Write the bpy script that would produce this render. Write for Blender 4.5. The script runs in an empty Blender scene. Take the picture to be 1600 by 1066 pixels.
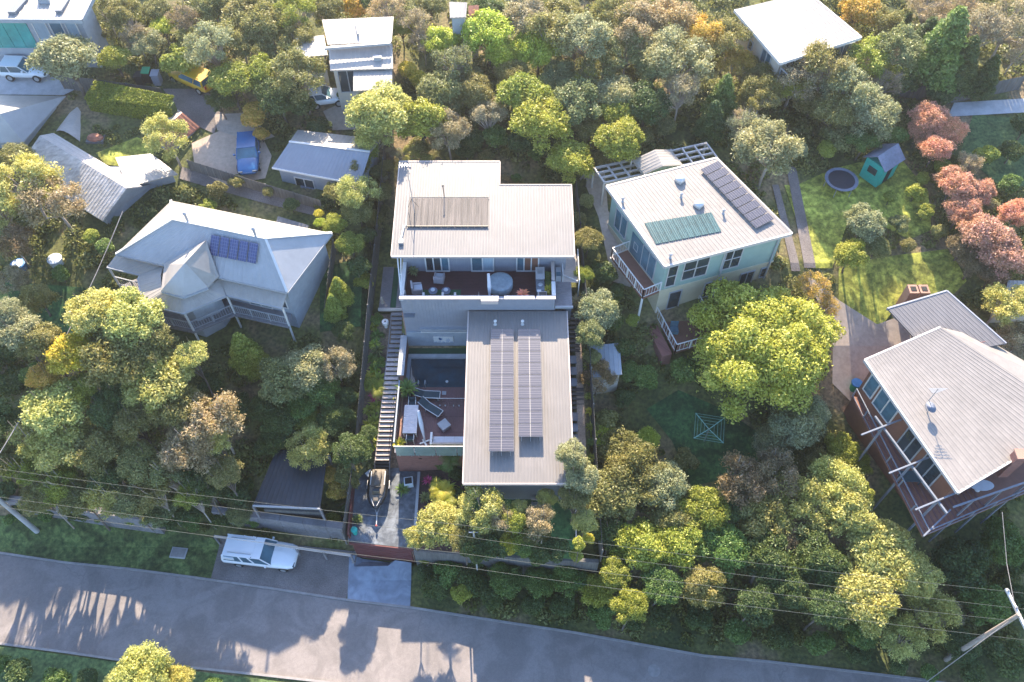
import bpy, math, random
import numpy as np
from mathutils import Vector, Matrix, noise as mnoise
rnd = random.Random(7)
scn = bpy.context.scene
# ---------------- camera, sky, sun, exposure ----------------
PITCH = math.radians(55.3); S_, C_ = math.sin(PITCH), math.cos(PITCH); FP = 1320.0; CAMZ = 60.0
cd = bpy.data.cameras.new('camera'); cam = bpy.data.objects.new('camera', cd); scn.collection.objects.link(cam)
cam.location = (0, 0, CAMZ); cam.rotation_euler = (math.pi/2-PITCH, 0, 0)
cd.sensor_width = 36; cd.lens = FP/1600*36; cd.clip_start = .5; cd.clip_end = 2000
scn.camera = cam
SUN_EL = 32
w = bpy.data.worlds.new('World'); scn.world = w; w.use_nodes = True
nt = w.node_tree; bg = nt.nodes['Background']; sky = nt.nodes.new('ShaderNodeTexSky')
sky.sky_type = 'NISHITA'; sky.sun_disc = False; sky.sun_elevation = math.radians(SUN_EL); sky.sun_rotation = math.radians(-3); sky.ozone_density = 4.5
nt.links.new(sky.outputs[0], bg.inputs[0]); bg.inputs[1].default_value = .15
sl = bpy.data.lights.new('sun', 'SUN'); sl.energy = 5; sl.angle = math.radians(.5); sl.color = (1, .84, .63)
so = bpy.data.objects.new('sun', sl); scn.collection.objects.link(so)
so.rotation_euler = (-math.radians(90-SUN_EL), 0, math.radians(3)); so.location = (0, 60, 60)
vs = scn.view_settings; vs.view_transform = 'Standard'; vs.look = 'None'; vs.gamma = 1; vs.use_curve_mapping = False
vs.exposure = 1.9

# ---------------- helpers ----------------
COL = scn.collection
ORG = {}
def P(px, py, z):
    v = (py-533)/FP; u = (px-800)/FP; D = (CAMZ-z)/(S_+v*C_)
    return Vector((u*D, D*(C_-v*S_), z))
def proj(p):
    D = p[1]*C_ + (CAMZ-p[2])*S_; up = p[1]*S_-(CAMZ-p[2])*C_
    return 800+FP*p[0]/D, 533-FP*up/D
def interp(x, xs, ys):
    if x <= xs[0]: return ys[0]
    for i in range(len(xs)-1):
        if x <= xs[i+1]:
            t = (x-xs[i])/(xs[i+1]-xs[i]); return ys[i]+(ys[i+1]-ys[i])*t
    return ys[-1]
GY = [-60, 20.5, 23, 26, 30, 36, 42, 55, 70, 100, 220]
GZ = [0, 0, .6, 1.8, 4, 7.5, 10, 12.5, 15, 19, 30]
def g(x, y):
    z = interp(y, GY, GZ)
    if x < -8 and y < 27:
        k = min(1, (-8-x)/4); z = z*(1-k)+k*interp(y, [23.2, 25, 27], [0, .9, interp(27, GY, GZ)])
    if -11.3 < x < 5.8 and 21.9 < y < 52 :
        if y < 28.2: z = -.4 if x < -6.6 else 2.4
        elif y < 37: z = 4.6 if x > -8.1 else interp(y, [27.9, 38.5], [2.3, 7.4])
        elif y < 48: z = 9.6 if x > -8.1 else interp(y, [37, 38.5, 48], [6.8, 7.6, 9.6])
        else: z = interp(y, [48, 52], [9.9, interp(52, GY, GZ)])
        if x > 4.2: z = interp(y, [22, 26, 37.5, 48], [4.0, 6.0, 9.8, 11])
    if y > 27: z += .25*math.sin(x*.13+1)*min(1, (y-27)/10)*(0 if -11.3 < x < 5.8 else 1)
    return z
def G(px, py, off=0):
    z = 8
    for _ in range(25):
        p = P(px, py, z+off); z = .5*z+.5*g(p.x, p.y)
    p = P(px, py, z+off); return p
def reg(o, label=None, cat=None, group=None, kind=None):
    if label: o['label'] = label
    if cat: o['category'] = cat
    if group: o['group'] = group
    if kind: o['kind'] = kind
    return o
def thing(name, label, cat, loc=(0, 0, 0), group=None, rz=0):
    o = bpy.data.objects.new(name, None); COL.objects.link(o); o.location = loc; o.rotation_euler = (0, 0, rz)
    o.empty_display_size = .3
    ORG[o.name] = Vector(loc); return reg(o, label, cat, group)
class MB:
    def __init__(s): s.v = []; s.f = []
    def add(s, vs, fs):
        n = len(s.v); s.v += [tuple(p) for p in vs]; s.f += [tuple(i+n for i in f) for f in fs]; return s
    def box(s, x0, x1, y0, y1, z0, z1):
        return s.add([(x0,y0,z0),(x1,y0,z0),(x1,y1,z0),(x0,y1,z0),(x0,y0,z1),(x1,y0,z1),(x1,y1,z1),(x0,y1,z1)],
              [(0,3,2,1),(4,5,6,7),(0,1,5,4),(1,2,6,5),(2,3,7,6),(3,0,4,7)])
    def obox(s, c, d, rz=0, rx=0, ry=0):
        M = Matrix.Rotation(rz,4,'Z') @ Matrix.Rotation(ry,4,'Y') @ Matrix.Rotation(rx,4,'X'); h = Vector(d)/2; c = Vector(c)
        vs = [c + M @ Vector((sx*h.x, sy*h.y, sz*h.z)) for sx,sy,sz in ((-1,-1,-1),(1,-1,-1),(1,1,-1),(-1,1,-1),(-1,-1,1),(1,-1,1),(1,1,1),(-1,1,1))]
        return s.add(vs, [(0,3,2,1),(4,5,6,7),(0,1,5,4),(1,2,6,5),(2,3,7,6),(3,0,4,7)])
    def bar(s, a, b, wd, ht):
        a, b = Vector(a), Vector(b); d = (b-a); 
        if d.length < 1e-6: return s
        d.normalize(); up = Vector((0,0,1)); 
        if abs(d.z) > .95: up = Vector((0,1,0))
        r = d.cross(up).normalized()*wd/2; u = r.cross(d).normalized()*ht/2
        vs = [a-r-u, a+r-u, a+r+u, a-r+u, b-r-u, b+r-u, b+r+u, b-r+u]
        return s.add(vs, [(0,1,2,3),(7,6,5,4),(0,4,5,1),(1,5,6,2),(2,6,7,3),(3,7,4,0)])
    def prism(s, pts, thick):      # pts: top loop (3D, any winding); thickness down
        n = len(pts); ar = sum(pts[i][0]*pts[(i+1)%n][1]-pts[(i+1)%n][0]*pts[i][1] for i in range(n))
        if ar < 0: pts = list(pts)[::-1]
        vs = [tuple(p) for p in pts]+[(p[0], p[1], p[2]-thick) for p in pts]
        return s.add(vs, [tuple(range(n)), tuple(range(2*n-1, n-1, -1))]+[(i, i+n, (i+1)%n+n, (i+1)%n) for i in range(n)])
    def col(s, poly, z0, z1):
        return s.prism([(p[0], p[1], z1) for p in poly], z1-z0)
    def tube(s, pts, rs, n=6, cap=True):
        if not isinstance(rs, (list, tuple)): rs = [rs]*len(pts)
        rings = []; pts = [Vector(p) for p in pts]; ref = Vector((.3, .2, .93))
        for i, p in enumerate(pts):
            d = (pts[min(i+1, len(pts)-1)]-pts[max(i-1, 0)])
            d = d.normalized() if d.length > 0 else Vector((0,0,1))
            a = d.cross(ref if abs(d.dot(ref)) < .95 else Vector((1,0,0))).normalized(); b = d.cross(a)
            rings.append([p+(a*math.cos(t)+b*math.sin(t))*rs[i] for t in [2*math.pi*k/n for k in range(n)]])
        vs = [q for r in rings for q in r]; fs = []
        for i in range(len(rings)-1):
            for k in range(n):
                fs.append((i*n+k, i*n+(k+1)%n, (i+1)*n+(k+1)%n, (i+1)*n+k))
        if cap: fs += [tuple(range(n))[::-1], tuple((len(rings)-1)*n+k for k in range(n))]
        return s.add(vs, fs)
    def lathe(s, c, prof, n=20, sx=1, sy=1):   # prof: (r,z)
        c = Vector(c); vs = []; fs = []
        for r, z in prof:
            for k in range(n):
                t = 2*math.pi*k/n; vs.append((c.x+r*sx*math.cos(t), c.y+r*sy*math.sin(t), c.z+z))
        for i in range(len(prof)-1):
            for k in range(n): fs.append((i*n+k, i*n+(k+1)%n, (i+1)*n+(k+1)%n, (i+1)*n+k))
        fs += [tuple(range(n))[::-1], tuple((len(prof)-1)*n+k for k in range(n))]
        return s.add(vs, fs)
    def build(s, name, mat, parent=None, smooth=False, world=True):
        m = bpy.data.meshes.new(name); org = ORG[parent.name] if (parent and world and parent.name in ORG) else Vector((0,0,0))
        m.from_pydata([(a-org.x, b-org.y, c-org.z) for a, b, c in s.v], [], s.f); m.materials.append(mat)
        if smooth: m.polygons.foreach_set('use_smooth', [True]*len(m.polygons))
        m.update()
        o = bpy.data.objects.new(name, m); COL.objects.link(o)
        if parent: o.parent = parent; ORG[o.name] = org
        else: ORG[o.name] = Vector((0,0,0))
        return o
def copytree(o, parent=None, loc=None, rz=None, sc=None):
    c = o.copy(); COL.objects.link(c); c.parent = parent
    if loc is not None: c.location = loc
    if rz is not None: c.rotation_euler = (0, 0, rz)
    if sc is not None: c.scale = sc
    for ch in list(o.children): copytree(ch, c)
    return c

# ---------------- materials ----------------
def mat(name, col, rough=.6, var=.12, scale=3, metal=0, bump=0, spec=.5, col2=None, s2=.6, streak=None):
    m = bpy.data.materials.new(name); m.use_nodes = True; n = m.node_tree; N = n.nodes; L = n.links
    b = N['Principled BSDF']; b.inputs['Roughness'].default_value = rough; b.inputs['Metallic'].default_value = metal
    b.inputs['Specular IOR Level'].default_value = spec
    tc = N.new('ShaderNodeTexCoord'); mp = N.new('ShaderNodeMapping'); L.new(tc.outputs['Object'], mp.inputs[0])
    if streak: mp.inputs['Scale'].default_value = streak
    nz = N.new('ShaderNodeTexNoise'); nz.inputs['Scale'].default_value = scale; nz.inputs['Detail'].default_value = 5; nz.inputs['Roughness'].default_value = .65
    L.new(mp.outputs[0], nz.inputs[0])
    cr = N.new('ShaderNodeValToRGB'); L.new(nz.outputs[0], cr.inputs[0])
    a = tuple(max(0, c*(1-var)) for c in col[:3])+(1,); z = tuple(c*(1+var) for c in (col2 or col)[:3])+(1,)
    cr.color_ramp.elements[0].color = a; cr.color_ramp.elements[0].position = .32
    cr.color_ramp.elements[1].color = z; cr.color_ramp.elements[1].position = .68
    nz2 = N.new('ShaderNodeTexNoise'); nz2.inputs['Scale'].default_value = s2; nz2.inputs['Detail'].default_value = 3; L.new(tc.outputs['Object'], nz2.inputs[0])
    mr = N.new('ShaderNodeMapRange'); mr.inputs[1].default_value = .3; mr.inputs[2].default_value = .7; mr.inputs[3].default_value = 1-var*.9; mr.inputs[4].default_value = 1+var*.6
    L.new(nz2.outputs[0], mr.inputs[0])
    mx = N.new('ShaderNodeVectorMath'); mx.operation = 'SCALE'; L.new(cr.outputs[0], mx.inputs[0]); L.new(mr.outputs[0], mx.inputs['Scale'])
    L.new(mx.outputs[0], b.inputs['Base Color'])
    if bump:
        bp = N.new('ShaderNodeBump'); bp.inputs['Strength'].default_value = bump; bp.inputs['Distance'].default_value = .03
        L.new(nz.outputs[0], bp.inputs['Height']); L.new(bp.outputs[0], b.inputs['Normal'])
    return m
def brickmat(name, c1, c2, mortar, sx=.24, sy=.086):
    m = mat(name, c1, .85); N = m.node_tree.nodes; L = m.node_tree.links; b = N['Principled BSDF']
    tc = N.new('ShaderNodeTexCoord'); sp = N.new('ShaderNodeSeparateXYZ'); L.new(tc.outputs['Object'], sp.inputs[0])
    ad = N.new('ShaderNodeMath'); L.new(sp.outputs[0], ad.inputs[0]); L.new(sp.outputs[1], ad.inputs[1])
    cb = N.new('ShaderNodeCombineXYZ'); L.new(ad.outputs[0], cb.inputs[0]); L.new(sp.outputs[2], cb.inputs[1])
    br = N.new('ShaderNodeTexBrick'); L.new(cb.outputs[0], br.inputs[0])
    br.inputs['Color1'].default_value = (*c1, 1); br.inputs['Color2'].default_value = (*c2, 1); br.inputs['Mortar'].default_value = (*mortar, 1)
    br.inputs['Scale'].default_value = 1; br.inputs['Brick Width'].default_value = sx; br.inputs['Row Height'].default_value = sy; br.inputs['Mortar Size'].default_value = .008
    L.new(br.outputs[0], b.inputs['Base Color']); return m
def leafmat():
    m = bpy.data.materials.new('foliage'); m.use_nodes = True; N = m.node_tree.nodes; L = m.node_tree.links
    N.clear(); out = N.new('ShaderNodeOutputMaterial'); oi = N.new('ShaderNodeObjectInfo'); at = N.new('ShaderNodeAttribute'); at.attribute_name = 'tint'
    hs = N.new('ShaderNodeHueSaturation'); gt = N.new('ShaderNodeNewGeometry'); nn = N.new('ShaderNodeTexNoise'); nn.inputs['Scale'].default_value = .55; nn.inputs['Detail'].default_value = 4; L.new(gt.outputs['Position'], nn.inputs[0])
    rr = N.new('ShaderNodeMapRange'); rr.inputs[1].default_value = .42; rr.inputs[2].default_value = .66; L.new(nn.outputs[0], rr.inputs[0])
    ml = N.new('ShaderNodeMix'); ml.data_type = 'RGBA'; ml.blend_type = 'MULTIPLY'; ml.inputs[7].default_value = (1.12,1.06,.85,1); L.new(rr.outputs[0], ml.inputs[0]); L.new(oi.outputs['Color'], ml.inputs[6]); L.new(ml.outputs[2], hs.inputs['Color'])
    h = N.new('ShaderNodeMapRange'); h.inputs[3].default_value = .515; h.inputs[4].default_value = .475; L.new(at.outputs['Fac'], h.inputs[0]); L.new(h.outputs[0], hs.inputs['Hue'])
    v = N.new('ShaderNodeMapRange'); v.inputs[3].default_value = .5; v.inputs[4].default_value = 1.6; L.new(at.outputs['Fac'], v.inputs[0]); L.new(v.outputs[0], hs.inputs['Value'])
    sa = N.new('ShaderNodeMapRange'); sa.inputs[3].default_value = 1.08; sa.inputs[4].default_value = .88; L.new(at.outputs['Fac'], sa.inputs[0]); L.new(sa.outputs[0], hs.inputs['Saturation'])
    d = N.new('ShaderNodeBsdfPrincipled'); d.inputs['Roughness'].default_value = .5; d.inputs['Specular IOR Level'].default_value = .35; L.new(hs.outputs[0], d.inputs['Base Color'])
    t = N.new('ShaderNodeBsdfTranslucent'); L.new(hs.outputs[0], t.inputs[0]); mx = N.new('ShaderNodeMixShader'); mx.inputs[0].default_value = .40
    L.new(d.outputs[0], mx.inputs[1]); L.new(t.outputs[0], mx.inputs[2]); L.new(mx.outputs[0], out.inputs[0])
    return m
FOL = leafmat()
M = {}
M['roof'] = mat('corrugated_grey_roof', (.168,.158,.158), .42, .06, 2.5, spec=.5, streak=(3,.3,1), s2=.25)
M['rooflow'] = mat('corrugated_warm_grey_roof', (.185,.168,.157), .45, .07, 2.5, streak=(3,.25,1), s2=.3)
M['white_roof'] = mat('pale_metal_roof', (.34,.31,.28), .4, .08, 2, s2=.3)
M['white_roof_shade'] = mat('pale_metal_roof_shade_side', (.36,.36,.37), .42, .06, 2, s2=.3)  # same pale roof made bluer, shade colour for slopes turned from the sun
M['cream_roof'] = mat('cream_metal_roof', (.25,.225,.205), .45, .09, 2, s2=.2)
M['old_roof'] = mat('weathered_shed_roof', (.42,.38,.35), .7, .25, 1.5, col2=(.5,.46,.42), s2=.5, streak=(1,3,1))
M['terracotta'] = mat('terracotta_roof', (.45,.17,.10), .7, .25, 3)
M['dark_roof'] = mat('black_carport_roof', (.018,.024,.034), .5, .2, 2)
M['clad'] = mat('grey_cladding', (.26,.27,.31), .55, .05, 2, s2=.4)
M['clad_dark'] = mat('slate_cladding', (.15,.17,.20), .5, .08, 2)
M['wall_grey'] = mat('grey_render', (.30,.33,.37), .7, .1, 2)
M['wall_teal'] = mat('pale_green_weatherboard', (.26,.36,.32), .6, .06, 2)
M['wall_cream'] = mat('cream_weatherboard', (.52,.46,.33), .6, .06, 2)
M['wall_white'] = mat('white_render', (.50,.45,.38), .6, .06, 2)
M['wall_brown'] = mat('brown_weatherboard', (.20,.09,.06), .6, .12, 2)
M['white'] = mat('white_paint', (.62,.60,.58), .4, .04, 4)
M['offwhite'] = mat('off_white_paint', (.48,.45,.43), .5, .05, 4)
M['pinkcap'] = mat('pale_coping', (.52,.43,.39), .55, .05, 4)
M['trim'] = mat('grey_trim', (.33,.34,.36), .5, .06, 3)
M['steel'] = mat('galvanised_steel', (.45,.46,.47), .4, .08, 5, metal=.6)
M['black'] = mat('black_paint', (.018,.018,.02), .45, .15, 5)
M['dark'] = mat('dark_opening', (.012,.013,.015), .8, .2, 2)
M['glass'] = mat('window_glass', (.035,.05,.06), .06, .2, .6, spec=.9)
M['glass_b'] = mat('blue_window_glass', (.07,.15,.20), .1, .3, .8, spec=.8)
M['teal_glass'] = mat('teal_glass', (.05,.32,.30), .12, .2, .6, spec=.8)
M['curtain'] = mat('curtained_glass', (.32,.40,.46), .15, .2, 8, streak=(6,.2,.2))
M['deckred'] = mat('red_brown_deck_timber', (.075,.022,.028), .55, .25, 4, streak=(1,8,1), s2=.8)
M['deckpurple'] = mat('merbau_pool_deck', (.15,.068,.068), .6, .2, 3, streak=(8,1,1), s2=.5)
M['timber_grey'] = mat('weathered_grey_timber', (.20,.19,.20), .8, .25, 4, streak=(1,6,1))
M['timber_pale'] = mat('pale_timber', (.50,.43,.38), .7, .15, 4, streak=(1,6,1))
M['tread'] = mat('pale_stair_tread', (.52,.43,.39), .7, .18, 5)
M['fence'] = mat('paling_fence_timber', (.13,.125,.12), .85, .3, 3, streak=(3,3,.3))
M['brick'] = brickmat('red_brick', (.20,.075,.06), (.27,.11,.085), (.2,.15,.14))
M['brick2'] = brickmat('pink_brick', (.30,.16,.12), (.36,.2,.15), (.3,.25,.22))
M['door_red'] = mat('rust_red_door', (.13,.035,.03), .5, .15, 3)
M['slate'] = mat('stamped_slate_concrete', (.085,.10,.125), .85, .3, 1.8, col2=(.13,.145,.165), bump=.4, s2=.7)
M['concrete'] = mat('pale_concrete', (.42,.41,.41), .7, .14, 2, s2=.4)
M['concrete_b'] = mat('driveway_concrete', (.24,.28,.34), .6, .12, 2, s2=.5)
M['kerb'] = mat('kerb_concrete', (.27,.25,.24), .8, .15, 3)
M['asphalt'] = mat('asphalt', (.215,.19,.18), .85, .1, 14, bump=.15, s2=.18)
M['gravel'] = mat('gravel', (.19,.165,.155), .95, .3, 12, bump=.5, s2=.6)
M['sandy'] = mat('sandy_driveway', (.50,.38,.29), .95, .15, 3, bump=.3, s2=.4)
M['tan_paving'] = mat('tan_paving', (.42,.35,.29), .85, .15, 3, s2=.5)
M['mulch'] = mat('dark_mulch', (.065,.035,.032), .95, .45, 6, bump=.5)
M['bed'] = mat('bark_garden_bed', (.16,.105,.075), .95, .5, 5, col2=(.22,.15,.1), bump=.5)
M['gravel_tan'] = mat('tan_gravel', (.42,.30,.22), .95, .3, 10, bump=.4)
M['water'] = mat('pool_water', (.006,.040,.065), .04, .25, 1.5, spec=.6)
M['turf'] = mat('synthetic_turf', (.012,.075,.035), .9, .2, 6)
M['rug'] = mat('green_rug', (.012,.10,.045), .95, .15, 8)
M['cushion'] = mat('white_outdoor_fabric', (.58,.58,.62), .8, .06, 5)
M['wicker'] = mat('whitewashed_wicker', (.42,.37,.38), .8, .2, 14)
M['stone'] = mat('grey_stone_vinyl', (.27,.32,.35), .6, .15, 4, s2=1)
M['navy'] = mat('dark_sling_fabric', (.02,.05,.065), .7, .2, 6)
M['tablewhite'] = mat('weathered_white_slats', (.60,.53,.52), .6, .12, 4)
M['beam'] = mat('blue_grey_beam_paint', (.17,.19,.23), .5, .08, 4)
M['panel_frame'] = mat('panel_frame_grey', (.20,.19,.2), .5, .05, 4)
M['tan_cover'] = mat('tan_vinyl', (.135,.115,.095), .7, .2, 4)
M['gloss_black'] = mat('black_gelcoat', (.015,.017,.02), .15, .2, 2, spec=.7)
M['carwhite'] = mat('white_car_paint', (.74,.75,.77), .2, .02, 2, spec=.6)
M['carblue'] = mat('blue_car_paint', (.03,.12,.28), .2, .1, 2, spec=.6)
M['cargrey'] = mat('pale_car_paint', (.5,.5,.52), .25, .05, 2)
M['yellow'] = mat('yellow_paint', (.6,.36,.02), .4, .1, 2)
M['tyre'] = mat('tyre_rubber', (.02,.02,.02), .9, .1, 4)
M['bark'] = mat('tree_bark', (.13,.105,.085), .9, .3, 4, bump=.5, streak=(3,3,.5))
M['bark_pale'] = mat('pale_gum_bark', (.34,.29,.25), .85, .25, 4, streak=(3,3,.5))
M['pot'] = mat('white_glazed_pot', (.55,.60,.64), .35, .06, 4)
M['potdark'] = mat('charcoal_pot', (.05,.06,.07), .5, .1, 4)
M['teal'] = mat('teal_plywood', (.01,.36,.30), .6, .12, 4)
M['cubbyroof'] = mat('slate_blue_sheet', (.16,.18,.24), .6, .2, 4)
M['tramp'] = mat('trampoline_mat', (.02,.022,.035), .6, .2, 4)
M['red'] = mat('red_plastic', (.45,.05,.04), .5, .1, 3)
M['greenplastic'] = mat('green_plastic', (.02,.30,.14), .5, .1, 3)
M['bluepl'] = mat('blue_plastic', (.02,.16,.40), .5, .1, 3)
M['wire'] = mat('cable_grey', (.07,.08,.07), .6, .05, 3)
M['poolmat'] = mat('rubber_heating_mat', (.135,.12,.11), .8, .12, 2, col2=(.18,.155,.14), streak=(2.5,.15,1), s2=.4)
M['poolmat_d'] = mat('dark_heating_mat', (.035,.10,.11), .4, .2, 3, spec=.5)
def panelmat(name, base, line, pitch, rows=False):
    m = bpy.data.materials.new(name); m.use_nodes = True; N = m.node_tree.nodes; L = m.node_tree.links; b = N['Principled BSDF']
    tc = N.new('ShaderNodeTexCoord'); br = N.new('ShaderNodeTexBrick'); L.new(tc.outputs['Object'], br.inputs[0])
    br.offset = 0; br.inputs['Scale'].default_value = 1; br.inputs['Brick Width'].default_value = pitch; br.inputs['Row Height'].default_value = pitch*1.35 if not rows else .19; br.inputs['Brick Width'].default_value = .9 if rows else pitch
    br.inputs['Mortar Size'].default_value = .012; br.inputs['Mortar Smooth'].default_value = 0
    br.inputs['Color1'].default_value = (*base, 1); br.inputs['Color2'].default_value = tuple(c*1.25 for c in base)+(1,); br.inputs['Mortar'].default_value = (*line, 1)
    L.new(br.outputs[0], b.inputs['Base Color']); b.inputs['Roughness'].default_value = .22; b.inputs['Specular IOR Level'].default_value = .8
    return m
M['pv'] = panelmat('solar_cells', (.05,.048,.062), (.21,.19,.2), .17, True)
M['pv2'] = panelmat('solar_cells_blue', (.035,.045,.13), (.20,.2,.3), .17)
def enrich(m, sc, lo, hi, detail=2):
    N = m.node_tree.nodes; L = m.node_tree.links; b = N['Principled BSDF']; src = b.inputs['Base Color'].links[0].from_socket
    tc = N.new('ShaderNodeTexCoord'); n = N.new('ShaderNodeTexNoise'); n.inputs['Scale'].default_value = sc; n.inputs['Detail'].default_value = detail; n.inputs['Distortion'].default_value = 1.5; L.new(tc.outputs['Object'], n.inputs[0])
    r = N.new('ShaderNodeMapRange'); r.inputs[1].default_value = .42; r.inputs[2].default_value = .58; r.inputs[3].default_value = lo; r.inputs[4].default_value = hi; L.new(n.outputs[0], r.inputs[0])
    v = N.new('ShaderNodeVectorMath'); v.operation = 'SCALE'; L.new(src, v.inputs[0]); L.new(r.outputs[0], v.inputs['Scale']); L.new(v.outputs[0], b.inputs['Base Color'])
def cracks(m, sc, col):
    N = m.node_tree.nodes; L = m.node_tree.links; b = N['Principled BSDF']; src = b.inputs['Base Color'].links[0].from_socket
    tc = N.new('ShaderNodeTexCoord'); dn = N.new('ShaderNodeTexNoise'); dn.inputs['Scale'].default_value = 1.2; L.new(tc.outputs['Object'], dn.inputs[0])
    ad = N.new('ShaderNodeVectorMath'); ad.operation = 'MULTIPLY_ADD'; ad.inputs[1].default_value = (1.2,1.2,1.2); L.new(dn.outputs['Color'], ad.inputs[0]); L.new(tc.outputs['Object'], ad.inputs[2])
    vo = N.new('ShaderNodeTexVoronoi'); vo.feature = 'DISTANCE_TO_EDGE'; vo.inputs['Scale'].default_value = sc; L.new(ad.outputs[0], vo.inputs['Vector'])
    r = N.new('ShaderNodeMapRange'); r.inputs[1].default_value = .002; r.inputs[2].default_value = .008; L.new(vo.outputs['Distance'], r.inputs[0])
    mx = N.new('ShaderNodeMix'); mx.data_type = 'RGBA'; mx.inputs[6].default_value = (*col, 1); L.new(r.outputs[0], mx.inputs[0]); L.new(src, mx.inputs[7]); L.new(mx.outputs[2], b.inputs['Base Color'])
enrich(M['asphalt'], .35, .86, 1.08, 4); enrich(M['asphalt'], 2.5, .94, 1.04, 6); cracks(M['asphalt'], .13, (.185,.165,.155))
for k_ in ('roof','rooflow','white_roof','white_roof_shade','cream_roof'): enrich(M[k_], .35, .95, 1.02, 5)
enrich(M['slate'], 1.2, .8, 1.2, 6); cracks(M['slate'], 1.6, (.05,.055,.065)); enrich(M['concrete_b'], .8, .85, 1.08, 5)
# ground materials
def groundmat():
    m = bpy.data.materials.new('hillside_soil_and_grass'); m.use_nodes = True; N = m.node_tree.nodes; L = m.node_tree.links; b = N['Principled BSDF']; b.inputs['Roughness'].default_value = .95
    tc = N.new('ShaderNodeTexCoord')
    def nz(s, d=6):
        n = N.new('ShaderNodeTexNoise'); n.inputs['Scale'].default_value = s; n.inputs['Detail'].default_value = d; L.new(tc.outputs['Object'], n.inputs[0]); return n
    a = N.new('ShaderNodeValToRGB'); e = a.color_ramp.elements; e[0].position = .35; e[0].color = (.06,.08,.025,1); e[1].position = .62; e[1].color = (.22,.17,.10,1)
    x = e.new(.5); x.color = (.12,.13,.04,1); L.new(nz(.22).outputs[0], a.inputs[0])
    c = N.new('ShaderNodeValToRGB'); c.color_ramp.elements[0].position = .3; c.color_ramp.elements[0].color = (.5,.5,.5,1); c.color_ramp.elements[1].position = .7; c.color_ramp.elements[1].color = (1.5,1.4,1.3,1)
    n2 = nz(4); L.new(n2.outputs[0], c.inputs[0])
    mx = N.new('ShaderNodeMix'); mx.data_type = 'RGBA'; mx.blend_type = 'MULTIPLY'; mx.inputs[0].default_value = 1; L.new(a.outputs[0], mx.inputs[6]); L.new(c.outputs[0], mx.inputs[7]); L.new(mx.outputs[2], b.inputs['Base Color'])
    bp = N.new('ShaderNodeBump'); bp.inputs['Strength'].default_value = .6; bp.inputs['Distance'].default_value = .1; L.new(n2.outputs[0], bp.inputs['Height']); L.new(bp.outputs[0], b.inputs['Normal'])
    return m
M['ground'] = groundmat()
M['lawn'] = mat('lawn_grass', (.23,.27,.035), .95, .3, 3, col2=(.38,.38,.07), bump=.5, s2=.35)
M['lawn_dark'] = mat('shaded_lawn_grass', (.03,.09,.03), .95, .3, 4, col2=(.055,.12,.035), bump=.4, s2=.5)  # darker copy of the lawn, with the shade put into its colour
M['verge'] = mat('verge_grass', (.05,.095,.025), .95, .35, 3, col2=(.11,.14,.04), bump=.5, s2=.3)
M['veg'] = mat('garden_green', (.045,.09,.03), .95, .4, 4, col2=(.10,.15,.05), bump=.5)
for k_ in ('lawn','lawn_dark','verge'): enrich(M[k_], .6, .65, 1.2, 6); enrich(M[k_], 3, .8, 1.15, 5)

# ---------------- terrain, roads, lawns ----------------
def axis(a, b, lo, hi, fine, coarse):
    xs = [a]; x = a
    while x < b-1e-6:
        x += fine if lo-1e-6 <= x < hi-1e-6 else coarse
        if x > lo > x-coarse and x-coarse < lo-1e-6 and xs[-1] < lo-1e-6: x = lo
        xs.append(min(x, b))
    return xs
XS = axis(-140, 140, -60, 60, .5, 8); YS = axis(-40, 200, 8, 82, .5, 8)
vs_ = [(x, y, g(x, y)-.0) for y in YS for x in XS]; nx = len(XS)
me = bpy.data.meshes.new('ground'); fs_ = [(j*nx+i, j*nx+i+1, (j+1)*nx+i+1, (j+1)*nx+i) for j in range(len(YS)-1) for i in range(nx-1)]
me.from_pydata(vs_, [], fs_); me.materials.append(M['ground']); me.polygons.foreach_set('use_smooth', [True]*len(me.polygons))
ground = bpy.data.objects.new('ground', me); COL.objects.link(ground); reg(ground, 'sloping hillside of brown soil and rough green grass between the houses', kind='structure')
EXCL = []   # world polygons without scrub
def inpoly(x, y, poly):
    c = False; n = len(poly); j = n-1
    for i in range(n):
        xi, yi = poly[i][0], poly[i][1]; xj, yj = poly[j][0], poly[j][1]
        if (yi > y) != (yj > y) and x < (xj-xi)*(y-yi)/(yj-yi)+xi: c = not c
        j = i
    return c
import bmesh
def drape(name, pxs, material, off=.05, label=None, world=False, excl=True, kind='structure', thick=0):
    poly = [Vector(p) for p in pxs] if world else [G(*p) for p in pxs]
    if excl: EXCL.append([(p.x, p.y) for p in poly])
    # triangulate polygon then cut by the .5 m lattice
    bm = bmesh.new(); vv = [bm.verts.new((p.x, p.y, 0)) for p in poly]; bm.faces.new(vv)
    x0 = min(p.x for p in poly); x1 = max(p.x for p in poly); y0 = min(p.y for p in poly); y1 = max(p.y for p in poly)
    for k in range(math.ceil(x0*2), int(x1*2)+1):
        bmesh.ops.bisect_plane(bm, geom=bm.verts[:]+bm.edges[:]+bm.faces[:], plane_co=(k/2, 0, 0), plane_no=(1, 0, 0))
    for k in range(math.ceil(y0*2), int(y1*2)+1):
        bmesh.ops.bisect_plane(bm, geom=bm.verts[:]+bm.edges[:]+bm.faces[:], plane_co=(0, k/2, 0), plane_no=(0, 1, 0))
    bmesh.ops.triangulate(bm, faces=bm.faces[:])
    bm.normal_update()
    for f in bm.faces:
        if f.normal.z < 0: f.normal_flip()
    for v in bm.verts: v.co.z = g(v.co.x, v.co.y)+off
    m_ = bpy.data.meshes.new(name); bm.to_mesh(m_); bm.free(); m_.materials.append(material)
    o = bpy.data.objects.new(name, m_); COL.objects.link(o); ORG[o.name] = Vector((0,0,0)); return reg(o, label, kind=kind)
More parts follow.
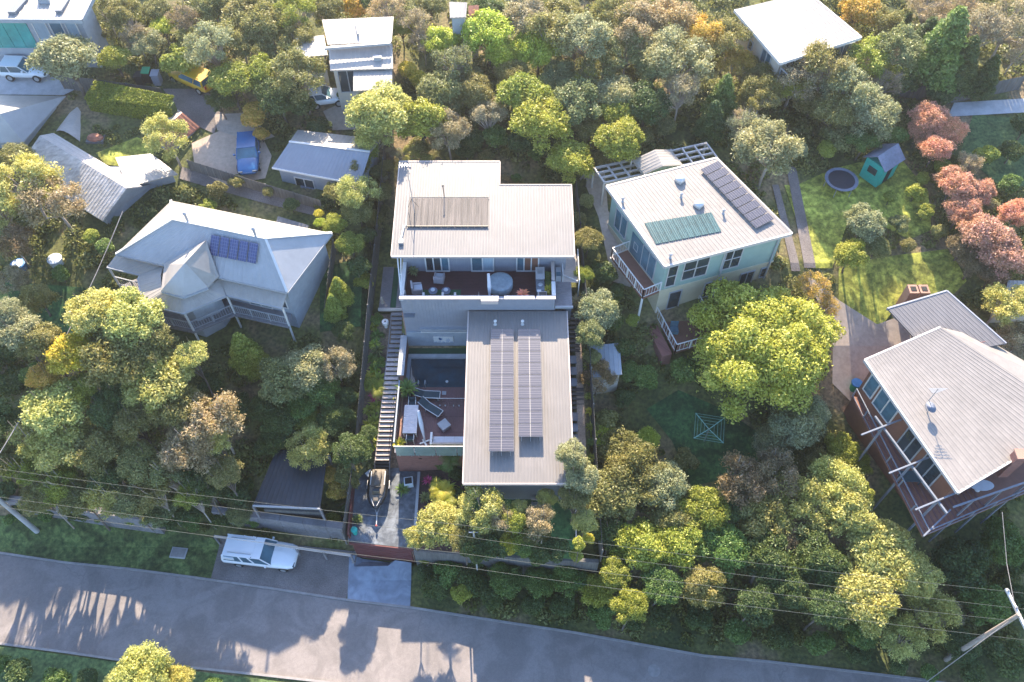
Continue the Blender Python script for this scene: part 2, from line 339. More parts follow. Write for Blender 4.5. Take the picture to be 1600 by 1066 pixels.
def W(px, py, z=0): return P(px, py, z)
up_edge = [(-260,830),(0,866),(100,881),(200,891),(300,904),(420,921),(545,940),(645,952),(800,976),(900,991),(1000,1009),(1100,1027),(1200,1036),(1320,1050),(1440,1064),(1700,1105)]
lo_edge = [(-260,975),(0,1004),(100,1017),(190,1030),(400,1052),(560,1070),(800,1110),(1200,1180),(1700,1260)]
UE = [W(*p, .02) for p in up_edge]; LE = [W(*p, .02) for p in lo_edge]
road = MB().add([(p.x, p.y, .02) for p in UE+LE[::-1]], [tuple(range(len(UE)+len(LE)))[::-1]]).build('road', M['asphalt'])
reg(road, 'curving grey asphalt street across the bottom, streaked with tree shadows', kind='structure')
EXCL.append([(p.x, p.y) for p in UE+LE[::-1]])
k = MB()
for E_, sgn in ((UE, 1), (LE, -1)):
    for a, b in zip(E_[:-1], E_[1:]):
        for t0 in range(4):
            pa = a.lerp(b, t0/4); pb = a.lerp(b, (t0+1)/4); k.bar(pa+Vector((0, .08*sgn, .03)), pb+Vector((0, .08*sgn, .03)), .15, .14)
reg(k.build('kerb', M['kerb']), 'low concrete kerbs edging both sides of the asphalt street', kind='structure')
MBm = MB().lathe(W(1022,1048,.024), [(.42,0),(.42,.012)], 20).build('manhole_cover', M['kerb']); reg(MBm, 'round pale manhole cover set in the asphalt at the lower right', 'manhole cover')
drape('grass_verge', [(-200,775),(0,806),(120,812),(250,822),(345,845),(350,905),(300,901),(200,888),(100,878),(0,862),(-200,838)], M['verge'], .06, 'mown green verge between the street and the left gardens')
drape('gravel_parking_bay', [(345,838),(560,862),(541,936),(420,918),(330,904)], M['gravel'], .07, 'grey gravel parking bay under the white utility vehicle')
drape('apron_driveway', [(546,868),(643,880),(641,951),(543,938)], M['concrete_b'], .09, 'smooth blue grey concrete apron in front of the red garage door')
drape('lower_verge', [(-200,990),(0,1010),(190,1036),(400,1060),(560,1085),(300,1150),(-200,1150)], M['veg'], .04, 'weedy green verge along the bottom left of the street', excl=False)
drape('right_lawn', [(1245,290),(1300,265),(1400,240),(1450,300),(1455,360),(1420,375),(1330,330),(1300,420),(1270,420),(1225,290)], M['lawn'], .06, 'sunny lawn around the trampoline and the teal cubby house')
drape('orchard_lawn', [(1310,420),(1380,402),(1480,390),(1510,440),(1480,470),(1400,480),(1370,520),(1310,470)], M['lawn'], .06, 'bright lawn below the pink flowering trees with a tree shadow on it')
drape('tan_driveway', [(1255,425),(1310,470),(1370,508),(1420,490),(1450,560),(1340,640),(1300,600),(1300,520)], M['tan_paving'], .09, 'tan paved driveway beside the right hand house garage')
drape('wheel_track', [(1228,262),(1243,262),(1274,420),(1256,420)], M['gravel'], .10, 'grey wheel track across the lawn beside the green house')
drape('wheel_track', [(1206,290),(1216,290),(1250,425),(1236,425)], M['gravel'], .10, 'narrow grey wheel track nearer the green house wall')
drape('back_road', [(1490,162),(1700,150),(1700,172),(1480,184)], M['concrete'], .10, 'pale lane at the top right edge behind the pink trees')
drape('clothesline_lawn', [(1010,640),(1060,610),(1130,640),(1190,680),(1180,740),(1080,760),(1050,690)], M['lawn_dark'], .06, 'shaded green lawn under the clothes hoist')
drape('sandy_yard', [(300,225),(345,205),(410,215),(425,245),(415,280),(350,290),(305,265)], M['sandy'], .09, 'bare sandy yard where the blue car is parked')
drape('gravel_drive', [(255,140),(320,140),(350,170),(335,210),(290,190)], M['gravel'], .08, 'gravel drive beside the terracotta shed')
drape('gravel_drive', [(335,180),(380,178),(430,215),(400,225),(340,205)], M['tan_paving'], .10, 'paved drive leading down to the sandy yard')
drape('concrete_forecourt', [(-100,100),(45,102),(120,140),(100,150),(-100,150)], M['concrete'], .08, 'blue grey concrete forecourt under the white hatchback')
drape('paved_drive', [(505,175),(560,150),(600,160),(600,200),(520,205)], M['tan_paving'], .08, 'tan drive below the white flat roofed house')
drape('shed_lawn', [(150,240),(215,215),(240,230),(240,250),(200,262),(165,258)], M['lawn'], .06, 'small sunny lawn between the sheds')
drape('neighbour_path', [(285,262),(420,300),(500,325),(500,340),(400,315),(280,280)], M['gravel'], .08, 'dusty path behind the white hip roofed house')
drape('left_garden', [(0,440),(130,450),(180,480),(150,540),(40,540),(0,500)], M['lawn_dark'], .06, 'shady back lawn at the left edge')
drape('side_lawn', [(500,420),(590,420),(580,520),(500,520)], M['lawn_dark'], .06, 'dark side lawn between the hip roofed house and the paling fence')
drape('side_drive', [(905,280),(945,270),(950,330),(990,400),(985,450),(955,440),(935,340)], M['tan_paving'], .08, 'tan concrete side path of the green house')
drape('garden_patch', [(1520,180),(1650,190),(1650,300),(1560,290),(1500,240)], M['veg'], .06, 'green vegetable garden by the lane at the top right')
# ---------------- foliage prototypes ----------------
def mesh_np(name, V, F4, tint_v, mats, core=None):
    me = bpy.data.meshes.new(name); nv = len(V); nf = len(F4)
    me.vertices.add(nv); me.vertices.foreach_set('co', V.astype(np.float32).ravel())
    me.loops.add(nf*4); me.loops.foreach_set('vertex_index', F4.astype(np.int32).ravel())
    me.polygons.add(nf); me.polygons.foreach_set('loop_start', np.arange(0, nf*4, 4, dtype=np.int32))
    me.polygons.foreach_set('loop_total', np.full(nf, 4, dtype=np.int32))
    a = me.attributes.new('tint', 'FLOAT', 'POINT'); a.data.foreach_set('value', tint_v.astype(np.float32))
    me.materials.append(mats); me.update(calc_edges=True); me.validate(); return me
def leaves(C, Nrm, size, rng, tint, elong=1.5, flop=.9):
    n = len(C); r = rng.normal(size=(n, 3)); nn = Nrm+r*flop; nn /= np.linalg.norm(nn, axis=1)[:, None]+1e-9
    t = np.cross(nn, rng.normal(size=(n, 3))); t /= np.linalg.norm(t, axis=1)[:, None]+1e-9; b = np.cross(nn, t)
    s = (size*rng.uniform(.6, 1.35, n))[:, None]
    V = np.stack([C-t*s*elong*.5, C+b*s*.42+nn*s*.12, C+t*s*elong*.5, C-b*s*.42+nn*s*.12], 1).reshape(-1, 3)
    F = np.arange(n*4).reshape(-1, 4); return V, F, np.repeat(tint, 4)
def sph(n, rng):
    v = rng.normal(size=(n, 3)); return v/np.linalg.norm(v, axis=1)[:, None]
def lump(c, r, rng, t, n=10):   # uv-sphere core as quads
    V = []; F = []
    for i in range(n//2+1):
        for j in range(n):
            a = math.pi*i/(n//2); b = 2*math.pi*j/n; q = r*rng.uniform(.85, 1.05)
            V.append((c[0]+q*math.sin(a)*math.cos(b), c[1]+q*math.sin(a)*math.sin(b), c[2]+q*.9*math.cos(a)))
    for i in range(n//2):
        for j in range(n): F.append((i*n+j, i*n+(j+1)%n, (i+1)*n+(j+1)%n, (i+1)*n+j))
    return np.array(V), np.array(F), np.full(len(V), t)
def crown(name, lobes, nleaf, size, seed, elong=1.5, up=.15, shell=.16, core=.72, flop=.9):
    rng = np.random.default_rng(seed); Vs = []; Fs = []; Ts = []; off = 0
    A = np.array([r*r for *_, r in lobes]); cnt = np.maximum(8, (A/A.sum()*nleaf)).astype(int)
    C = np.array([l[:3] for l in lobes]); R = np.array([l[3] for l in lobes])
    for i, l in enumerate(lobes):
        d = sph(int(cnt[i]*1.6), rng); d[:, 2] = np.where(d[:, 2] < -.35, -d[:, 2]*rng.uniform(.2, 1, len(d)), d[:, 2]); d /= np.linalg.norm(d, axis=1)[:, None]
        # sub clumps: push in/out with low freq noise
        ph = rng.uniform(0, 6, 6); fr = 4.5
        bmp = (np.sin(d[:, 0]*fr+ph[0])*np.sin(d[:, 1]*fr+ph[1])+np.sin(d[:, 2]*fr+ph[2])*np.cos(d[:, 0]*fr*.7+ph[3]))*.09
        rr = R[i]*(1+bmp+rng.normal(0, shell*.45, len(d))); p = C[i]+d*rr[:, None]
        keep = np.ones(len(p), bool)
        for j in range(len(lobes)):
            if j != i: keep &= np.linalg.norm(p-C[j], axis=1) > R[j]*.82
        p = p[keep][:cnt[i]]; d = d[keep][:cnt[i]]
        lt = rng.uniform(-.12, .12)
        ti = np.clip(rng.normal(.5+lt, .22, len(p)), 0, 1)
        V, F, T = leaves(p, d+np.array([0, 0, up]), size, rng, ti, elong, flop); Vs.append(V); Fs.append(F+off); Ts.append(T); off += len(V)
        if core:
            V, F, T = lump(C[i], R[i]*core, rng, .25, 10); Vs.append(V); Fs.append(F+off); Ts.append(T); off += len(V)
    return mesh_np(name, np.concatenate(Vs), np.concatenate(Fs), np.concatenate(Ts), FOL)
def dome_lobes(rng, n, rl, flat=.75, spread=.72):
    out = [(0, 0, .05, .55)]
    for i in range(n):
        a = rng.uniform(0, 6.28); u = math.sqrt(rng.uniform(.02, 1)); rr = spread*u
        z = flat*math.sqrt(max(0, 1-u*u))*.75+rng.uniform(-.25, .12)
        out.append((rr*math.cos(a), rr*math.sin(a), z, rl*rng.uniform(.7, 1.3)))
    return out
def limbs(name, tips, base_z, r0, mat_, rng):
    mb = MB()
    fork = Vector((rng.uniform(-.08, .08), rng.uniform(-.08, .08), base_z*.45))
    mb.tube([(0, 0, base_z), Vector((0, 0, base_z)).lerp(fork, .5)+Vector((.02, .01, 0)), fork], [r0, r0*.8, r0*.68], 7)
    for t in tips:
        t = Vector(t[:3]); mid = fork.lerp(t, .5)+Vector((rng.uniform(-.06, .06), rng.uniform(-.06, .06), .08))
        mb.tube([fork, mid, t], [r0*.5, r0*.3, r0*.1], 5)
    m = bpy.data.meshes.new(name); m.from_pydata(mb.v, [], mb.f); m.materials.append(mat_); m.polygons.foreach_set('use_smooth', [True]*len(m.polygons)); return m
PROTO = {}
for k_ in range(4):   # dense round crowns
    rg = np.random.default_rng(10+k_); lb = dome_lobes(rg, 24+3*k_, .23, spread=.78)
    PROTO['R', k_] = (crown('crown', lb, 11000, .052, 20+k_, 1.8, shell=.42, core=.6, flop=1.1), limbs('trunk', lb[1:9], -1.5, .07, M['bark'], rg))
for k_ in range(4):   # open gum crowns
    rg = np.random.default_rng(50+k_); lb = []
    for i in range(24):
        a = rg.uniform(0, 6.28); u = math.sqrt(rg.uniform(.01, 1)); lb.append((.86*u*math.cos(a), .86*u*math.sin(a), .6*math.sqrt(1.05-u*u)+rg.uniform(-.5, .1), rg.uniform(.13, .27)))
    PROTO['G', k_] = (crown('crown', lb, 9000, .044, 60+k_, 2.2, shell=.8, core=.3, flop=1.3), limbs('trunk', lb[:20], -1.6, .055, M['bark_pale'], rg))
for k_ in range(3):   # twiggy sparse
    rg = np.random.default_rng(80+k_); lb = []
    for i in range(30):
        a = rg.uniform(0, 6.28); u = math.sqrt(rg.uniform(.01, 1)); lb.append((.9*u*math.cos(a), .9*u*math.sin(a), .7*math.sqrt(1.05-u*u)+rg.uniform(-.5, .1), rg.uniform(.12, .22)))
    tips = lb
    mb_ = MB(); fk = Vector((0, 0, -.6)); mb_.tube([(0,0,-1.5), (0.03,0,-1), fk], [.05,.045,.04], 6)
    for l in lb:
        t = Vector(l[:3]); mid = fk.lerp(t, .5)+Vector((rg.uniform(-.1,.1), rg.uniform(-.1,.1), .1)); mb_.tube([fk, mid, t], [.026,.017,.007], 4)
        for q in range(7):
            e = t+Vector(rg.normal(0, .16, 3).tolist()); s0 = mid.lerp(t, rg.uniform(.2, 1)); mb_.tube([s0, s0.lerp(e, .5)+Vector((0,0,.03)), e], [.009,.006,.003], 3)
    tm = bpy.data.meshes.new('trunk'); tm.from_pydata(mb_.v, [], mb_.f); tm.materials.append(M['bark_pale'])
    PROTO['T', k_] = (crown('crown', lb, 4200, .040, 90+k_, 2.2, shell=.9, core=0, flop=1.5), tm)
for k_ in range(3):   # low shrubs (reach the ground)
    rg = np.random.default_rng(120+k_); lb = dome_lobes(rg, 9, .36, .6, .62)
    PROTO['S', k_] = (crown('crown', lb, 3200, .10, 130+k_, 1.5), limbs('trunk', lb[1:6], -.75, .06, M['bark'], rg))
for k_ in range(2):   # conifers: tiers of drooping sprays
    rg = np.random.default_rng(150+k_); lb = []
    for i in range(46):
        t = (i/46); rr = .95*(1-t)**.8; a = i*2.4+rg.uniform(-.3, .3); lb.append((rr*.72*math.cos(a), rr*.72*math.sin(a), -1+t*2.5, .15+.17*(1-t)))
    lb.append((0,0,1.5,.12)); lb += [(0,0,-.7+.42*i,.55-.09*i) for i in range(5)]
    PROTO['C', k_] = (crown('crown', lb, 9000, .062, 160+k_, 1.8, up=.5), limbs('trunk', [(0,0,1.3)], -1.7, .06, M['bark'], rg))
# palms / spiky rosettes
def rosette(name, n, L, wd, droop, seed, up0=.2, up1=1.3, stem=0):
    rng = np.random.default_rng(seed); V = []; F = []; T = []
    for i in range(n):
        a = i*2.39996+rng.uniform(-.2, .2); e = up0+(up1-up0)*rng.uniform(0, 1); l = L*rng.uniform(.7, 1.1); ti = rng.uniform(.2, .9); pv = None; seg = 5
        d = np.array([math.cos(a), math.sin(a), 0]); sd = np.array([-math.sin(a), math.cos(a), 0]); p = np.array([0, 0, stem]); q = e
        rows = []
        for s in range(seg+1):
            w_ = wd*math.sin(math.pi*(.12+.88*s/seg)**.8)*.5+wd*.03
            rows.append((p-sd*w_, p+np.array([0, 0, -w_*.4]), p+sd*w_))
            p = p+(d*math.cos(q)+np.array([0, 0, math.sin(q)]))*l/seg; q -= droop/seg
        b0 = len(V)
        for r in rows: V += list(r); T += [ti]*3
        for s in range(seg):
            o = b0+s*3; F += [(o, o+1, o+4, o+3), (o+1, o+2, o+5, o+4)]
    return mesh_np(name, np.array(V), np.array(F), np.array(T), FOL)
def frondpalm(name, n, L, seed, stem=1.2):
    rng = np.random.default_rng(seed); V = []; F = []; T = []
    for i in range(n):
        a = i*2.39996+rng.uniform(-.2, .2); q = rng.uniform(.1, 1.2); l = L*rng.uniform(.8, 1.1); ti = rng.uniform(.2, .9)
        d = np.array([math.cos(a), math.sin(a), 0]); sd = np.array([-math.sin(a), math.cos(a), 0]); p = np.array([0, 0, stem]); seg = 16
        for s in range(seg):
            st = (d*math.cos(q)+np.array([0, 0, math.sin(q)]))*l/seg; t = s/seg; ll = l*.34*math.sin(math.pi*(.1+.85*t))
            for sg in (-1, 1):
                tip = p+sd*sg*ll+st*2.2+np.array([0, 0, -.25*ll]); b0 = len(V)
                V += [p, p+st*.55, tip, tip-st*.15]; T += [ti]*4; F.append((b0, b0+1, b0+2, b0+3))
            p = p+st; q -= 1.5/seg
    return mesh_np(name, np.array(V), np.array(F), np.array(T), FOL)
PROTO['Y', 0] = rosette('leaves', 46, 1, .17, .9, 1); PROTO['Y', 1] = rosette('leaves', 40, 1, .22, 1.3, 2); PROTO['Y', 2] = rosette('leaves', 30, 1, .32, 1.5, 3)
PROTO['F', 0] = frondpalm('fronds', 16, 1, 4, .5)
LC = {'ol': (0.263,0.259,0.084), 'yg': (0.314,0.356,0.058), 'li': (0.403,0.497,0.063), 'dk': (0.095,0.146,0.044), 'gg': (0.224,0.254,0.105), 'br': (0.291,0.227,0.116),
 'pk': (.60,.35,.23), 'sv': (0.347,0.362,0.189), 'tn': (0.392,0.335,0.189), 'go': (0.515,0.389,0.074), 'py': (0.448,0.454,0.137), 'mg': (0.146,0.238,0.058), 'rd': (0.560,0.065,0.231), 'or': (0.840,0.324,0.168), 'fy': (0.538,0.497,0.053)}
LN = {'ol': 'olive', 'yg': 'yellow green', 'li': 'lime green', 'dk': 'dark green', 'gg': 'grey green', 'br': 'bronze brown', 'pk': 'salmon pink',
      'sv': 'silvery', 'tn': 'tan grey', 'go': 'golden', 'py': 'pale yellow', 'mg': 'mid green', 'rd': 'magenta', 'or': 'orange red', 'fy': 'bright yellow'}
KN = {'R': ('leafy_tree', 'round crowned tree', 'tree'), 'G': ('gum_tree', 'open gum', 'tree'), 'T': ('twiggy_tree', 'twiggy tree', 'tree'),
      'S': ('shrub', 'bushy shrub', 'shrub'), 'C': ('conifer', 'conifer', 'tree')}
LM = [((758,330), 'the ribbed grey upper roof'), ((810,620), 'the two array solar roof'), ((350,400), 'the white hip roofed house'), ((1095,320), 'the pale green house'),
      ((1500,640), 'the large cream roof at right'), ((555,75), 'the white flat roofed house'), ((1240,60), 'the pale top right house'), ((170,270), 'the long weathered shed'),
      ((70,40), 'the teal glazed house'), ((268,190), 'the terracotta roofed shed'), ((510,250), 'the grey gabled garage'), ((1310,290), 'the trampoline'), ((1368,255), 'the teal cubby house'),
      ((1100,690), 'the clothes hoist'), ((410,868), 'the white utility vehicle'), ((455,755), 'the black carport roof'), ((200,145), 'the clipped hedge'), ((1190,540), 'the big lime green tree'),
      ((590,900), 'the concrete apron'), ((600,620), 'the long garden stairs'), ((1540,180), 'the lane at the top right'), ((1590,980), 'the right hand power pole'), ((30,810), 'the left hand power pole'),
      ((600,790), 'the slate terrace'), ((1520,350), 'the salmon pink trees'), ((1400,740), 'the dark timber deck'), ((1450,490), 'the open brick garage')]
TREES = []
def tree(px, py, rpx, T='R', c='ol', h=None, label=None, zoff=None, sq=1.0):
    # crown centre seen at (px,py); find the ground below it
    z = 9.
    for _ in range(30):
        p = P(px, py, z); D = p.y*C_+(CAMZ-z)*S_; r = rpx*D/FP
        hh = h if h else {'R': 1.15, 'G': 1.45, 'T': 1.4, 'S': .62, 'C': 1.1}[T]*r+.4
        z = .5*z+.5*(g(p.x, p.y)+hh)
    p = P(px, py, z); base = g(p.x, p.y); hh = z-base
    nv = {'R': 4, 'G': 4, 'T': 3, 'S': 3, 'C': 2}[T]; v = rnd.randrange(nv); cm, tm = PROTO[T, v]
    nm, kn, cat = KN[T]; root = bpy.data.objects.new(nm, None); COL.objects.link(root); root.location = (p.x, p.y, base); root.rotation_euler = (0, 0, rnd.uniform(0, 6.28))
    root.empty_display_size = .3
    zs = sq*rnd.uniform(.9, 1.1)*(.92 if T != 'S' else .85)
    co = bpy.data.objects.new('crown', cm); COL.objects.link(co); co.parent = root; co.location = (0, 0, hh); co.scale = (r, r, r*zs)
    col = LC[c]; j = rnd.uniform(.88, 1.12); k2 = rnd.uniform(.94, 1.06); co.color = (col[0]*j*k2, col[1]*j, col[2]*j/k2, 1)
    to = bpy.data.objects.new('trunk', tm); COL.objects.link(to); to.parent = root; to.location = (0, 0, hh)
    bz = {'R': 1.5, 'G': 1.6, 'T': 1.5, 'S': .75, 'C': 1.7}[T]; to.scale = (r, r, (hh+.25)/bz)
    root['category'] = cat; TREES.append([root, px, py, rpx, kn, LN[c], label]); return root
def label_trees():
    keys = {}
    for t in TREES:
        root, px, py, rp, kn, cn, lab = t
        if lab: root['label'] = lab; continue
        best = sorted(LM, key=lambda l: math.hypot(l[0][0]-px, (l[0][1]-py)*1.2))[0]
        dx, dy = px-best[0][0], py-best[0][1]
        if abs(dx) > abs(dy): rel = 'right of' if dx > 0 else 'left of'
        else: rel = 'below' if dy > 0 else 'above'
        size = 'big ' if rp > 48 else ('small ' if rp < 24 else '')
        keys.setdefault((size+cn+' '+kn, rel, best[1]), []).append((math.hypot(dx, dy), t))
    ordn = ['closest', 'second closest', 'third closest', 'fourth closest', 'fifth closest', 'sixth closest', 'seventh closest', 'eighth closest', 'ninth closest', 'tenth closest']
    for (a, rel, lm), L_ in keys.items():
        L_.sort(key=lambda q: q[0])
        if len(L_) == 1: L_[0][1][0]['label'] = f'{a} {rel} {lm}'
        else:
            for i, (_, t) in enumerate(L_): t[0]['label'] = f'{a} {rel} {lm}, {ordn[min(i, 9)]}'
def rosette_plant(x, y, z, R, T='Y0', c='mg', name='spiky_plant', label=None, cat='plant', group=None, tilt=0):
    root = thing(name, label, cat, (x, y, z), group)
    me = PROTO[T[0], int(T[1])]; o = bpy.data.objects.new('leaves' if T[0] == 'Y' else 'fronds', me); COL.objects.link(o); o.parent = root; o.scale = (R, R, R); o.rotation_euler = (tilt, 0, rnd.uniform(0, 6))
    o.color = (*LC[c], 1); root['_'] = 0; del root['_']
    mb = MB(); top = .5*R if T[0] == 'F' else .06; mb.tube([(x, y, z-(2.2 if T[0] == 'F' else .05)), (x, y, z+top)], [.05*R+.02, .04*R+.015], 6); mb.build('stem', M['bark'], root); return root
def bushy(x, y, z, R, c='yg', label=None, name='leafy_plant', cat='plant', group=None, hs=.8):
    root = thing(name, label, cat, (x, y, z), group); cm, tm = PROTO['S', rnd.randrange(3)]
    co = bpy.data.objects.new('foliage', cm); COL.objects.link(co); co.parent = root; co.location = (0, 0, R*.5); co.scale = (R, R, R*hs); co.rotation_euler = (0, 0, rnd.uniform(0, 6)); co.color = (*LC[c], 1)
    to = bpy.data.objects.new('stem', tm); COL.objects.link(to); to.parent = root; to.location = (0, 0, R*.5); to.scale = (R*.8, R*.8, R*.7)
    return root

rg_ = np.random.default_rng(501); lb_ = [(0,0,.0,.62)]
for i in range(64):
    a = rg_.uniform(0, 6.28); u = math.sqrt(rg_.uniform(.01, 1)); R_ = .97+.13*math.sin(a*3+1)+.10*math.sin(a*7); lb_.append((.84*R_*u*math.cos(a), .84*R_*u*math.sin(a), .62*math.sqrt(max(0, 1-u*u))+rg_.uniform(-.3, .16), rg_.uniform(.10, .20)))
PROTO['BIG'] = (crown('crown', lb_, 46000, .026, 502, 1.6, shell=.3, core=.62, flop=1.0), limbs('trunk', lb_[1:20], -1.3, .05, M['bark'], rg_))
# ---------------- generic building pieces ----------------
def ribbed(mb, a, b, c, d, pitch=.2, hgt=.03, thick=.06):
    if pitch >= .3: hgt = .016; pitch = .3
    """sheet a->b along the eave, d->c along the ridge; ribs run a->d"""
    a, b, c, d = map(Vector, (a, b, c, d)); n = max(2, int(((b-a).length+(c-d).length)/2/pitch)); prof = [(0, 0), (.28, 0), (.4, 1), (.6, 1), (.72, 0)]
    T = [(i+q)/n for i in range(n) for q, _ in prof]+[1.0]; H = [hq*hgt for i in range(n) for _, hq in prof]+[0]
    lo = [a.lerp(b, t)+Vector((0, 0, h)) for t, h in zip(T, H)]; hi = [d.lerp(c, t)+Vector((0, 0, h)) for t, h in zip(T, H)]
    m = len(T); mb.add(lo+hi, [(i, i+1, m+i+1, m+i) for i in range(m-1)])
    dn = Vector((0, 0, -thick)); mb.add([a+dn, b+dn, c+dn, d+dn]+[a, b, c, d], [(3,2,1,0), (0,1,5,4), (1,2,6,5), (2,3,7,6), (3,0,4,7)])
def window(parent, A, B, s0, s1, z0, z1, n=2, fm='white', gm='glass', name='window', fw=.07, out=.05, mid=None):
    """window on the wall line A->B (outside on the right hand)"""
    A = Vector((A[0], A[1], 0)); B = Vector((B[0], B[1], 0)); d = (B-A).normalized(); nrm = Vector((d.y, -d.x, 0)); 
    def pt(s, z, o): return A+d*s+nrm*o+Vector((0, 0, z))
    f = MB(); 
    for z in (z0, z1): f.bar(pt(s0-fw/2, z, out/2), pt(s1+fw/2, z, out/2), out+.04, fw)
    ss = [s0+(s1-s0)*i/n for i in range(n+1)]
    for s in ss: f.bar(pt(s, z0, out/2+.002), pt(s, z1, out/2+.002), fw if abs(d.x) > abs(d.y) else out+.04, out+.04 if abs(d.x) > abs(d.y) else fw)
    if mid: f.bar(pt(s0, mid, out/2), pt(s1, mid, out/2), out+.03, fw*.7)
    fo = f.build(name, M[fm], parent)
    for i in range(n):
        gm_ = gm[i % len(gm)] if isinstance(gm, (list, tuple)) else gm
        MB().add([pt(ss[i]+.02, z0, .015), pt(ss[i+1]-.02, z0, .015), pt(ss[i+1]-.02, z1, .015), pt(ss[i]+.02, z1, .015)], [(0,1,2,3)]).build('pane', M[gm_], fo)
    return fo
def panel_at(parent, O, U, V, w, l, pm, lift=.03, label=None):
    """solar panel: corner O, unit axes U (width) and V (length)"""
    O, U, V = Vector(O), Vector(U).normalized(), Vector(V).normalized(); N_ = U.cross(V).normalized(); N_ = N_ if N_.z > 0 else -N_
    mb = MB(); 
    m = bpy.data.meshes.new('solar_panel')
    vs = [(0,0,0),(w,0,0),(w,l,0),(0,l,0),(0,0,.035),(w,0,.035),(w,l,.035),(0,l,.035)]
    m.from_pydata(vs, [], [(0,3,2,1),(4,5,6,7),(0,1,5,4),(1,2,6,5),(2,3,7,6),(3,0,4,7)]); m.materials.append(M['panel_frame'])
    m.from_pydata if 0 else None
    o = bpy.data.objects.new('solar_panel', m); COL.objects.link(o); o.parent = parent
    e = .014; m2 = bpy.data.meshes.new('cell_sheet'); m2.from_pydata([(e,e,.04),(w-e,e,.04),(w-e,l-e,.04),(e,l-e,.04)], [], [(0,1,2,3)]); m2.materials.append(M[pm])
    c = bpy.data.objects.new('cell_sheet', m2); COL.objects.link(c); c.parent = o
    org = ORG[parent.name] if parent else Vector((0,0,0)); R = Matrix((U, V, N_)).transposed().to_4x4()
    o.matrix_local = Matrix.Translation(O-org+N_*lift) @ R; return o
def railing(parent, pts, h=1.0, mt='white', step=1.3, bal=.16, name='railing', mid=True):
    mb = MB()
    for a, b in zip(pts[:-1], pts[1:]):
        a, b = Vector(a), Vector(b); L_ = (b-a).length; up = Vector((0, 0, h)); mb.bar(a+up, b+up, .07, .06)
        if mid: mb.bar(a+Vector((0,0,.12)), b+Vector((0,0,.12)), .04, .04)
        n = max(1, round(L_/step))
        for i in range(n+1): p = a.lerp(b, i/n); mb.bar(p, p+up, .08, .08)
        if bal:
            k_ = int(L_/bal)
            for i in range(1, k_): p = a.lerp(b, i/k_); mb.bar(p+Vector((0,0,.12)), p+up, .025, .025)
    return mb.build(name, M[mt], parent)
def roofpoly(mb, pts, thick=.12): return mb.prism([Vector(p) for p in pts], thick)
def inset(poly, d):
    """inset a convex polygon (2D) by d"""
    n = len(poly); ar = sum(poly[i][0]*poly[(i+1)%n][1]-poly[(i+1)%n][0]*poly[i][1] for i in range(n)); 
    if ar < 0: poly = poly[::-1]
    out = []
    for i in range(n):
        p0, p1, p2 = Vector(poly[i-1][:2]), Vector(poly[i][:2]), Vector(poly[(i+1)%n][:2])
        e1 = (p1-p0).normalized(); e2 = (p2-p1).normalized(); n1 = Vector((-e1.y, e1.x)); n2 = Vector((-e2.y, e2.x)); b = (n1+n2); b = b/max(.2, b.dot(n1)); out.append(p1+b*d)
    return out

# ================= the property: upper house =================
RZF, RZB = 13.9, 14.6
def rz(y): return RZF+(y-39.31)/(48.14-39.31)*(RZB-RZF)
uh = thing('upper_house', 'large grey clad upper house under a flat ribbed light grey roof with a corner notch', 'house', (-2, 43, 10))
mb = MB(); y0, y1, y2 = 39.31, 45.81, 48.14; x0, xn, x1 = -8.58, -.97, 4.43
ribbed(mb, (x0,y0,rz(y0)), (xn,y0,rz(y0)), (xn,y2,rz(y2)), (x0,y2,rz(y2)), .2, .014)
mb.build('roof', M['roof'], uh)
mb = MB(); ribbed(mb, (xn,y0,rz(y0)), (x1,y0,rz(y0)), (x1,y1,rz(y1)), (xn,y1,rz(y1)), .2, .014); mb.build('roof', M['roof'], uh)
f = MB()
for a, b in (((x0-.03,y0-.04),(x1+.03,y0-.04)), ((x0-.04,y0),(x0-.04,y2)), ((x0-.04,y2+.04),(xn+.04,y2+.04)), ((xn+.045,y1+.05),(xn+.045,y2)), ((xn+.09,y1+.045),(x1+.04,y1+.045)), ((x1+.04,y0),(x1+.04,y1))):
    f.bar((a[0],a[1],rz(a[1])-.06), (b[0],b[1],rz(b[1])-.06), .08, .2)
f.build('fascia', M['pinkcap'], uh)
# walls behind the deck + body
def clad_wall(mb, x0, x1, y, z0, z1, pitch=.28, face=-1):     # vertical board cladding proud ribs on a wall facing -y
    x = x0
    while x < x1: mb.box(x, min(x+.03, x1), y+face*.028, y, z0, z1); x += pitch
mb = MB(); mb.col([(-8,40.15),(3.95,40.15),(3.95,45.4),(-1.4,45.4),(-1.4,47.7),(-8,47.7)], 9.5, 13.75)
clad_wall(mb, -8, 3.95, 40.15, 11.2, 13.7); mb.build('wall', M['clad'], uh)
mb = MB(); mb.box(-7.95, 3.9, 36.78, 40.14, 5.6, 11.05); clad_wall(mb, -7.95, 3.9, 36.78, 9.0, 11.05, .24)
mb.build('lower_wall', M['clad'], uh)
dk = MB(); 
yy = 36.9
while yy < 40.1: dk.box(-7.8, 2.85, yy, yy+.13, 11.06, 11.2); yy += .14
d_ = dk.build('deck_boards', M['deckred'], uh); reg(d_, kind='stuff')
mb = MB(); mb.box(-7.95, 3.05, 36.64, 36.86, 11.05, 12.34); clad_wall(mb, -7.95, 3.05, 36.64, 11.05, 12.34, .24); mb.build('parapet', M['clad'], uh)
MB().box(-8.02, -.95, 36.58, 36.90, 12.34, 12.42).build('parapet_cap', M['pinkcap'], uh); MB().box(-.55, 1.6, 36.58, 36.90, 12.34, 12.42).build('parapet_cap', M['pinkcap'], uh); MB().box(1.75, 3.1, 36.58, 36.90, 12.34, 12.42).build('parapet_cap', M['pinkcap'], uh)
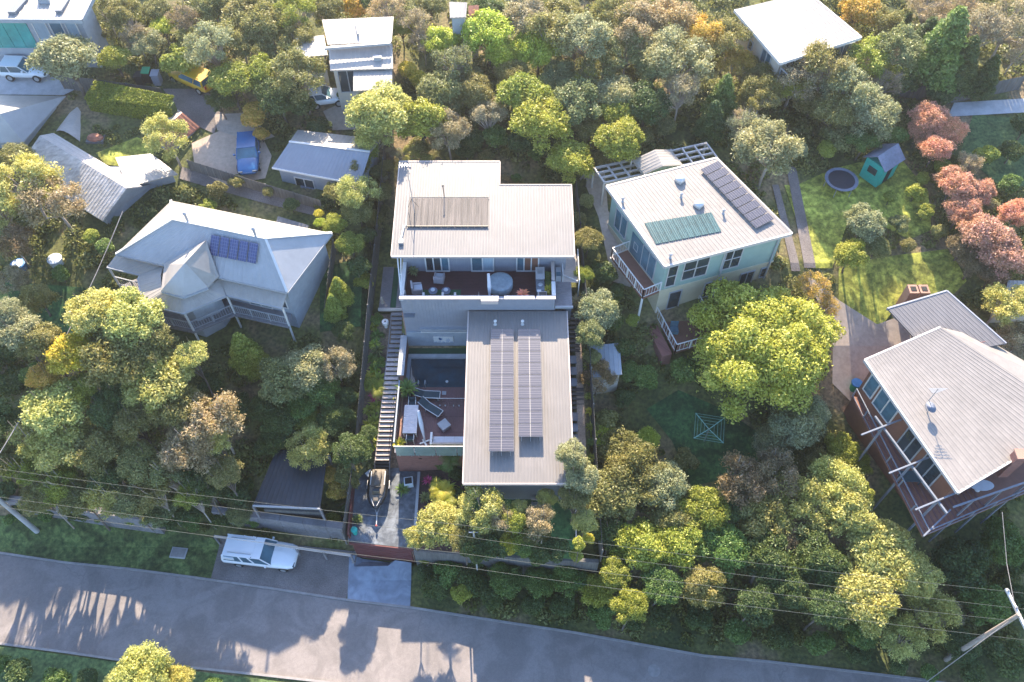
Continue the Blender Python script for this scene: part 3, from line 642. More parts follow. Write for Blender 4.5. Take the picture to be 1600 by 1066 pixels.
MB().box(-2.2, -.98, 36.38, 36.575, 12.05, 12.44).build('cap_panel', M['pinkcap'], uh)
mb = MB(); mb.box(-7.95, -7.8, 36.86, 40.14, 11.05, 12.2); mb.build('side_screen', M['clad'], uh)
MB().box(-8.02, -7.74, 36.6, 40.14, 12.2, 12.27).build('side_cap', M['white'], uh)
mb = MB(); mb.box(2.9, 3.05, 36.86, 40.14, 11.05, 12.3); mb.build('side_screen', M['clad'], uh)
MB().box(2.84, 3.12, 36.9, 38.2, 12.3, 12.38).build('side_cap', M['white'], uh); MB().box(2.86, 3.1, 38.35, 40.1, 12.3, 12.36).build('side_cap', M['pinkcap'], uh)
for px_ in (-7.88, ): MB().tube([(px_, 36.75, 12.2), (px_-.35, 39.6, 13.8)], .05, 8).build('brace_pole', M['white'], uh)
MB().bar((-7.9,36.9,12.2),(-7.95,39.4,13.85),.07,.07).build('post', M['white'], uh)
for s0, s1, n, gm in ((-6.35,-4.65,3,['glass','glass','glass_b']), (-2.98,-1.36,2,['glass_b','curtain']), (.35,1.95,3,['glass_b','wall_brown','wall_brown'])):
    window(uh, (-8,40.12), (3.95,40.12), s0+8, s1+8, 11.27, 13.3, n, 'white', gm, 'sliding_door', .09, .06)
l = MB(); l.lathe((-3.9,40.0,12.95), [(.05,0),(.13,.05),(.15,.3),(.05,.36)], 8); l.bar((-3.9,40.1,13.15),(-3.9,39.95,13.15),.06,.3); l.build('wall_lamp', M['pinkcap'], uh)
l = MB(); l.lathe((-.45,40.0,13.0), [(.05,0),(.13,.05),(.15,.25),(.05,.3)], 8); l.build('wall_lamp', M['yellow'], uh)
# recess band on the lower wall
mb = MB(); mb.box(-6.9, -3.1, 36.55, 36.78, 8.55, 8.7); mb.build('eyebrow_shelf', M['trim'], uh)
MB().box(-6.85, -3.15, 36.62, 36.78, 8.2, 8.3).build('wall_rail', M['white'], uh)
mb = MB(); mb.box(-7.95, -2.6, 36.68, 36.78, 6.1, 8.2); mb.build('dark_lower_cladding', M['wall_grey'], uh)
MB().box(-7.9,-7.1,36.45,36.78,10.35,10.45).build('small_awning', M['clad_dark'], uh)
MB().box(-8.05,-7.96,36.8,38.2,7.6,10.3).build('brick_end_wall', M['brick2'], uh)
# wall art
art = thing('wall_art', 'blue and white abstract wave picture on the pool wall', 'picture', (-5.3,36.6,7.2))
MB().box(-5.95,-4.45,36.60,36.66,6.95,7.7).build('canvas', M['white'], art)
w1 = MB()
for i in range(9):
    a = i*.33; w1.obox((-5.5+.035*i+.3*math.cos(a+1.2)*.6, 36.59, 7.3+.2*math.sin(a)), (.16,.012,.05+.02*(i%3)), ry=a)
for i in range(7): w1.obox((-4.95+.07*(i%4), 36.59, 7.2+.1*(i//2)), (.14-.015*i,.012,.03), ry=.3*i)
for i in range(5): w1.obox((-5.8+.3*i, 36.588, 7.02+.03*(i%2)), (.22,.012,.035), ry=.2*(i%3-1))
w1.build('painted_wave', M['bluepl'], art)
# roof fittings
pm = thing('pool_heating_mat', 'brown ribbed solar pool heating mat on the upper roof', 'heating mat', (-4.6,43.2,rz(43.2)))
n = 12; ya, yb = 41.92, 44.55; xa, xb = -7.6, -1.74
for i in range(n):
    a = xa+(xb-xa)*i/n; b = xa+(xb-xa)*(i+1)/n-.02
    mb = MB(); ribbed(mb, (a,ya,rz(ya)+.09), (b,ya,rz(ya)+.09), (b,yb,rz(yb)+.09), (a,yb,rz(yb)+.09), .12, .03, .05); mb.build('mat_strip', M['poolmat'], pm)
MB().tube([(xa-.05,ya-.06,rz(ya)+.1),(xb+.02,ya-.06,rz(ya)+.1)], .045, 6).build('header_pipe', M['black'], pm)
MB().tube([(xa,yb+.06,rz(yb)+.1),(xb+.02,yb+.06,rz(yb)+.1)], .035, 6).build('header_pipe', M['tan_paving'], pm)
MB().tube([(xa-.12,ya,rz(ya)+.1),(xa-.14,yb+.3,rz(yb)+.12)], .035, 6).build('feed_pipe', M['white'], pm)
mb = MB(); mb.tube([(xa-.25,ya,rz(ya)+.1),(xa-.42,40.6,rz(40.6)+.1)], .07, 6); mb.build('downpipe_end', M['white'], pm)
mst = thing('tv_antenna', 'tall thin rooftop antenna mast with crossbars at the left of the brown mat', 'antenna', (-7.15,43.1,rz(43)))
mb = MB(); top = Vector((-7.3,43.15,rz(43)+5.0)); mb.tube([(-7.15,43.1,rz(43)), top], [.035,.02], 6); mb.build('mast', M['steel'], mst)
mb = MB(); mb.bar(top-Vector((.5,0,.2)), top+Vector((.3,0,-.2)), .03, .03)
for i in range(5): c_ = top+Vector((-.45+.17*i,0,-.2)); mb.bar(c_-Vector((0,.25-.03*i,0)), c_+Vector((0,.25-.03*i,0)), .018, .018)
mb.build('antenna_array', M['steel'], mst)
mb = MB(); 
for e in ((-7.5,42.6),(-6.9,43.7),(-7.7,43.6)): mb.tube([(e[0],e[1],rz(e[1])+.05), (-7.25,43.15,rz(43)+1.5)], .015, 4)
mb.build('guy_wires', M['black'], mst)
v1 = thing('roof_vent', 'small dark box vent near the front left corner of the upper roof', 'vent', (-7.95,40.35,rz(40.3)))
MB().box(-8.15,-7.8,40.25,40.5,rz(40.3),rz(40.3)+.22).build('cowl', M['clad_dark'], v1); MB().box(-8.1,-7.85,40.5,40.75,rz(40.3),rz(40.3)+.12).build('flashing', M['white'], v1)
v1 = thing('vent_pipe', 'thin black flue standing behind the brown mat on the upper roof', 'flue', (-5.0,44.6,rz(44.6)))
MB().tube([(-5.05,44.7,rz(44.6)),(-5.08,44.7,rz(44.6)+1.1)], .035, 8).build('pipe', M['black'], v1); MB().lathe((-5.08,44.7,rz(44.6)+1.1), [(.06,0),(.09,.04),(.02,.12)], 8).build('cap', M['black'], v1)

# ================= lower house =================
lh = thing('lower_house', 'long lower house with a ribbed warm grey roof carrying two solar arrays', 'house', (.5,30,6))
LZF, LZB = 10.2, 10.95; ya, yb = 23.38, 36.6
def lz(y): return LZF+(y-ya)/(yb-ya)*(LZB-LZF)
mb = MB(); ribbed(mb, (-3.12,ya,LZF), (3.95,ya,LZF), (3.95,yb,LZB), (-3.12,yb,LZB), .2, .014); mb.build('roof', M['rooflow'], lh)
f = MB()
for a, b in (((-3.16,ya-.04),(3.99,ya-.04)), ((-3.16,ya),(-3.16,yb)), ((3.99,ya),(3.99,yb))): f.bar((*a,lz(a[1])-.07), (*b,lz(b[1])-.07), .08, .2)
f.build('fascia', M['pinkcap'], lh)
mb = MB(); mb.box(-2.6,3.55,24.15,36.62,2.5,10.05); clad_wall(mb,-2.6,3.55,24.15,5.5,10.05,.22); mb.build('wall', M['clad_dark'], lh)
window(lh, (-2.6,36.4), (-2.6,24.2), 2.5, 5.2, 6.3, 8.4, 3, 'trim', 'glass', 'window')
mb = MB(); mb.tube([(3.2,24.06,6),(3.2,24.06,10)], .05, 6); mb.build('downpipe', M['clad'], lh)
for xa, xb, nrow, yt, nm in ((-1.5,.12,10,35.0,'left'), (.42,2.02,9,35.0,'right')):
    t = thing('solar_array', ('longer left' if nm == 'left' else 'shorter right')+' solar array on the lower roof', 'solar array', (xa,yt,lz(yt)), 'solar arrays on the lower roof')
    pw, pl = (xb-xa), .97; step = (yt-(25.28 if nm == 'left' else 26.31))/nrow; pl = step-.02
    yb_ = yt-nrow*step; tilt = .0
    O0 = Vector((xa, yb_, lz(yb_)+.62)); V_ = (Vector((xa, yt, lz(yt)+.12))-O0); Ln = V_.length; V_.normalize()
    for i in range(nrow):
        for q in range(2):
            panel_at(t, O0+V_*(Ln/nrow*i)+Vector((q*pw/2,0,0)), (1,0,0), V_, pw/2-.012, Ln/nrow-.035, 'pv', 0)
    r_ = MB(); 
    for xx in (xa+.2, xa+pw/2, xb-.2):
        r_.bar(O0+Vector((xx-xa,0,-.04)), O0+V_*Ln+Vector((xx-xa,0,-.04)), .05, .05)
        for i in range(0, nrow+1, 3):
            p_ = O0+V_*(Ln/nrow*i)+Vector((xx-xa,0,-.05)); r_.bar(p_, (p_.x,p_.y,lz(p_.y)+.02), .04, .04)
    r_.build('rack', M['steel'], t)
for x_, lb_ in ((-1.2,'left'), (.75,'right')):
    t = thing('roof_vent', f'small white vent at the top of the lower roof above the {lb_} solar array', 'vent', (x_,35.5,lz(35.5)))
    MB().lathe((x_,35.45,lz(35.4)), [(.13,0),(.11,.05),(.07,.08),(.07,.4)], 10).build('pipe', M['white'], t); MB().lathe((x_,35.45,lz(35.4)+.4), [(.12,0),(.12,.05),(.02,.11)], 10).build('cap', M['white'], t)

# ================= pool and pool deck =================
pt = thing('swimming_pool', 'dark blue rectangular swimming pool between the brick wall and the lower house', 'pool', (-5.5,34.5,5.9))
MB().box(-7.72,-2.7,33.15,35.75,5.4,5.95).build('water', M['water'], pt)
mb = MB(); mb.box(-7.95,-2.6,35.75,36.08,5.3,6.16); mb.build('coping', M['concrete'], pt)
mb = MB(); mb.box(-7.98,-7.72,33.12,35.74,5.3,6.12); mb.build('side_coping', M['wall_grey'], pt)
reg(MB().box(-7.95,-2.6,36.09,36.66,5.3,6.1).build('turf_strip', M['turf']), 'narrow green synthetic turf strip between the pool and the wall', kind='structure')
mb = MB()
for xx in (-6.95,-6.45): mb.tube([(xx,33.05,6.1),(xx,33.0,6.75),(xx,33.3,6.8),(xx,33.5,6.3),(xx,33.5,5.7)], .025, 6)
mb.build('ladder_rail', M['steel'], pt)
t = MB().lathe((-4.9,33.7,5.955), [(.11,0),(.11,.03)], 10).build('skimmer_float', M['white']); reg(t, 'little white float on the dark pool water', 'pool float')
pdk = thing('pool_deck', 'reddish brown timber pool deck on a brick base', 'deck', (-5.5,30,5.5))
MB().box(-8.2,-2.6,27.9,33.1,4.3,6.0).build('base', M['brick2'], pdk)
xx = -8.05; mb = MB()
while xx < -2.65: mb.box(xx, min(xx+.135,-2.61), 28.0, 33.12, 6.0, 6.1); xx += .143
reg(mb.build('deck_boards', M['deckpurple'], pdk), kind='stuff')
mb = MB()
for y in (29.3,30.6,31.9): mb.box(-8.04,-2.62,y,y+.03,6.1,6.108)
mb.build('board_joint', M['deckred'], pdk)
MB().box(-8.32,-2.6,27.72,27.98,1.8,6.05).build('front_wall', M['brick'], pdk); MB().box(-8.36,-2.6,27.68,28.0,6.05,6.13).build('wall_cap', M['pinkcap'], pdk)
MB().box(-8.34,-8.22,27.9,33.2,3,6.12).build('side_wall', M['brick'], pdk)
rnd_hole = MB().lathe((-6.6,27.70,5.1), [(.13,-.02),(.13,.02)], 10, 1, .15).build('drain_hole', M['dark'], pdk)
gf = thing('glass_pool_fence', 'frosted green glass balustrade along the front of the pool deck', 'glass fence', (-5.5,27.8,6.1))
m_ = mat('frosted_glass', (.30,.40,.37), .15, .12, 1, spec=.7); m_.node_tree.nodes['Principled BSDF'].inputs['Transmission Weight'].default_value = .25; M['frost'] = m_
xs_ = [-8.25,-6.9,-5.4,-3.9,-2.7]
for a, b in zip(xs_[:-1], xs_[1:]): MB().box(a+.03,b-.03,27.60,27.615,5.75,7.15).build('glass_pane', M['frost'], gf)
sp_ = MB()
for a, b in zip(xs_[:-1], xs_[1:]):
    for q in (a+.25, b-.25): sp_.box(q-.03,q+.03,27.57,27.65,5.7,5.9)
sp_.build('clamp', M['steel'], gf)
MB().box(-8.3,-2.7,27.58,27.64,7.15,7.19).build('top_rail', M['white'], gf)
sf = thing('side_glass_fence', 'grey glazed side screen along the left edge of the pool deck', 'glass fence', (-8.2,30,6.1))
for a, b in ((28.1,29.6),(29.65,31.2),(31.25,32.9)): MB().box(-8.30,-8.285,a,b,6.12,7.2).build('glass_pane', M['frost'], sf)
MB().box(-8.34,-8.24,27.9,33.0,7.2,7.26).build('top_rail', M['wall_grey'], sf)
pf = thing('pool_fence', 'frameless low glass pool fence across the timber deck', 'glass fence', (-4.5,31.5,6.1))
gl = bpy.data.materials.new('clear_glass'); gl.use_nodes = True; N = gl.node_tree.nodes; N.clear(); o_ = N.new('ShaderNodeOutputMaterial'); t_ = N.new('ShaderNodeBsdfTransparent'); t_.inputs[0].default_value = (.9,.94,.94,1); q_ = N.new('ShaderNodeBsdfGlossy'); q_.inputs['Roughness'].default_value = .04; x_ = N.new('ShaderNodeMixShader'); x_.inputs[0].default_value = .08; gl.node_tree.links.new(t_.outputs[0], x_.inputs[1]); gl.node_tree.links.new(q_.outputs[0], x_.inputs[2]); gl.node_tree.links.new(x_.outputs[0], o_.inputs[0]); M['clear'] = gl
for a, b in ((-5.6,-4.7),(-4.66,-3.7),(-3.66,-2.7)): MB().box(a,b,31.45,31.46,6.15,7.25).build('glass_pane', M['clear'], pf)
MB().box(-5.6,-2.65,31.44,31.47,7.25,7.28).build('top_edge', M['steel'], pf)
mb = MB()
for q in (-5.3,-4.9,-4.3,-3.9,-3.3,-3.0): mb.box(q-.03,q+.03,31.41,31.5,6.1,6.28)
mb.build('spigot', M['steel'], pf)
bw = thing('brick_wall', 'red brick wall with a pale grey coping beside the pool', 'wall', (-8.1,35,5))
MB().box(-8.28,-8.0,33.3,36.75,3.5,7.6).build('brickwork', M['brick'], bw); MB().box(-8.42,-7.93,33.2,36.76,7.6,7.7).build('coping', M['trim'], bw)
MB().box(-8.26,-8.02,32.95,33.19,3.5,6.6).build('end_pier', M['brick'], bw)
# furniture on pool deck
def lounger(x, y, rz_, lab):
    t = thing('sun_lounger', lab, 'sun lounger', (x,y,6.1), 'sun loungers on the pool deck', rz_)
    O = t; ORG[t.name] = Vector((0,0,0)); 
    mb = MB().obox((.35,0,.34),(1.25,.56,.03)); mb.build('seat_sling', M['navy'], O)
    mb = MB().obox((-.55,0,.5),(.72,.56,.03), ry=.5); mb.build('back_sling', M['navy'], O)
    mb = MB()
    for s in (-.3,.3): mb.bar((-.3,s,.34),(.98,s,.34),.045,.05); mb.bar((-.25,s,.35),(-.87,s,.68),.045,.05)
    mb.bar((.98,-.3,.34),(.98,.3,.34),.045,.05); mb.build('frame', M['white'], O)
    for s in (-.3,.3):
        for q in (-.2,.85): MB().bar((q,s,0),(q,s,.33),.04,.04).build('leg', M['white'], O)
    return t
lounger(-6.3,32.3,-.05,'upper dark blue sun lounger lying level beside the pool edge')
lounger(-6.0,31.2,-.6,'lower dark blue sun lounger turned at an angle on the pool deck')
tb = thing('outdoor_table', 'long weathered white slatted outdoor dining table on the pool deck', 'table', (-7.3,30.1,6.1))
mb = MB()
for i in range(14): mb.obox((-7.3+.0*i, 28.92+.165*i, 6.84),(1.0,.15,.035), rz=0)
a_ = mb.build('tabletop', M['tablewhite'], tb); 
mb = MB().box(-7.8,-6.8,28.86,28.93,6.74,6.82).box(-7.8,-6.8,31.02,31.09,6.74,6.82).box(-7.8,-7.74,28.93,31.02,6.74,6.82).box(-6.86,-6.8,28.93,31.02,6.74,6.82); mb.build('apron', M['tablewhite'], tb)
for xx in (-7.75,-6.85):
    for y in (28.95,31.0): MB().bar((xx,y,6.1),(xx,y,6.8),.07,.07).build('leg', M['tablewhite'], tb)
def dchair(x, y, rz_, lab, mt='navy'):
    t = thing('outdoor_chair', lab, 'chair', (x,y,6.1), None, rz_); ORG[t.name] = Vector((0,0,0))
    MB().obox((0,0,.44),(.48,.46,.03)).build('seat', M[mt], t); MB().obox((0,-.25,.68),(.46,.03,.42), rx=.15).build('backrest', M[mt], t)
    mb = MB()
    for s in (-.26,.26): mb.bar((s,-.22,.66),(s,.22,.66),.04,.03); mb.bar((s,.22,.45),(s,.22,.66),.03,.03); mb.bar((s,-.24,.45),(s,-.3,.9),.03,.03)
    mb.build('frame', M['white'], t)
    for s in (-.26,.26):
        for q in (-.22,.22): MB().bar((s,q,0),(s,q,.45),.035,.035).build('leg', M['white'], t)
    return t
dchair(-7.3,31.45,math.pi,'dark outdoor chair at the far end of the white table'); dchair(-7.25,28.55,0,'white framed outdoor chair at the near end of the white table')
um = thing('folded_umbrella', 'folded white patio umbrella leaning on its cross base beside the table', 'umbrella', (-6.3,28.5,6.1))
MB().tube([(-6.25,28.6,6.15),(-6.45,29.3,7.4),(-6.6,29.9,8.2)], [.05,.16,.10], 10).build('canopy', M['cushion'], um)
MB().tube([(-6.22,28.5,6.1),(-6.25,28.62,6.3)], .03, 6).build('pole', M['steel'], um)
mb = MB().bar((-6.6,28.35,6.14),(-5.9,28.65,6.14),.12,.07).bar((-6.4,28.7,6.15),(-6.1,28.2,6.15),.12,.07); mb.build('base', M['white'], um)
ot = thing('coffee_table', 'square grey cube table set diagonally on the pool deck', 'table', (-4.9,29.75,6.1))
MB().obox((-4.9,29.75,6.47),(.72,.72,.06), rz=.7).build('top', M['trim'], ot); MB().obox((-4.9,29.75,6.27),(.66,.66,.32), rz=.7).build('body', M['wicker'], ot)
sfa = thing('outdoor_sofa', 'low white outdoor sofa along the front glass of the pool deck', 'sofa', (-4.9,28.3,6.1))
MB().box(-5.65,-3.4,28.02,28.7,6.15,6.42).build('base', M['wicker'], sfa)
for a, b in ((-5.6,-4.85),(-4.83,-4.1),(-4.08,-3.45)): MB().box(a,b,28.14,28.72,6.42,6.55).build('cushion', M['cushion'], sfa)
MB().box(-5.65,-3.4,28.0,28.12,6.42,6.85).build('backrest', M['wicker'], sfa)
for a in (-5.82,-3.42): MB().box(a,a+.16,28.0,28.95,6.12,6.8).build('arm', M['white'], sfa)
dchair(-3.0,28.5,-.5,'pale outdoor armchair at the right end of the pool deck sofa','wicker')
t = thing('floor_hatch', 'small pale square hatch on the timber beside the pool', 'hatch', (-5.1,32.6,6.1)); MB().box(-5.2,-4.9,32.45,32.75,6.11,6.14).build('lid', M['trim'], t)
mk = rosette_plant(-7.7,32.5,6.75,1.0,'Y0','mg','potted_yucca','potted green yucca at the left corner of the pool','plant')
mkp = MB().lathe((-7.7,32.5,6.1),[(.25,0),(.35,.1),(.4,.6),(.36,.62)],14).build('plant_pot', M['potdark']); reg(mkp,'charcoal pot of the yucca by the pool','pot')
rosette_plant(-8.0,28.35,6.15,.62,'Y1','fy','spiky_plant','yellow spiky plant in the front left corner of the pool deck')

# ================= upper deck furniture =================
def armchair(x, y, rz_, lab):
    t = thing('armchair', lab, 'armchair', (x,y,11.2), 'whitewashed armchairs on the upper deck', rz_); ORG[t.name] = Vector((0,0,0))
    MB().box(-.36,.36,-.34,.36,.08,.34).build('base', M['wicker'], t); MB().box(-.27,.27,-.24,.36,.34,.46).build('cushion', M['cushion'], t)
    mb = MB(); mb.prism([(-.36,-.44,.95),(.36,-.44,.95),(.36,-.3,.88),(-.36,-.3,.88)],.75); mb.build('backrest', M['wicker'], t)
    for s in (-1,1): MB().prism([(s*.37,-.3,.66),(s*.37,.34,.58),(s*.27,.34,.58),(s*.27,-.3,.66)],.5).build('arm', M['wicker'], t)
    return t
armchair(-6.9,38.2,-1.4,'whitewashed armchair at the left end of the upper deck'); armchair(-5.35,39.2,math.pi-.1+math.pi,'whitewashed armchair in front of the left sliding door')
r_ = MB().box(-6.55,-3.75,37.35,38.35,11.2,11.22).build('rug', M['rug']); reg(r_, 'green rectangular rug under the two round tables on the upper deck', 'rug')
for x_, lb_ in ((-5.75,'left'),(-4.8,'right')):
    t = thing('round_table', f'{lb_} of two round blue grey coffee tables on the green rug', 'table', (x_,38.0,11.22))
    MB().lathe((x_,38.0,11.22),[(.24,0),(.2,.1),(.22,.3)],14).build('base', M['clad_dark'], t); MB().lathe((x_,38.0,11.52),[(.31,0),(.33,.03),(.33,.05),(.30,.06)],18).build('top', M['cubbyroof'], t)
t = thing('woven_bowl', 'small pale woven bowl on the left round table', 'bowl', (-5.75,38,11.58)); MB().lathe((-5.75,38.0,11.58),[(.07,0),(.15,.06),(.17,.1),(.13,.07)],12).build('rim', M['cushion'], t)
t = thing('woven_bowl', 'small pale woven bowl on the right round table', 'bowl', (-4.8,38,11.58)); MB().lathe((-4.8,38.0,11.58),[(.07,0),(.15,.06),(.17,.1),(.13,.07)],12).build('rim', M['cushion'], t)
sfa = thing('deck_sofa', 'white three seat sofa backed against the upper deck parapet', 'sofa', (-5.3,37.2,11.2))
MB().box(-6.45,-4.1,36.9,37.45,11.25,11.5).build('base', M['wicker'], sfa)
for a, b in ((-6.3,-5.72),(-5.70,-5.1),(-4.92,-4.22)): MB().box(a,b,37.0,37.5,11.5,11.64).build('cushion', M['cushion'], sfa)
for a in (-6.47,-5.08,-4.19): MB().box(a,a+.15,36.92,37.62,11.22,11.85).build('arm', M['white'], sfa)
MB().box(-6.32,-4.2,36.88,36.98,11.5,12.0).build('backrest', M['cushion'], sfa)
t = thing('storage_box', 'low pinkish white box against the parapet by the sofa', 'box', (-3.4,37,11.2)); MB().box(-3.7,-3.1,36.92,37.2,11.2,11.5).build('body', M['wicker'], t); MB().box(-3.72,-3.08,36.9,37.22,11.5,11.54).build('lid', M['pinkcap'], t)
sp = thing('spa', 'round stone grey covered spa tub on the dark red deck', 'spa', (-.85,38.45,11.2))
MB().lathe((-.85,38.45,11.2),[(.80,0),(.90,.25),(.92,.5),(.86,.78)],28).build('tub', M['stone'], sp,True); MB().lathe((-.85,38.45,11.98),[(.90,0),(.92,.05),(.80,.10),(.5,.06),(.02,.02)],28).build('cover', M['stone'], sp,True)
t = thing('folded_parasol', 'folded white parasol standing upright beside the grey spa', 'umbrella', (-1.6,37.6,11.2))
MB().tube([(-1.6,37.3,11.2),(-1.62,37.35,11.6)],.03,6).build('pole', M['steel'], t); MB().tube([(-1.62,37.35,11.6),(-1.63,37.7,12.4),(-1.68,38.25,13.2)],[.07,.14,.1],10).build('canopy', M['cushion'], t)
t = thing('folding_chair', 'small pale folding chair left of the spa', 'chair', (-2.3,37.4,11.2)); MB().obox((-2.2,37.4,11.5),(.4,.35,.03)).build('seat', M['wicker'], t); MB().obox((-2.4,37.45,11.7),(.03,.35,.4)).build('backrest', M['wicker'], t)
for a in ((-2.35,37.25),(-2.35,37.55),(-2.05,37.25),(-2.05,37.55)): MB().bar((*a,11.2),(*a,11.5),.03,.03).build('leg', M['white'], t)
rosette_plant(.78,37.25,12.0,.62,'Y2','or','potted_cordyline','orange red spiky plant standing at the deck parapet'); reg(MB().lathe((.78,37.2,11.2),[(.16,0),(.2,.1),(.24,.78),(.2,.8)],12).build('plant_pot', M['potdark']),'dark tall pot holding the orange red plant','pot')
bq = thing('outdoor_kitchen', 'outdoor kitchen bench with sink and hotplate along the deck right edge', 'bench', (2.1,38.7,11.2))
MB().box(1.75,2.35,38.7,39.75,11.2,12.05).build('sink_cabinet', M['trim'], bq); MB().box(1.72,2.38,38.68,39.78,12.05,12.1).build('benchtop', M['offwhite'], bq); MB().box(1.88,2.22,39.15,39.55,12.1,12.12).build('basin', M['steel'], bq)
MB().box(1.75,2.35,37.7,38.6,11.2,11.95).build('dark_cabinet', M['clad_dark'], bq); MB().lathe((2.05,38.2,11.95),[(.16,0),(.18,.08),(.1,.12)],10).build('burner', M['steel'], bq)
bb = thing('barbecue', 'black topped barbecue with a white side shelf in the deck corner', 'barbecue', (2.2,37.4,11.2))
MB().box(1.85,2.5,37.0,37.6,11.4,12.0).build('body', M['offwhite'], bb); MB().box(1.95,2.45,37.03,37.45,12.0,12.12).build('hotplate', M['black'], bb); MB().box(1.8,2.1,37.5,37.72,12.0,12.05).build('shelf', M['white'], bb)
for a in ((1.9,37.05),(2.45,37.05),(1.9,37.55),(2.45,37.55)): MB().bar((*a,11.2),(*a,11.4),.05,.05).build('leg', M['black'], bb)
t = thing('gas_bottle', 'dark gas bottle with a white lid beside the barbecue', 'gas bottle', (2.72,37.2,11.2)); MB().lathe((2.7,37.2,11.2),[(.15,0),(.17,.1),(.17,.45),(.08,.55)],12).build('tank', M['black'], t); MB().lathe((2.7,37.2,11.75),[(.12,0),(.12,.04)],10).build('lid', M['white'], t)
bushy(2.6,39.2,11.5,.5,'mg','leafy green potted plant beside the outdoor kitchen','potted_plant'); bushy(2.62,38.55,11.5,.38,'mg','smaller leafy green plant between kitchen bench and deck screen','potted_plant')
rosette_plant(2.62,37.95,11.7,.55,'Y1','fy','potted_yellow_plant','bright yellow spiky plant by the deck side screen')
lr = thing('oval_mirror', 'white oval ring hanging on the left screen of the upper deck', 'ring', (-7.76,37.4,11.9)); MB().tube([(-7.72, 37.45+.28*math.cos(a), 11.75+.42*math.sin(a)) for a in [k*math.pi/8 for k in range(17)]], .04, 5, False).build('ring', M['white'], lr)
rosette_plant(-7.3,39.8,11.6,.5,'Y1','gg','potted_palm','grey green potted palm in the back left corner of the upper deck')
# ================= right side walkway =================
wk = thing('side_walkway', 'grey and pale timber side walkway beside the upper deck', 'walkway', (4,39,10))
mb = MB(); y = 36.75
while y < 38.9: mb.box(3.1,4.35,y,y+.13,11.3,11.36); y += .14
reg(mb.build('grey_boards', M['timber_grey'], wk), kind='stuff')
MB().box(3.12,4.3,36.78,38.88,9.0,11.3).build('base', M['clad_dark'], wk); MB().box(3.1,4.4,36.64,36.75,11.2,11.4).build('edge', M['trim'], wk)
mb = MB(); y = 38.95
while y < 41.6: mb.box(3.75,4.85,y,y+.12,11.3+.02,11.36); y += .14
reg(mb.build('pale_boards', M['timber_pale'], wk), kind='stuff')
MB().bar((3.72,38.95,12.1),(3.72,41.5,12.1),.07,.07).build('handrail', M['white'], wk); MB().bar((4.9,38.5,12.0),(4.9,41.5,12.1),.07,.07).build('handrail', M['white'], wk)
MB().bar((3.75,39.6,11.42),(4.85,39.0,11.42),.06,.06).build('rail', M['white'], wk)
for q in ((3.72,39),(3.72,40.4),(4.9,38.6),(4.9,40.4)): MB().bar((*q,10),(*q,12.1),.07,.07).build('post', M['white'], wk)
t = thing('air_conditioner', 'grey air conditioner box between the deck screen and the walkway', 'air conditioner', (3.4,39.3,11.2)); MB().box(3.2,3.62,39.0,39.9,11.2,11.95).build('casing', M['trim'], t); MB().box(3.25,3.57,39.05,39.4,11.95,11.98).build('grille', M['glass_b'], t)
# right side stairs and path
sd = thing('side_steps', 'dark timber steps and landings down the right side of the lower house', 'steps', (4.7,31,7))
for i in range(9):
    y = 37.3-.32*i; z = 9.9-.12*i; MB().box(4.02,5.0,y-.3,y-.02,z-.08,z).build('tread', M['black'], sd)
for i in range(5):
    y = 31.9-.3*i; z = 8.05-.13*i; MB().box(4.02,5.15,y-.27,y-.02,z-.07,z).build('tread', M['black'], sd)
for i in range(12):
    y = 34.2-.8*i if i < 3 else 30.2-.75*(i-3); z = g(4.8,y)+.12; MB().box(4.02,4.68,y-.7,y-.06,z-.1,z).build('paver', M['timber_grey'] if i%2 else M['clad_dark'], sd)
drapepoly = [(4.7,23,0),(5.3,23,0),(4.9,37,0),(4.45,37,0)]
drape('gravel_path', [(4.66,23.5,0),(5.3,23.5,0),(5.05,37.2,0),(4.62,37.2,0)], M['gravel_tan'], .08, 'narrow tan gravel strip down the right boundary', world=True)
for i in range(13):
    y = 35.5-1.05*i; rosette_plant(5.45+.02*i,y,g(5.3,y)+.05,.42,'Y2' if i%2 else 'Y1',rnd.choice(['yg','mg','fy']),'border_plant',['topmost','second','third','fourth','fifth','sixth','seventh','eighth','ninth','tenth','eleventh','twelfth','lowest'][i]+' border plant from the top along the right boundary fence','plant','border plants along the right fence')
t = thing('tan_pot', 'dry tan grass clump at the end of the pale walkway', 'plant', (4.7,38.3,10)); 
rosette_plant(4.75,38.0,10.2,.7,'Y1','tn','dry_grass_clump','dry tan grass clump below the end of the pale walkway'); bpy.data.objects.remove(t)
# ================= left stairs, path and bed =================
st = thing('garden_stairs', 'long straight flight of pale timber garden stairs up the left boundary', 'stairs', (-9.5,32,5))
NS = 37
tm = {}
for i in range(NS):
    if i < 5: y = 27.15+.2*i; z = 3.0+.17*(i+1); x = -9.55
    else:
        t_ = (i-5)/(NS-5); y = 28.15+10.3*t_; z = 3.85+4.55*t_+.14; x = -9.55+.8*min(1, t_*1.25)
    wd = 1.02 if i < 30 else .8
    MB().box(x-wd/2,x+wd/2,y-.02,y+.25,z-.045,z).build('tread', M['black'] if i < 5 else M['tread'] if i < 27 else M['timber_grey'], st)  # shade painted in: black lowest treads, grey top treads, pale ones sunlit
sg = MB()
for s in (-.55,.55):
    sg.bar((-9.55+s,27.1,3.0),(-9.55+s,28.1,3.8),.05,.25); sg.bar((-9.55+s,28.1,3.75),(-8.78+s,36.4,7.4),.05,.16); sg.bar((-8.78+s,36.4,7.4),(-8.75+s*.8,38.4,8.3),.05,.16)
sg.build('stringer', M['timber_grey'], st)
MB().tube([(-8.95,28.2,3.9),(-8.95,28.2,4.9),(-8.8,30,6.1)],.025,6).build('handrail', M['black'], st)
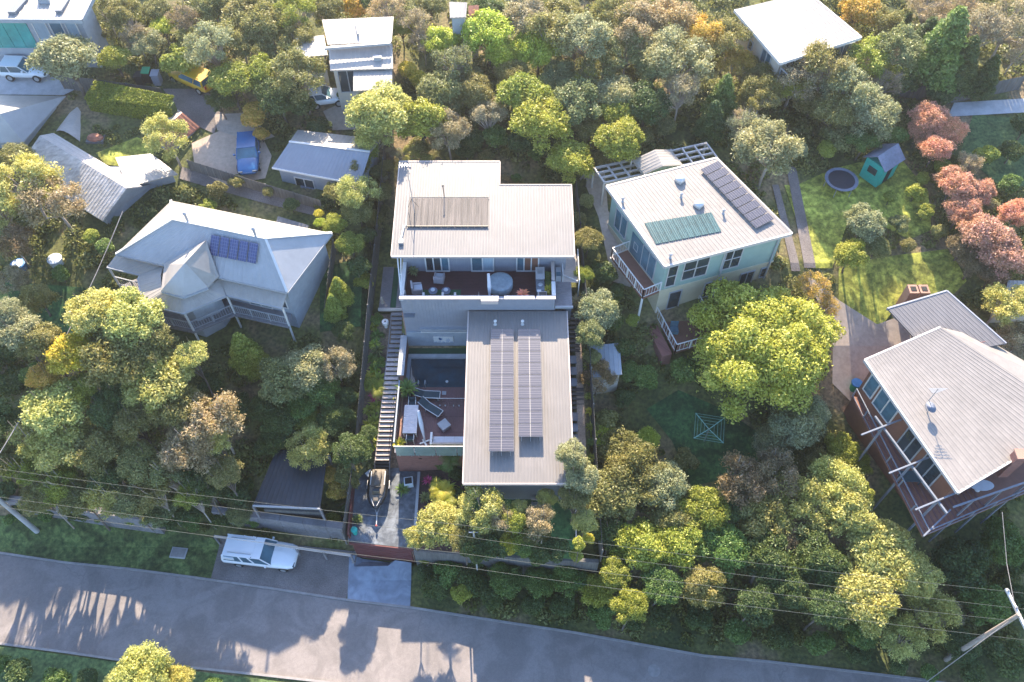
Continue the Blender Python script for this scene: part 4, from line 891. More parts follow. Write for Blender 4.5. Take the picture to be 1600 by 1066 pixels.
bedm = MB().prism([(-11.4,27.8,2.9),(-8.36,27.8,2.9),(-8.0,38.5,8.0),(-11.0,38.5,8.0)],1.5).build('garden_bed', M['bed']); reg(bedm,'sloping bark garden bed either side of the long stairs',kind='structure')
ld = thing('stair_landing', 'grey timber landing and path beside the upper house', 'landing', (-9,39,8.5))
mb = MB(); y = 38.75
while y < 44.2: mb.box(-10.15,-9.3,y,y+.12,8.43,8.5); y += .14
reg(mb.build('path_boards', M['timber_grey'], ld), kind='stuff')
mb = MB(); y = 38.75
while y < 41.3: mb.box(-8.85,-8.05,y,y+.12,8.5,8.57); y += .14
reg(mb.build('small_deck_boards', M['timber_grey'], ld), kind='stuff')
MB().box(-10.2,-8.05,38.55,38.73,8.3,8.52).build('edge_beam', M['timber_pale'], ld)
MB().box(-8.8,-8.0,41.45,41.52,9.1,9.18).build('rail', M['white'], ld)
reg(MB().box(-9.28,-8.87,38.75,44,8.2,8.48).build('grass_strip', M['turf']), 'thin green grass strip between the side path and the upper house', kind='structure')
# bed plants
GRP = 'plants in the bed beside the long stairs'
names_ = {'Y0': 'spiky_plant', 'Y1': 'strappy_plant', 'Y2': 'broad_leaf_plant', 'F0': 'small_palm'}
bed = [(588,500,.45,'S','mg','leafy green bush at the top of the stair garden'),(588,522,.5,'Y1','mg','strappy green plant third down from the white urn'),(590,545,.55,'Y0','gg','dark spiky plant by the upper stairs'),
 (590,568,.5,'S','dk','dark bush where the stairs come out of shade'),(590,590,.7,'Y1','yg','yellow green strappy plant left of the middle stairs'),(585,575,.45,'Y2','li','lime broad leaved plant against the left fence above the palm'),
 (590,610,.95,'F0','yg','yellow green palm arching over the stairs from the left'),(587,617,.6,'Y0','rd','magenta red cordyline left of the stairs'),(588,632,.6,'Y1','mg','green strappy plant just below the magenta cordyline'),
 (585,655,.55,'Y1','mg','green plant left of the sunny treads'),(584,668,.4,'Y2','fy','yellow leafed plant left of the sunny treads'),(581,683,.65,'Y1','mg','dark green clump left of the lower sunny treads'),(580,700,.4,'S','mg','low bush near the bottom of the stair bed'),
 (577,722,.6,'Y1','gg','blue green strappy plant at the foot of the left bed'),(624,598,.8,'F0','yg','big yellow green palm hanging over the right side of the stairs'),(617,618,.7,'Y0','yg','yellow green spiky plant right of the stairs by the deck screen'),
 (620,635,.55,'Y1','mg','green plant squeezed between stairs and deck screen'),(616,655,.5,'Y1','dk','dark strappy plant right of the sunny treads'),(615,668,.4,'S','dk','small dark bush right of the sunny treads'),(612,682,.35,'Y2','fy','yellow green tuft right of the lower treads'),
 (624,545,.4,'Y1','li','lime tuft against the brick wall'),(622,568,.4,'Y1','li','lime tuft at the end of the brick wall'),(596,522,.3,'Y0','dk','small dark tuft close to the shaded upper stairs')]
for i_, (px_, py_, R_, T_, c_) in enumerate([(583,508,.4,'Y2','yg'),(585,535,.45,'Y1','li'),(583,558,.5,'Y2','mg'),(581,583,.5,'Y1','fy'),(578,600,.5,'S','yg'),(576,640,.5,'Y2','yg'),(574,662,.45,'Y1','fy'),(572,680,.5,'S','yg'),(594,640,.3,'Y1','yg'),(590,672,.35,'Y2','yg'),(571,705,.4,'Y1','yg'),(621,585,.45,'Y1','yg'),(617,645,.4,'Y2','li')]):
    bed.append((px_,py_,R_,T_,c_,['tiny','first','second','third','fourth','fifth','sixth','seventh','eighth','ninth','tenth','eleventh','twelfth'][i_].replace('tiny','topmost')+' '+LN[c_]+' filler plant counted down the garden stair bed'))
for px_, py_, R_, T_, c_, lb_ in bed:
    p = P(px_,py_,6)
    for _ in range(15): z_ = interp(p.y,[27.8,38.5],[2.95,8.05]); p = P(px_,py_,z_+.25)
    if lb_ is None: lb_ = 'small dark clump beside the upper part of the garden stairs'
    R_ *= 1.3 if T_ != 'F0' else .95; c_ = {'mg':'yg','dk':'mg'}.get(c_, c_) if py_ > 560 else c_  # sunlight put into colour: lighter leaves below the stair shade line
    if T_ == 'S': bushy(p.x,p.y,z_,R_,c_,lb_,'garden_bush','plant',GRP)
    else: rosette_plant(p.x,p.y,z_,R_,T_,c_,names_[T_],lb_,'plant',GRP)
# urn and small things on path
t = thing('garden_urn', 'white horseshoe shaped urn at the head of the stair garden', 'urn', (-9.5,37.6,7.6)); MB().lathe((-9.6,37.6,7.6),[(.14,0),(.1,.1),(.24,.4),(.26,.7),(.2,.72)],12).build('bowl', M['white'], t); MB().lathe((-9.6,37.6,8.3),[(.18,0),(.02,.03)],10).build('soil', M['mulch'], t)
t = thing('garden_statue', 'small tan statue at the end of the side path', 'statue', (-9.9,39.2,8.5)); MB().lathe((-9.9,39.2,8.5),[(.15,0),(.16,.1),(.1,.2),(.14,.4),(.1,.55)],10).build('torso', M['tan_paving'], t,True); MB().lathe((-9.9,39.2,9.05),[(.04,0),(.09,.07),(.08,.15),(.02,.2)],10).build('head', M['tan_paving'], t,True)
# ================= terrace / garage =================
ga = thing('garage', 'street level garage with a rust red door under the slate terrace', 'garage', (-9.2,24,0))
MB().prism([(-11.5,22.25,3.0),(-6.95,21.75,3.0),(-6.75,27.75,3.0),(-8.3,27.75,3.0),(-8.36,28.0,3.0),(-11.6,28.0,3.0)],.35).build('terrace_slab', M['slate'], ga)
MB().prism([(-11.4,22.4,2.65),(-7.05,21.9,2.65),(-6.85,27.7,2.65),(-11.5,27.9,2.65)],3.1).build('wall', M['brick2'], ga)
for i in range(7):
    z_ = .1+.36*i; MB().prism([(-11.3,22.26+.0,z_+.34),(-7.15,21.79,z_+.34),(-7.15,21.93,z_+.34),(-11.3,22.40,z_+.34)],.33).build('door_panel', M['door_red'], ga)
MB().bar((-11.5,22.22,2.82),(-6.95,21.72,2.82),.1,.36).build('lintel', M['door_red'], ga)
MB().bar((-11.45,22.5,3.45),(-11.6,27.9,3.45),.12,.9).build('side_parapet', M['door_red'], ga)
MB().box(-6.98,-6.78,22.2,27.6,3.0,3.16).build('edging', M['trim'], ga)
reg(MB().prism([(-6.8,21.7,3.05),(-3.0,21.3,3.5),(-2.6,24.1,3.7),(-2.6,27.7,3.7),(-6.8,27.7,3.05)],3.6).build('mulch_bed', M['mulch']), 'dark red mulch garden bed between the terrace and the lower house', kind='structure')
rw = thing('retaining_wall', 'dark timber retaining wall along the street front of the lawn', 'wall', (0,20.5,1)); 
MB().prism([(-6.9,21.55,3.0),(5.9,20.3,4.2),(5.9,20.55,4.2),(-6.9,21.85,3.0)],4.6).build('blockwork', M['fence'], rw)
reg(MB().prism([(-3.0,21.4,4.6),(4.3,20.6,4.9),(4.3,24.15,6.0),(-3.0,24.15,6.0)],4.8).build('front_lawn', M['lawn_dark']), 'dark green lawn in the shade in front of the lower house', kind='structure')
t = thing('garden_bench', 'small slatted timber bench on the dark front lawn', 'bench', (2,23.8,6.0))
for i in range(3): MB().box(1.3,2.6,23.45+.13*i,23.55+.13*i,6.28,6.32).build('slat', M['timber_grey'], t)
MB().box(1.3,2.6,23.86,23.9,6.45,6.75).build('backrest', M['timber_grey'], t)
for q in ((1.35,23.45),(2.5,23.45),(1.35,23.84),(2.5,23.84)): MB().box(q[0],q[0]+.06,q[1],q[1]+.06,5.8,6.28).build('leg', M['timber_grey'], t)
reg(MB().bar((4.35,20.6,5.0),(4.35,24.3,6.1),.08,.25).build('lawn_edging', M['timber_pale']), 'pale timber edging along the right side of the dark lawn', 'edging')
# jet ski + trailer
JX, JY = -9.72, 26.05
tr = thing('boat_trailer', 'black trailer with a red tipped drawbar under the jet ski', 'trailer', (JX,JY,3))
mb = MB()
for s in (-.35,.35): mb.bar((JX+s,JY+1.4,3.38),(JX+s,JY-.9,3.38),.06,.08); mb.bar((JX+s,JY-.9,3.38),(JX+.08,JY-1.9,3.38),.06,.08)
for y in (1.3,.3,-.8): mb.bar((JX-.38,JY+y,3.36),(JX+.38,JY+y,3.36),.06,.06)
mb.build('frame', M['steel'], tr); MB().bar((JX+.08,JY-1.85,3.38),(JX+.12,JY-2.75,3.4),.06,.08).build('drawbar', M['steel'], tr)
MB().lathe((JX+.12,JY-2.75,3.3),[(.06,0),(.08,.05),(.06,.18)],10).build('coupling', M['red'], tr)
for s in (-.72,.72):
    wv = MB(); wv.tube([(JX+s-.07,JY+.35,3.27),(JX+s+.07,JY+.35,3.27)],.25,16); wo = wv.build('wheel', M['tyre'], tr); MB().tube([(JX+s-.08,JY+.35,3.27),(JX+s+.08,JY+.35,3.27)],.13,12).build('rim', M['white'], wo)
    MB().box(JX+s-.1,JX+s+.1,JY+.02,JY+.68,3.53,3.57).build('mudguard', M['white'], tr)
js = thing('jet_ski', 'black jet ski with a tan seat and white stripes parked bow to the street', 'jet ski', (JX,JY,3.4))
def loft(mb, secs, n=12):    # secs: (y, halfwidth, zlow, zhigh)
    V = []; F = []
    for y, hw, zl, zh in secs:
        for k in range(n):
            a = 2*math.pi*k/n; ca, sa = math.cos(a), math.sin(a); V.append((JX+1.22*hw*math.copysign(abs(ca)**.7, ca), JY+y, (zl+zh)/2+(zh-zl)/2*math.copysign(abs(sa)**.8, sa)))
    for i in range(len(secs)-1):
        for k in range(n): F.append((i*n+k, i*n+(k+1)%n, (i+1)*n+(k+1)%n, (i+1)*n+k))
    F += [tuple(range(n))[::-1], tuple((len(secs)-1)*n+k for k in range(n))]; mb.add(V, F); return mb
loft(MB(), [(1.45,.52,3.5,3.85),(1.2,.6,3.45,3.9),(.3,.64,3.42,3.92),(-.6,.6,3.45,3.92),(-1.15,.42,3.52,3.95),(-1.5,.2,3.62,3.95),(-1.66,.05,3.7,3.93)],14).build('hull', M['gloss_black'], js, True)
loft(MB(), [(1.35,.40,3.85,4.0),(1.1,.44,3.86,4.02),(.2,.46,3.88,4.04),(-.35,.44,3.88,4.08),(-.85,.33,3.88,4.10),(-1.2,.16,3.88,4.02)],14).build('deck', M['tan_cover'], js, True)
loft(MB(), [(1.2,.2,3.98,4.2),(.9,.24,4.0,4.3),(.3,.2,4.0,4.25),(-.1,.16,4.0,4.35)],12).build('seat', M['tan_cover'], js, True)
for s in (-1,1): MB().bar((JX+s*.5,JY+1.2,3.98),(JX+s*.5,JY+.1,4.0),.06,.05).build('grab_rail', M['white'], js)
for s in (-1,1): MB().bar((JX+s*.42,JY-.75,3.98),(JX+s*.1,JY-1.5,3.97),.035,.03).build('bow_stripe', M['white'], js)
MB().bar((JX-.36,JY-.2,4.38),(JX+.36,JY-.2,4.38),.06,.05).build('handlebar', M['black'], js); MB().obox((JX,JY-.42,4.2),(.5,.28,.2), rx=.5).build('console', M['gloss_black'], js); MB().obox((JX,JY-.62,4.22),(.5,.04,.26), rx=-.5).build('windshield', M['glass'], js)
MB().obox((JX,JY-.95,4.09),(.34,.4,.06), rx=.12).build('hatch', M['tan_cover'], js)
# pots on terrace
t = thing('square_planter', 'empty square white planter on the terrace by the brick wall', 'planter', (-7.5,26.6,3)); MB().col([(-7.85,26.35),(-7.2,26.45),(-7.28,27.05),(-7.92,26.95)],3,3.55).build('box', M['pot'], t); MB().col([(-7.78,26.42),(-7.28,26.5),(-7.34,26.98),(-7.84,26.9)],3.56,3.565).build('soil', M['dark'], t)
rosette_plant(-8.0,26.2,3.15,.62,'Y1','mg','agave_plant','green agave beside the square white planter')
t = thing('white_planter', 'white tapered planter at the foot of the stairs', 'planter', (-10.5,27.4,3)); MB().lathe((-10.45,27.3,3),[(.25,0),(.36,.5),(.33,.52)],4).build('box', M['pot'], t)
rosette_plant(-10.8,27.9,3.3,.55,'Y1','gg','agave_plant','blue green agave behind the white tapered planter')
rosette_plant(-11.05,23.9,3.05,.5,'Y1','dk','agave_plant','dark spiky plant against the left wall of the slate terrace')
t = thing('green_bin', 'small green bin in the bottom left corner of the terrace', 'bin', (-11.1,22.9,3)); MB().lathe((-11.1,22.9,3),[(.16,0),(.22,.6),(.24,.6),(.24,.66),(.05,.7)],10).build('body', M['teal'], t)
# terrace-side garden plants
gd = [(690,768,1.0,'F0','fy','bright yellow green palm in the bed beside the terrace'),(700,760,.9,'Y1','yg','yellow green cordyline above the bright palm'),(672,800,.6,'Y0','rd','purple spiky flax at the terrace edge'),(664,775,.6,'Y0','gg','blue green agave on the terrace edge'),
      (690,725,.8,'S','mg','green bush under the brick wall'),(705,722,.9,'F0','mg','green fern palm at the lower house corner'),(710,740,.7,'S','dk','dark bush left of the lower roof corner'),(715,728,.35,'Y2','or','small orange yellow croton by the lower roof edge'),
      (668,748,.5,'Y0','rd','purple leafed plant near the brick wall corner'),(695,785,.9,'F0','yg','lower yellow green palm near the flax'),(712,775,.8,'S','dk','dark leafy bush right of the palm'),(680,750,.6,'Y1','dk','dark strappy plant near the wall'),(720,765,.7,'Y1','li','lime strappy plant at the roof corner')]
for px_, py_, R_, T_, c_, lb_ in gd:
    p = P(px_,py_,3.6 if T_ != 'F0' else 5.2)
    if T_ == 'S': bushy(p.x,p.y,3.2,R_,c_,lb_,'garden_bush','plant')
    else: rosette_plant(p.x,p.y,3.2 if T_ != 'F0' else 4.9,R_,T_,c_,names_[T_],lb_,'plant')
# boundary fences
def fence(name, pts, label, h=1.8, mt='fence', post='fence', bay=2.4, base=None, pal=.125):
    P0 = [Vector((a[0], a[1], 0)) for a in pts]; t = thing(name, label, 'fence', (P0[0].x, P0[0].y, g(P0[0].x,P0[0].y)))
    gz_ = base or (lambda x, y: g(x, y))
    for a, b in zip(P0[:-1], P0[1:]):
        L_ = (b-a).length; n = max(1, round(L_/bay)); d = (b-a)/n; dd = d.normalized()
        for i in range(n):
            p, q = a+d*i, a+d*(i+1); zp, zq = gz_(p.x,p.y), gz_(q.x,q.y); mb = MB(); k_ = max(2, int(d.length/pal))
            for j in range(k_):
                u = p.lerp(q, j/k_); v = p.lerp(q, (j+.93)/k_); zz = zp+(zq-zp)*j/k_; o_ = Vector((-dd.y, dd.x, 0))*(.012 if j%2 else 0)
                mb.add([u+o_+Vector((0,0,zz-.6)), v+o_+Vector((0,0,zz-.6)), v+o_+Vector((0,0,zz+h)), u+o_+Vector((0,0,zz+h+.01))]+[w_+o_+Vector((-dd.y,dd.x,0))*.02+Vector((0,0,z3)) for w_, z3 in ((u,zz-.6),(v,zz-.6),(v,zz+h),(u,zz+h+.01))], [(0,1,2,3),(7,6,5,4),(3,2,6,7),(0,3,7,4),(1,5,6,2)])
            mb.build('fence_panel', M[mt], t)
            MB().bar((p.x,p.y,zp-.5),(p.x,p.y,zp+h+.06),.1,.1).build('post', M[post], t)
    return t
lbase = lambda x, y: interp(y, [22,27.8,38.5,44,54], [3,3.2,8.4,9.3,12])
fence('paling_fence', [(-11.72,22.3),(-11.45,28),(-10.75,38),(-10.25,53)], 'dark timber paling fence up the left boundary of the property', 1.7, base=lbase)
fence('paling_fence', [(6.05,20.6),(5.72,30),(5.45,37.5),(5.1,48.5)], 'dark timber paling fence down the right boundary of the property', 1.6, base=lambda x,y: interp(y,[20,26,37.5,48],[4,6,9.8,11]))
# front hedge trees of the lot
for a in [(648,842,20,'R','py'),(690,825,42,'R','py'),(752,796,40,'G','py'),(735,828,30,'G','gg'),(786,812,22,'G','tn'),(790,850,20,'S','fy'),(812,848,20,'S','yg'),(812,795,15,'R','py'),
          (848,815,28,'G','tn'),(855,780,18,'R','py'),(835,840,26,'G','ol'),(895,712,26,'R','sv'),(905,745,30,'R','sv'),(898,780,26,'R','ol'),(915,815,22,'R','py'),(770,855,26,'S','dk'),(740,858,24,'S','dk'),
          (845,870,22,'S','dk'),(870,858,22,'S','dk'),(905,852,14,'S','yg'),(918,842,12,'S','fy'),(800,812,22,'R','yg'),(770,825,24,'R','ol'),(725,845,24,'R','ol'),(900,870,14,'S','yg'),(820,860,20,'S','mg'),(720,690,1,'S','dk')][:-1]:
    px_,py_,rp,T_,c_ = a
    zt = {895:11.2,905:10.4,898:9.4,690:6.2,648:5.2}.get(px_, 8.9 if py_ < 825 else 7.4); p = P(px_,py_,zt); D = p.y*C_+(CAMZ-zt)*S_; r = rp*D/FP
    base = 6.0 if p.x > 4.3 else (3.2 if p.x < -3 else 4.8)
    nm, kn, cat = KN[T_]; root = bpy.data.objects.new(nm, None); COL.objects.link(root); root.location = (p.x,p.y,base); root.rotation_euler = (0,0,rnd.uniform(0,6))
    cm, tm = PROTO[T_, rnd.randrange(3)]; co = bpy.data.objects.new('crown', cm); COL.objects.link(co); co.parent = root; co.location = (0,0,zt-base); co.scale = (r,r,r*.9); co.color = (*LC[c_],1)
    to = bpy.data.objects.new('trunk', tm); COL.objects.link(to); to.parent = root; to.location = (0,0,zt-base); to.scale = (r,r,(zt-base+.2)/1.5)
    root['category'] = cat; TREES.append([root,px_,py_,rp,kn,LN[c_],None])
# ================= neighbours =================
def pp(*a): return [P(*q) for q in a]
def footprint(t, poly3, z0, ztop, d, mt, name='wall'):
    q = inset([(p.x, p.y) for p in poly3], d); MB().col(q, z0, ztop).build(name, M[mt], t); EXCL.append([tuple(v) for v in q]); return q
def roofquad(t, q, mt, ribs=True, pitch=.35, name='roof'):   # q: eave-left, eave-right, ridge-right, ridge-left
    mb = MB()
    if ribs: ribbed(mb, q[0], q[1], q[2], q[3], pitch, .035, .1)
    else: roofpoly(mb, q, .12)
    return mb.build(name, M[mt], t)
def edge(t, pts, mt='white', wd=.12, ht=.2, name='fascia', dz=-.05):
    mb = MB()
    for a, b in zip(pts[:-1], pts[1:]): mb.bar(Vector(a)+Vector((0,0,dz)), Vector(b)+Vector((0,0,dz)), wd, ht)
    return mb.build(name, M[mt], t)
# --- white hip roofed house (left)
C4 = lambda x, y, z: P(150+x/4, 290+y/4, z)
hh = thing('hip_roofed_house', 'white hip roofed house with a turret bay and a wraparound verandah', 'house', (-21,40,8))
BL, BR, FR, FL = C4(470,95,12.9), C4(1475,298,12.9), C4(1195,668,12.9), C4(125,430,12.9); RL, RR = C4(480,212,15.2), C4(1060,332,15.2)
roofquad(hh, [BL,BR,RR,RL], 'white_roof'); roofquad(hh, [FL,FR,RR,RL], 'white_roof_shade')  # front slope gets the bluer roof colour with the shade painted in
mb = MB(); roofpoly(mb, [BR,FR,RR], .1); mb.build('roof', M['white_roof_shade'], hh); mb = MB(); roofpoly(mb, [BL,FL,RL], .1); mb.build('roof', M['white_roof'], hh)
edge(hh, [FL,RL,RR,FR], 'white', .18, .08, 'ridge_cap', .06); edge(hh, [RR,BR], 'white', .18, .08, 'ridge_cap', .06); edge(hh, [RL,BL], 'white', .18, .08, 'ridge_cap', .06)
R0, L1, L2, F0, Q1, Q2, TT = C4(690,350,14.75), C4(430,495,12.95), C4(410,665,12.9), C4(545,700,12.9), C4(700,640,12.9), C4(770,572,12.95), C4(560,490,15.1)
for f_ in ([R0,L1,L2,TT], [R0,TT,Q1,Q2]): mb = MB(); mb.prism([v+Vector((0,0,.12)) for v in f_], .1); mb.build('bay_roof', M['white_roof'], hh)
for f_ in ([TT,L2,F0], [TT,F0,Q1]): mb = MB(); mb.prism([v+Vector((0,0,.13)) for v in f_], .1); mb.build('turret_roof', M['white_roof_shade'], hh)
edge(hh, [L2,F0,Q1], 'wall_grey', .12, .18, 'turret_gutter'); 
inn = [C4(125,432,12.5), C4(425,492,12.5), C4(405,560,12.5), C4(412,668,12.5), C4(545,702,12.5), C4(700,645,12.5), C4(772,575,12.5), C4(1195,672,12.5)]
out = [C4(68,510,11.9), C4(272,560,11.9), C4(262,590,11.9), C4(298,745,11.9), C4(545,800,11.9), C4(812,690,11.9), C4(815,686,11.9), C4(1162,768,11.9)]
for i in range(7):
    if (out[i+1]-out[i]).length < .2: mb = MB(); mb.prism([out[i],inn[i+1],inn[i]],.06); mb.build('verandah_roof', M['white_roof'], hh); continue
    roofquad(hh, [out[i],out[i+1],inn[i+1],inn[i]], 'white_roof', True, .4, 'verandah_roof')
edge(hh, out, 'trim', .1, .14, 'gutter')
edge(hh, [FL,FR], 'trim', .1, .16, 'gutter', -.1); edge(hh, [FR,BR], 'trim', .1, .16, 'gutter', -.1)
footprint(hh, [BL,BR,FR,FL], 7, 12.75, .45, 'wall_grey')
bay = inset([(p.x,p.y) for p in (L1,L2,F0,Q1,Q2)], .3); MB().col(bay, 7.5, 12.7).build('bay_wall', M['wall_grey'], hh)
dpoly = [(p.x,p.y) for p in out]+[(FR.x-.5,FR.y+.6),(FL.x+.5,FL.y+.6)]; 
MB().prism([(a,b,9.6) for a,b in [dpoly[0],dpoly[1],dpoly[3],dpoly[4],dpoly[5],dpoly[7],dpoly[8],dpoly[9]]], .2).build('verandah_floor', M['timber_grey'], hh); EXCL.append(dpoly)
for p in (out[0],out[1],out[3],out[4],out[5],out[7]): MB().bar((p.x,p.y+.15,6),(p.x,p.y+.15,11.8),.12,.12).build('verandah_post', M['white'], hh)
rp = [out[i]-Vector((0,-.15,2.25)) for i in (0,1,3,4,5,7)]
railing(hh, rp, .95, 'trim', 1.6, .18)
A, B = bay[0], bay[1]
for kq in range(len(bay)):
    a, b = bay[kq], bay[(kq+1)%len(bay)]
    if max(a.y, b.y) < min(L1.y, Q2.y)+.2 and (b-a).length > 1.6: window(hh, a, b, .5, (b-a).length-.5, 10, 12, 2, 'white', 'glass')
q = inset([(p.x,p.y) for p in (BL,BR,FR,FL)], .45)
EH = lambda fp, P_, Q_: (fp[min(range(4), key=lambda i: (fp[i]-Vector((P_.x,P_.y))).length)], fp[min(range(4), key=lambda i: (fp[i]-Vector((Q_.x,Q_.y))).length)])
wa, wb = EH(q, FL, FR); wL = (wb-wa).length
window(hh, wa, wb, wL*.05, wL*.05+1.5, 9.9, 12, 2, 'white', 'glass'); window(hh, wa, wb, wL*.72, wL*.72+1.8, 9.7, 12, 2, 'white', 'glass_b'); window(hh, wa, wb, wL*.9, wL*.9+.9, 10.2, 12, 1, 'white', 'glass')
# solar panels on its front slope
sa = thing('solar_array', 'row of five dark blue solar panels on the white hip roof', 'solar array', C4(750,310,14.8)); 
n_ = (FR-FL).cross(RL-FL).normalized(); n_ = n_ if n_.z > 0 else -n_
def onplane(x, y, z0=14.5):
    z = z0
    for _ in range(20): p = C4(x,y,z); z = .5*z+.5*(FL.z-(n_.x*(p.x-FL.x)+n_.y*(p.y-FL.y))/n_.z)
    return C4(x,y,z)
O_ = onplane(712,432)+n_*.12; U_ = onplane(1010,490)+n_*.12-O_; V_ = onplane(757,312)+n_*.12-O_; V_ -= U_.normalized()*V_.dot(U_.normalized())*.9
for i in range(5): panel_at(sa, O_+U_*(i/5), U_, V_, U_.length/5-.06, V_.length, 'pv2', 0)
for x_, y_, lb_ in ((575,205,'left'),(1000,300,'right')):
    t = thing('flue', f'small dark flue on the {lb_} part of the white hip roof ridge', 'flue', onplane(x_,y_+20)); b = onplane(x_,y_+20); MB().tube([b,b+Vector((0,0,.8))],.09,8).build('pipe', M['trim'], t); MB().lathe(b+Vector((0,0,.8)),[(.15,0),(.15,.06),(.03,.15)],10).build('cap', M['trim'], t)
# --- pale green two storey house (right)
Cg = lambda x, y, z: P(900+x/2.96, 200+y/2.96, z)
gh = thing('green_house', 'pale green and cream two storey house with a flat cream roof', 'house', (13,41,8.5))
A, B, C, D = Cg(410,640,14.6), Cg(1000,487,14.6), Cg(650,138,15.2), Cg(140,268,15.2)
roofquad(gh, [A,B,C,D], 'cream_roof', True, .3); edge(gh, [A,B,C,D,A], 'offwhite', .14, .26, 'fascia', -.1)
fp = inset([(p.x,p.y) for p in (A,B,C,D)], .35); EXCL.append([tuple(v) for v in fp])
MB().col(fp, 11.3, 14.35).build('upper_wall', M['wall_teal'], gh); MB().col(inset([(v.x,v.y) for v in fp], .02), 5, 11.3).build('lower_wall', M['wall_cream'], gh)
MB().col(inset([(v.x,v.y) for v in fp], -.05), 11.2, 11.35).build('belt_board', M['wall_cream'], gh)
# order of fp is CCW; find front edge (A->B) 
def edge_of(fp, P_, Q_):
    k = min(range(len(fp)), key=lambda i: (fp[i]-Vector((P_.x,P_.y))).length); n = (k+1) % len(fp); return fp[k], fp[n]
fa, fb = edge_of(fp, A, B)
L_ = (fb-fa).length
for s0, s1, z0, z1, n in ((.4,1.3,11.6,13.9,1),(1.9,4.3,11.9,14.0,2),(5.7,7.5,11.9,14.0,2)): window(gh, fa, fb, s0*L_/11.2, s1*L_/11.2, z0, z1, n, 'offwhite', 'glass', mid=(z0+z1)/2)
fa2, fb2 = fa, fb
for s0, s1, z0, z1, n in ((1.1,2.3,8.7,10.7,1),(4.6,6.6,9.0,10.7,2),(8.2,9.6,9.0,10.7,2),(10.3,10.9,9.6,10.7,1)): window(gh, fa, fb, s0*L_/11.2, s1*L_/11.2, z0, z1, n, 'trim', 'glass')
for s in (4.75,8.9): p = fa.lerp(fb, s/L_); n = (fb-fa).normalized(); MB().tube([(p.x+n.y*.1,p.y-n.x*.1,6),(p.x+n.y*.1,p.y-n.x*.1,14.4)], .06, 6).build('downpipe', M['trim'], gh)
la, lb2 = edge_of(fp, D, A)
for s0, s1, z0, z1 in ((.8,2.4,11.9,13.9),(3.6,4.1,12.2,12.9),(4.7,6.4,11.5,13.7)): window(gh, la, lb2, s0, s1, z0, z1, 1 if s0 == 3.6 else 2, 'trim', 'glass_b')
# balcony on left wall near front
bx = MB(); d = (lb2-la).normalized(); nr = Vector((d.y,-d.x)); e = lb2; s_ = lb2-d*4.4
bp = [Vector((v.x,v.y,11.3)) for v in (s_, e, e+nr*1.5, s_+nr*1.5)]
MB().prism(bp, .2).build('balcony_floor', M['wall_brown'], gh); railing(gh, [bp[0],bp[3],bp[2],bp[1]], 1.0, 'white', 1.2, .22, 'balcony_railing')
for v in (bp[2],bp[3]): MB().bar((v.x,v.y,5),(v.x,v.y,11.2),.14,.14).build('balcony_post', M['white'], gh)
mb = MB(); q0 = lb2-d*4.2; mb.prism([Vector((v.x,v.y,13.6)) for v in (q0+nr*.02,lb2-d*1+nr*.02,lb2-d*1+nr*.05,q0+nr*.05)],2.2); mb.build('balcony_door', M['glass_b'], gh)
# lower front deck
u = (fb-fa).normalized(); fn = Vector((u.y,-u.x)); dk4 = [fa+u*.1, fa+u*3.6, fa+u*3.6+fn*3.6, fa+u*.1+fn*3.6]
MB().prism([Vector((v.x,v.y,8.3)) for v in dk4], .2).build('lower_deck', M['wall_brown'], gh); railing(gh, [Vector((v.x,v.y,8.3)) for v in (dk4[0],dk4[3],dk4[2],dk4[1])], 1, 'white', 1.2, .3, 'deck_railing'); EXCL.append([tuple(v) for v in dk4])
MB().col([dk4[0]+fn*.1-u*1.0, dk4[0]-u*.2+fn*.1, dk4[3]-u*.2, dk4[3]-u*1.0], 4, 8.2).build('red_side_wall', M['brick'], gh)
t = thing('outdoor_chair', 'blue grey chair on the lower front deck of the pale green house', 'chair', (0,0,0)); ORG[t.name] = Vector((0,0,0)); t.location = (dk4[0].x+1.2,dk4[0].y-1.6,8.3)
MB().box(-.3,.3,-.3,.3,.1,.45).build('seat', M['glass_b'], t); MB().box(-.3,.3,.25,.33,.45,.95).build('backrest', M['glass_b'], t)
# roof top things
nrm = (B-A).cross(D-A).normalized(); nrm = nrm if nrm.z > 0 else -nrm
def onr(x, y, off=0):
    z = 15
    for _ in range(20): p = Cg(x,y,z); z = .5*z+.5*(A.z+off-(nrm.x*(p.x-A.x)+nrm.y*(p.y-A.y))/nrm.z)
    return Cg(x,y,z)
sa = thing('solar_array', 'column of nine solar panels along the right side of the flat cream roof', 'solar array', onr(620,160))
c0, c1, e0 = onr(575,195,.12), onr(835,470,.12), onr(650,150,.12); V_ = (c1-c0); U_ = e0-c0; U_ -= V_.normalized()*U_.dot(V_.normalized())
for i in range(9): panel_at(sa, c0+V_*(i/9)+U_.normalized()*0, V_, U_, V_.length/9-.07, U_.length, 'pv', .05)
pmh = thing('pool_heating_mat', 'dark green solar heating mat on the flat cream roof of the green house', 'heating mat', onr(500,460))
w0,w1,w2,w3 = onr(370,537,.06), onr(675,478,.06), onr(628,390,.06), onr(318,440,.06)
for i in range(10):
    a,b,c_,d4 = w0.lerp(w1,i/10), w0.lerp(w1,(i+.93)/10), w3.lerp(w2,(i+.93)/10), w3.lerp(w2,i/10); mb = MB(); ribbed(mb, a,b,c_,d4,.12,.025,.04); mb.build('mat_strip', M['poolmat_d'], pmh)
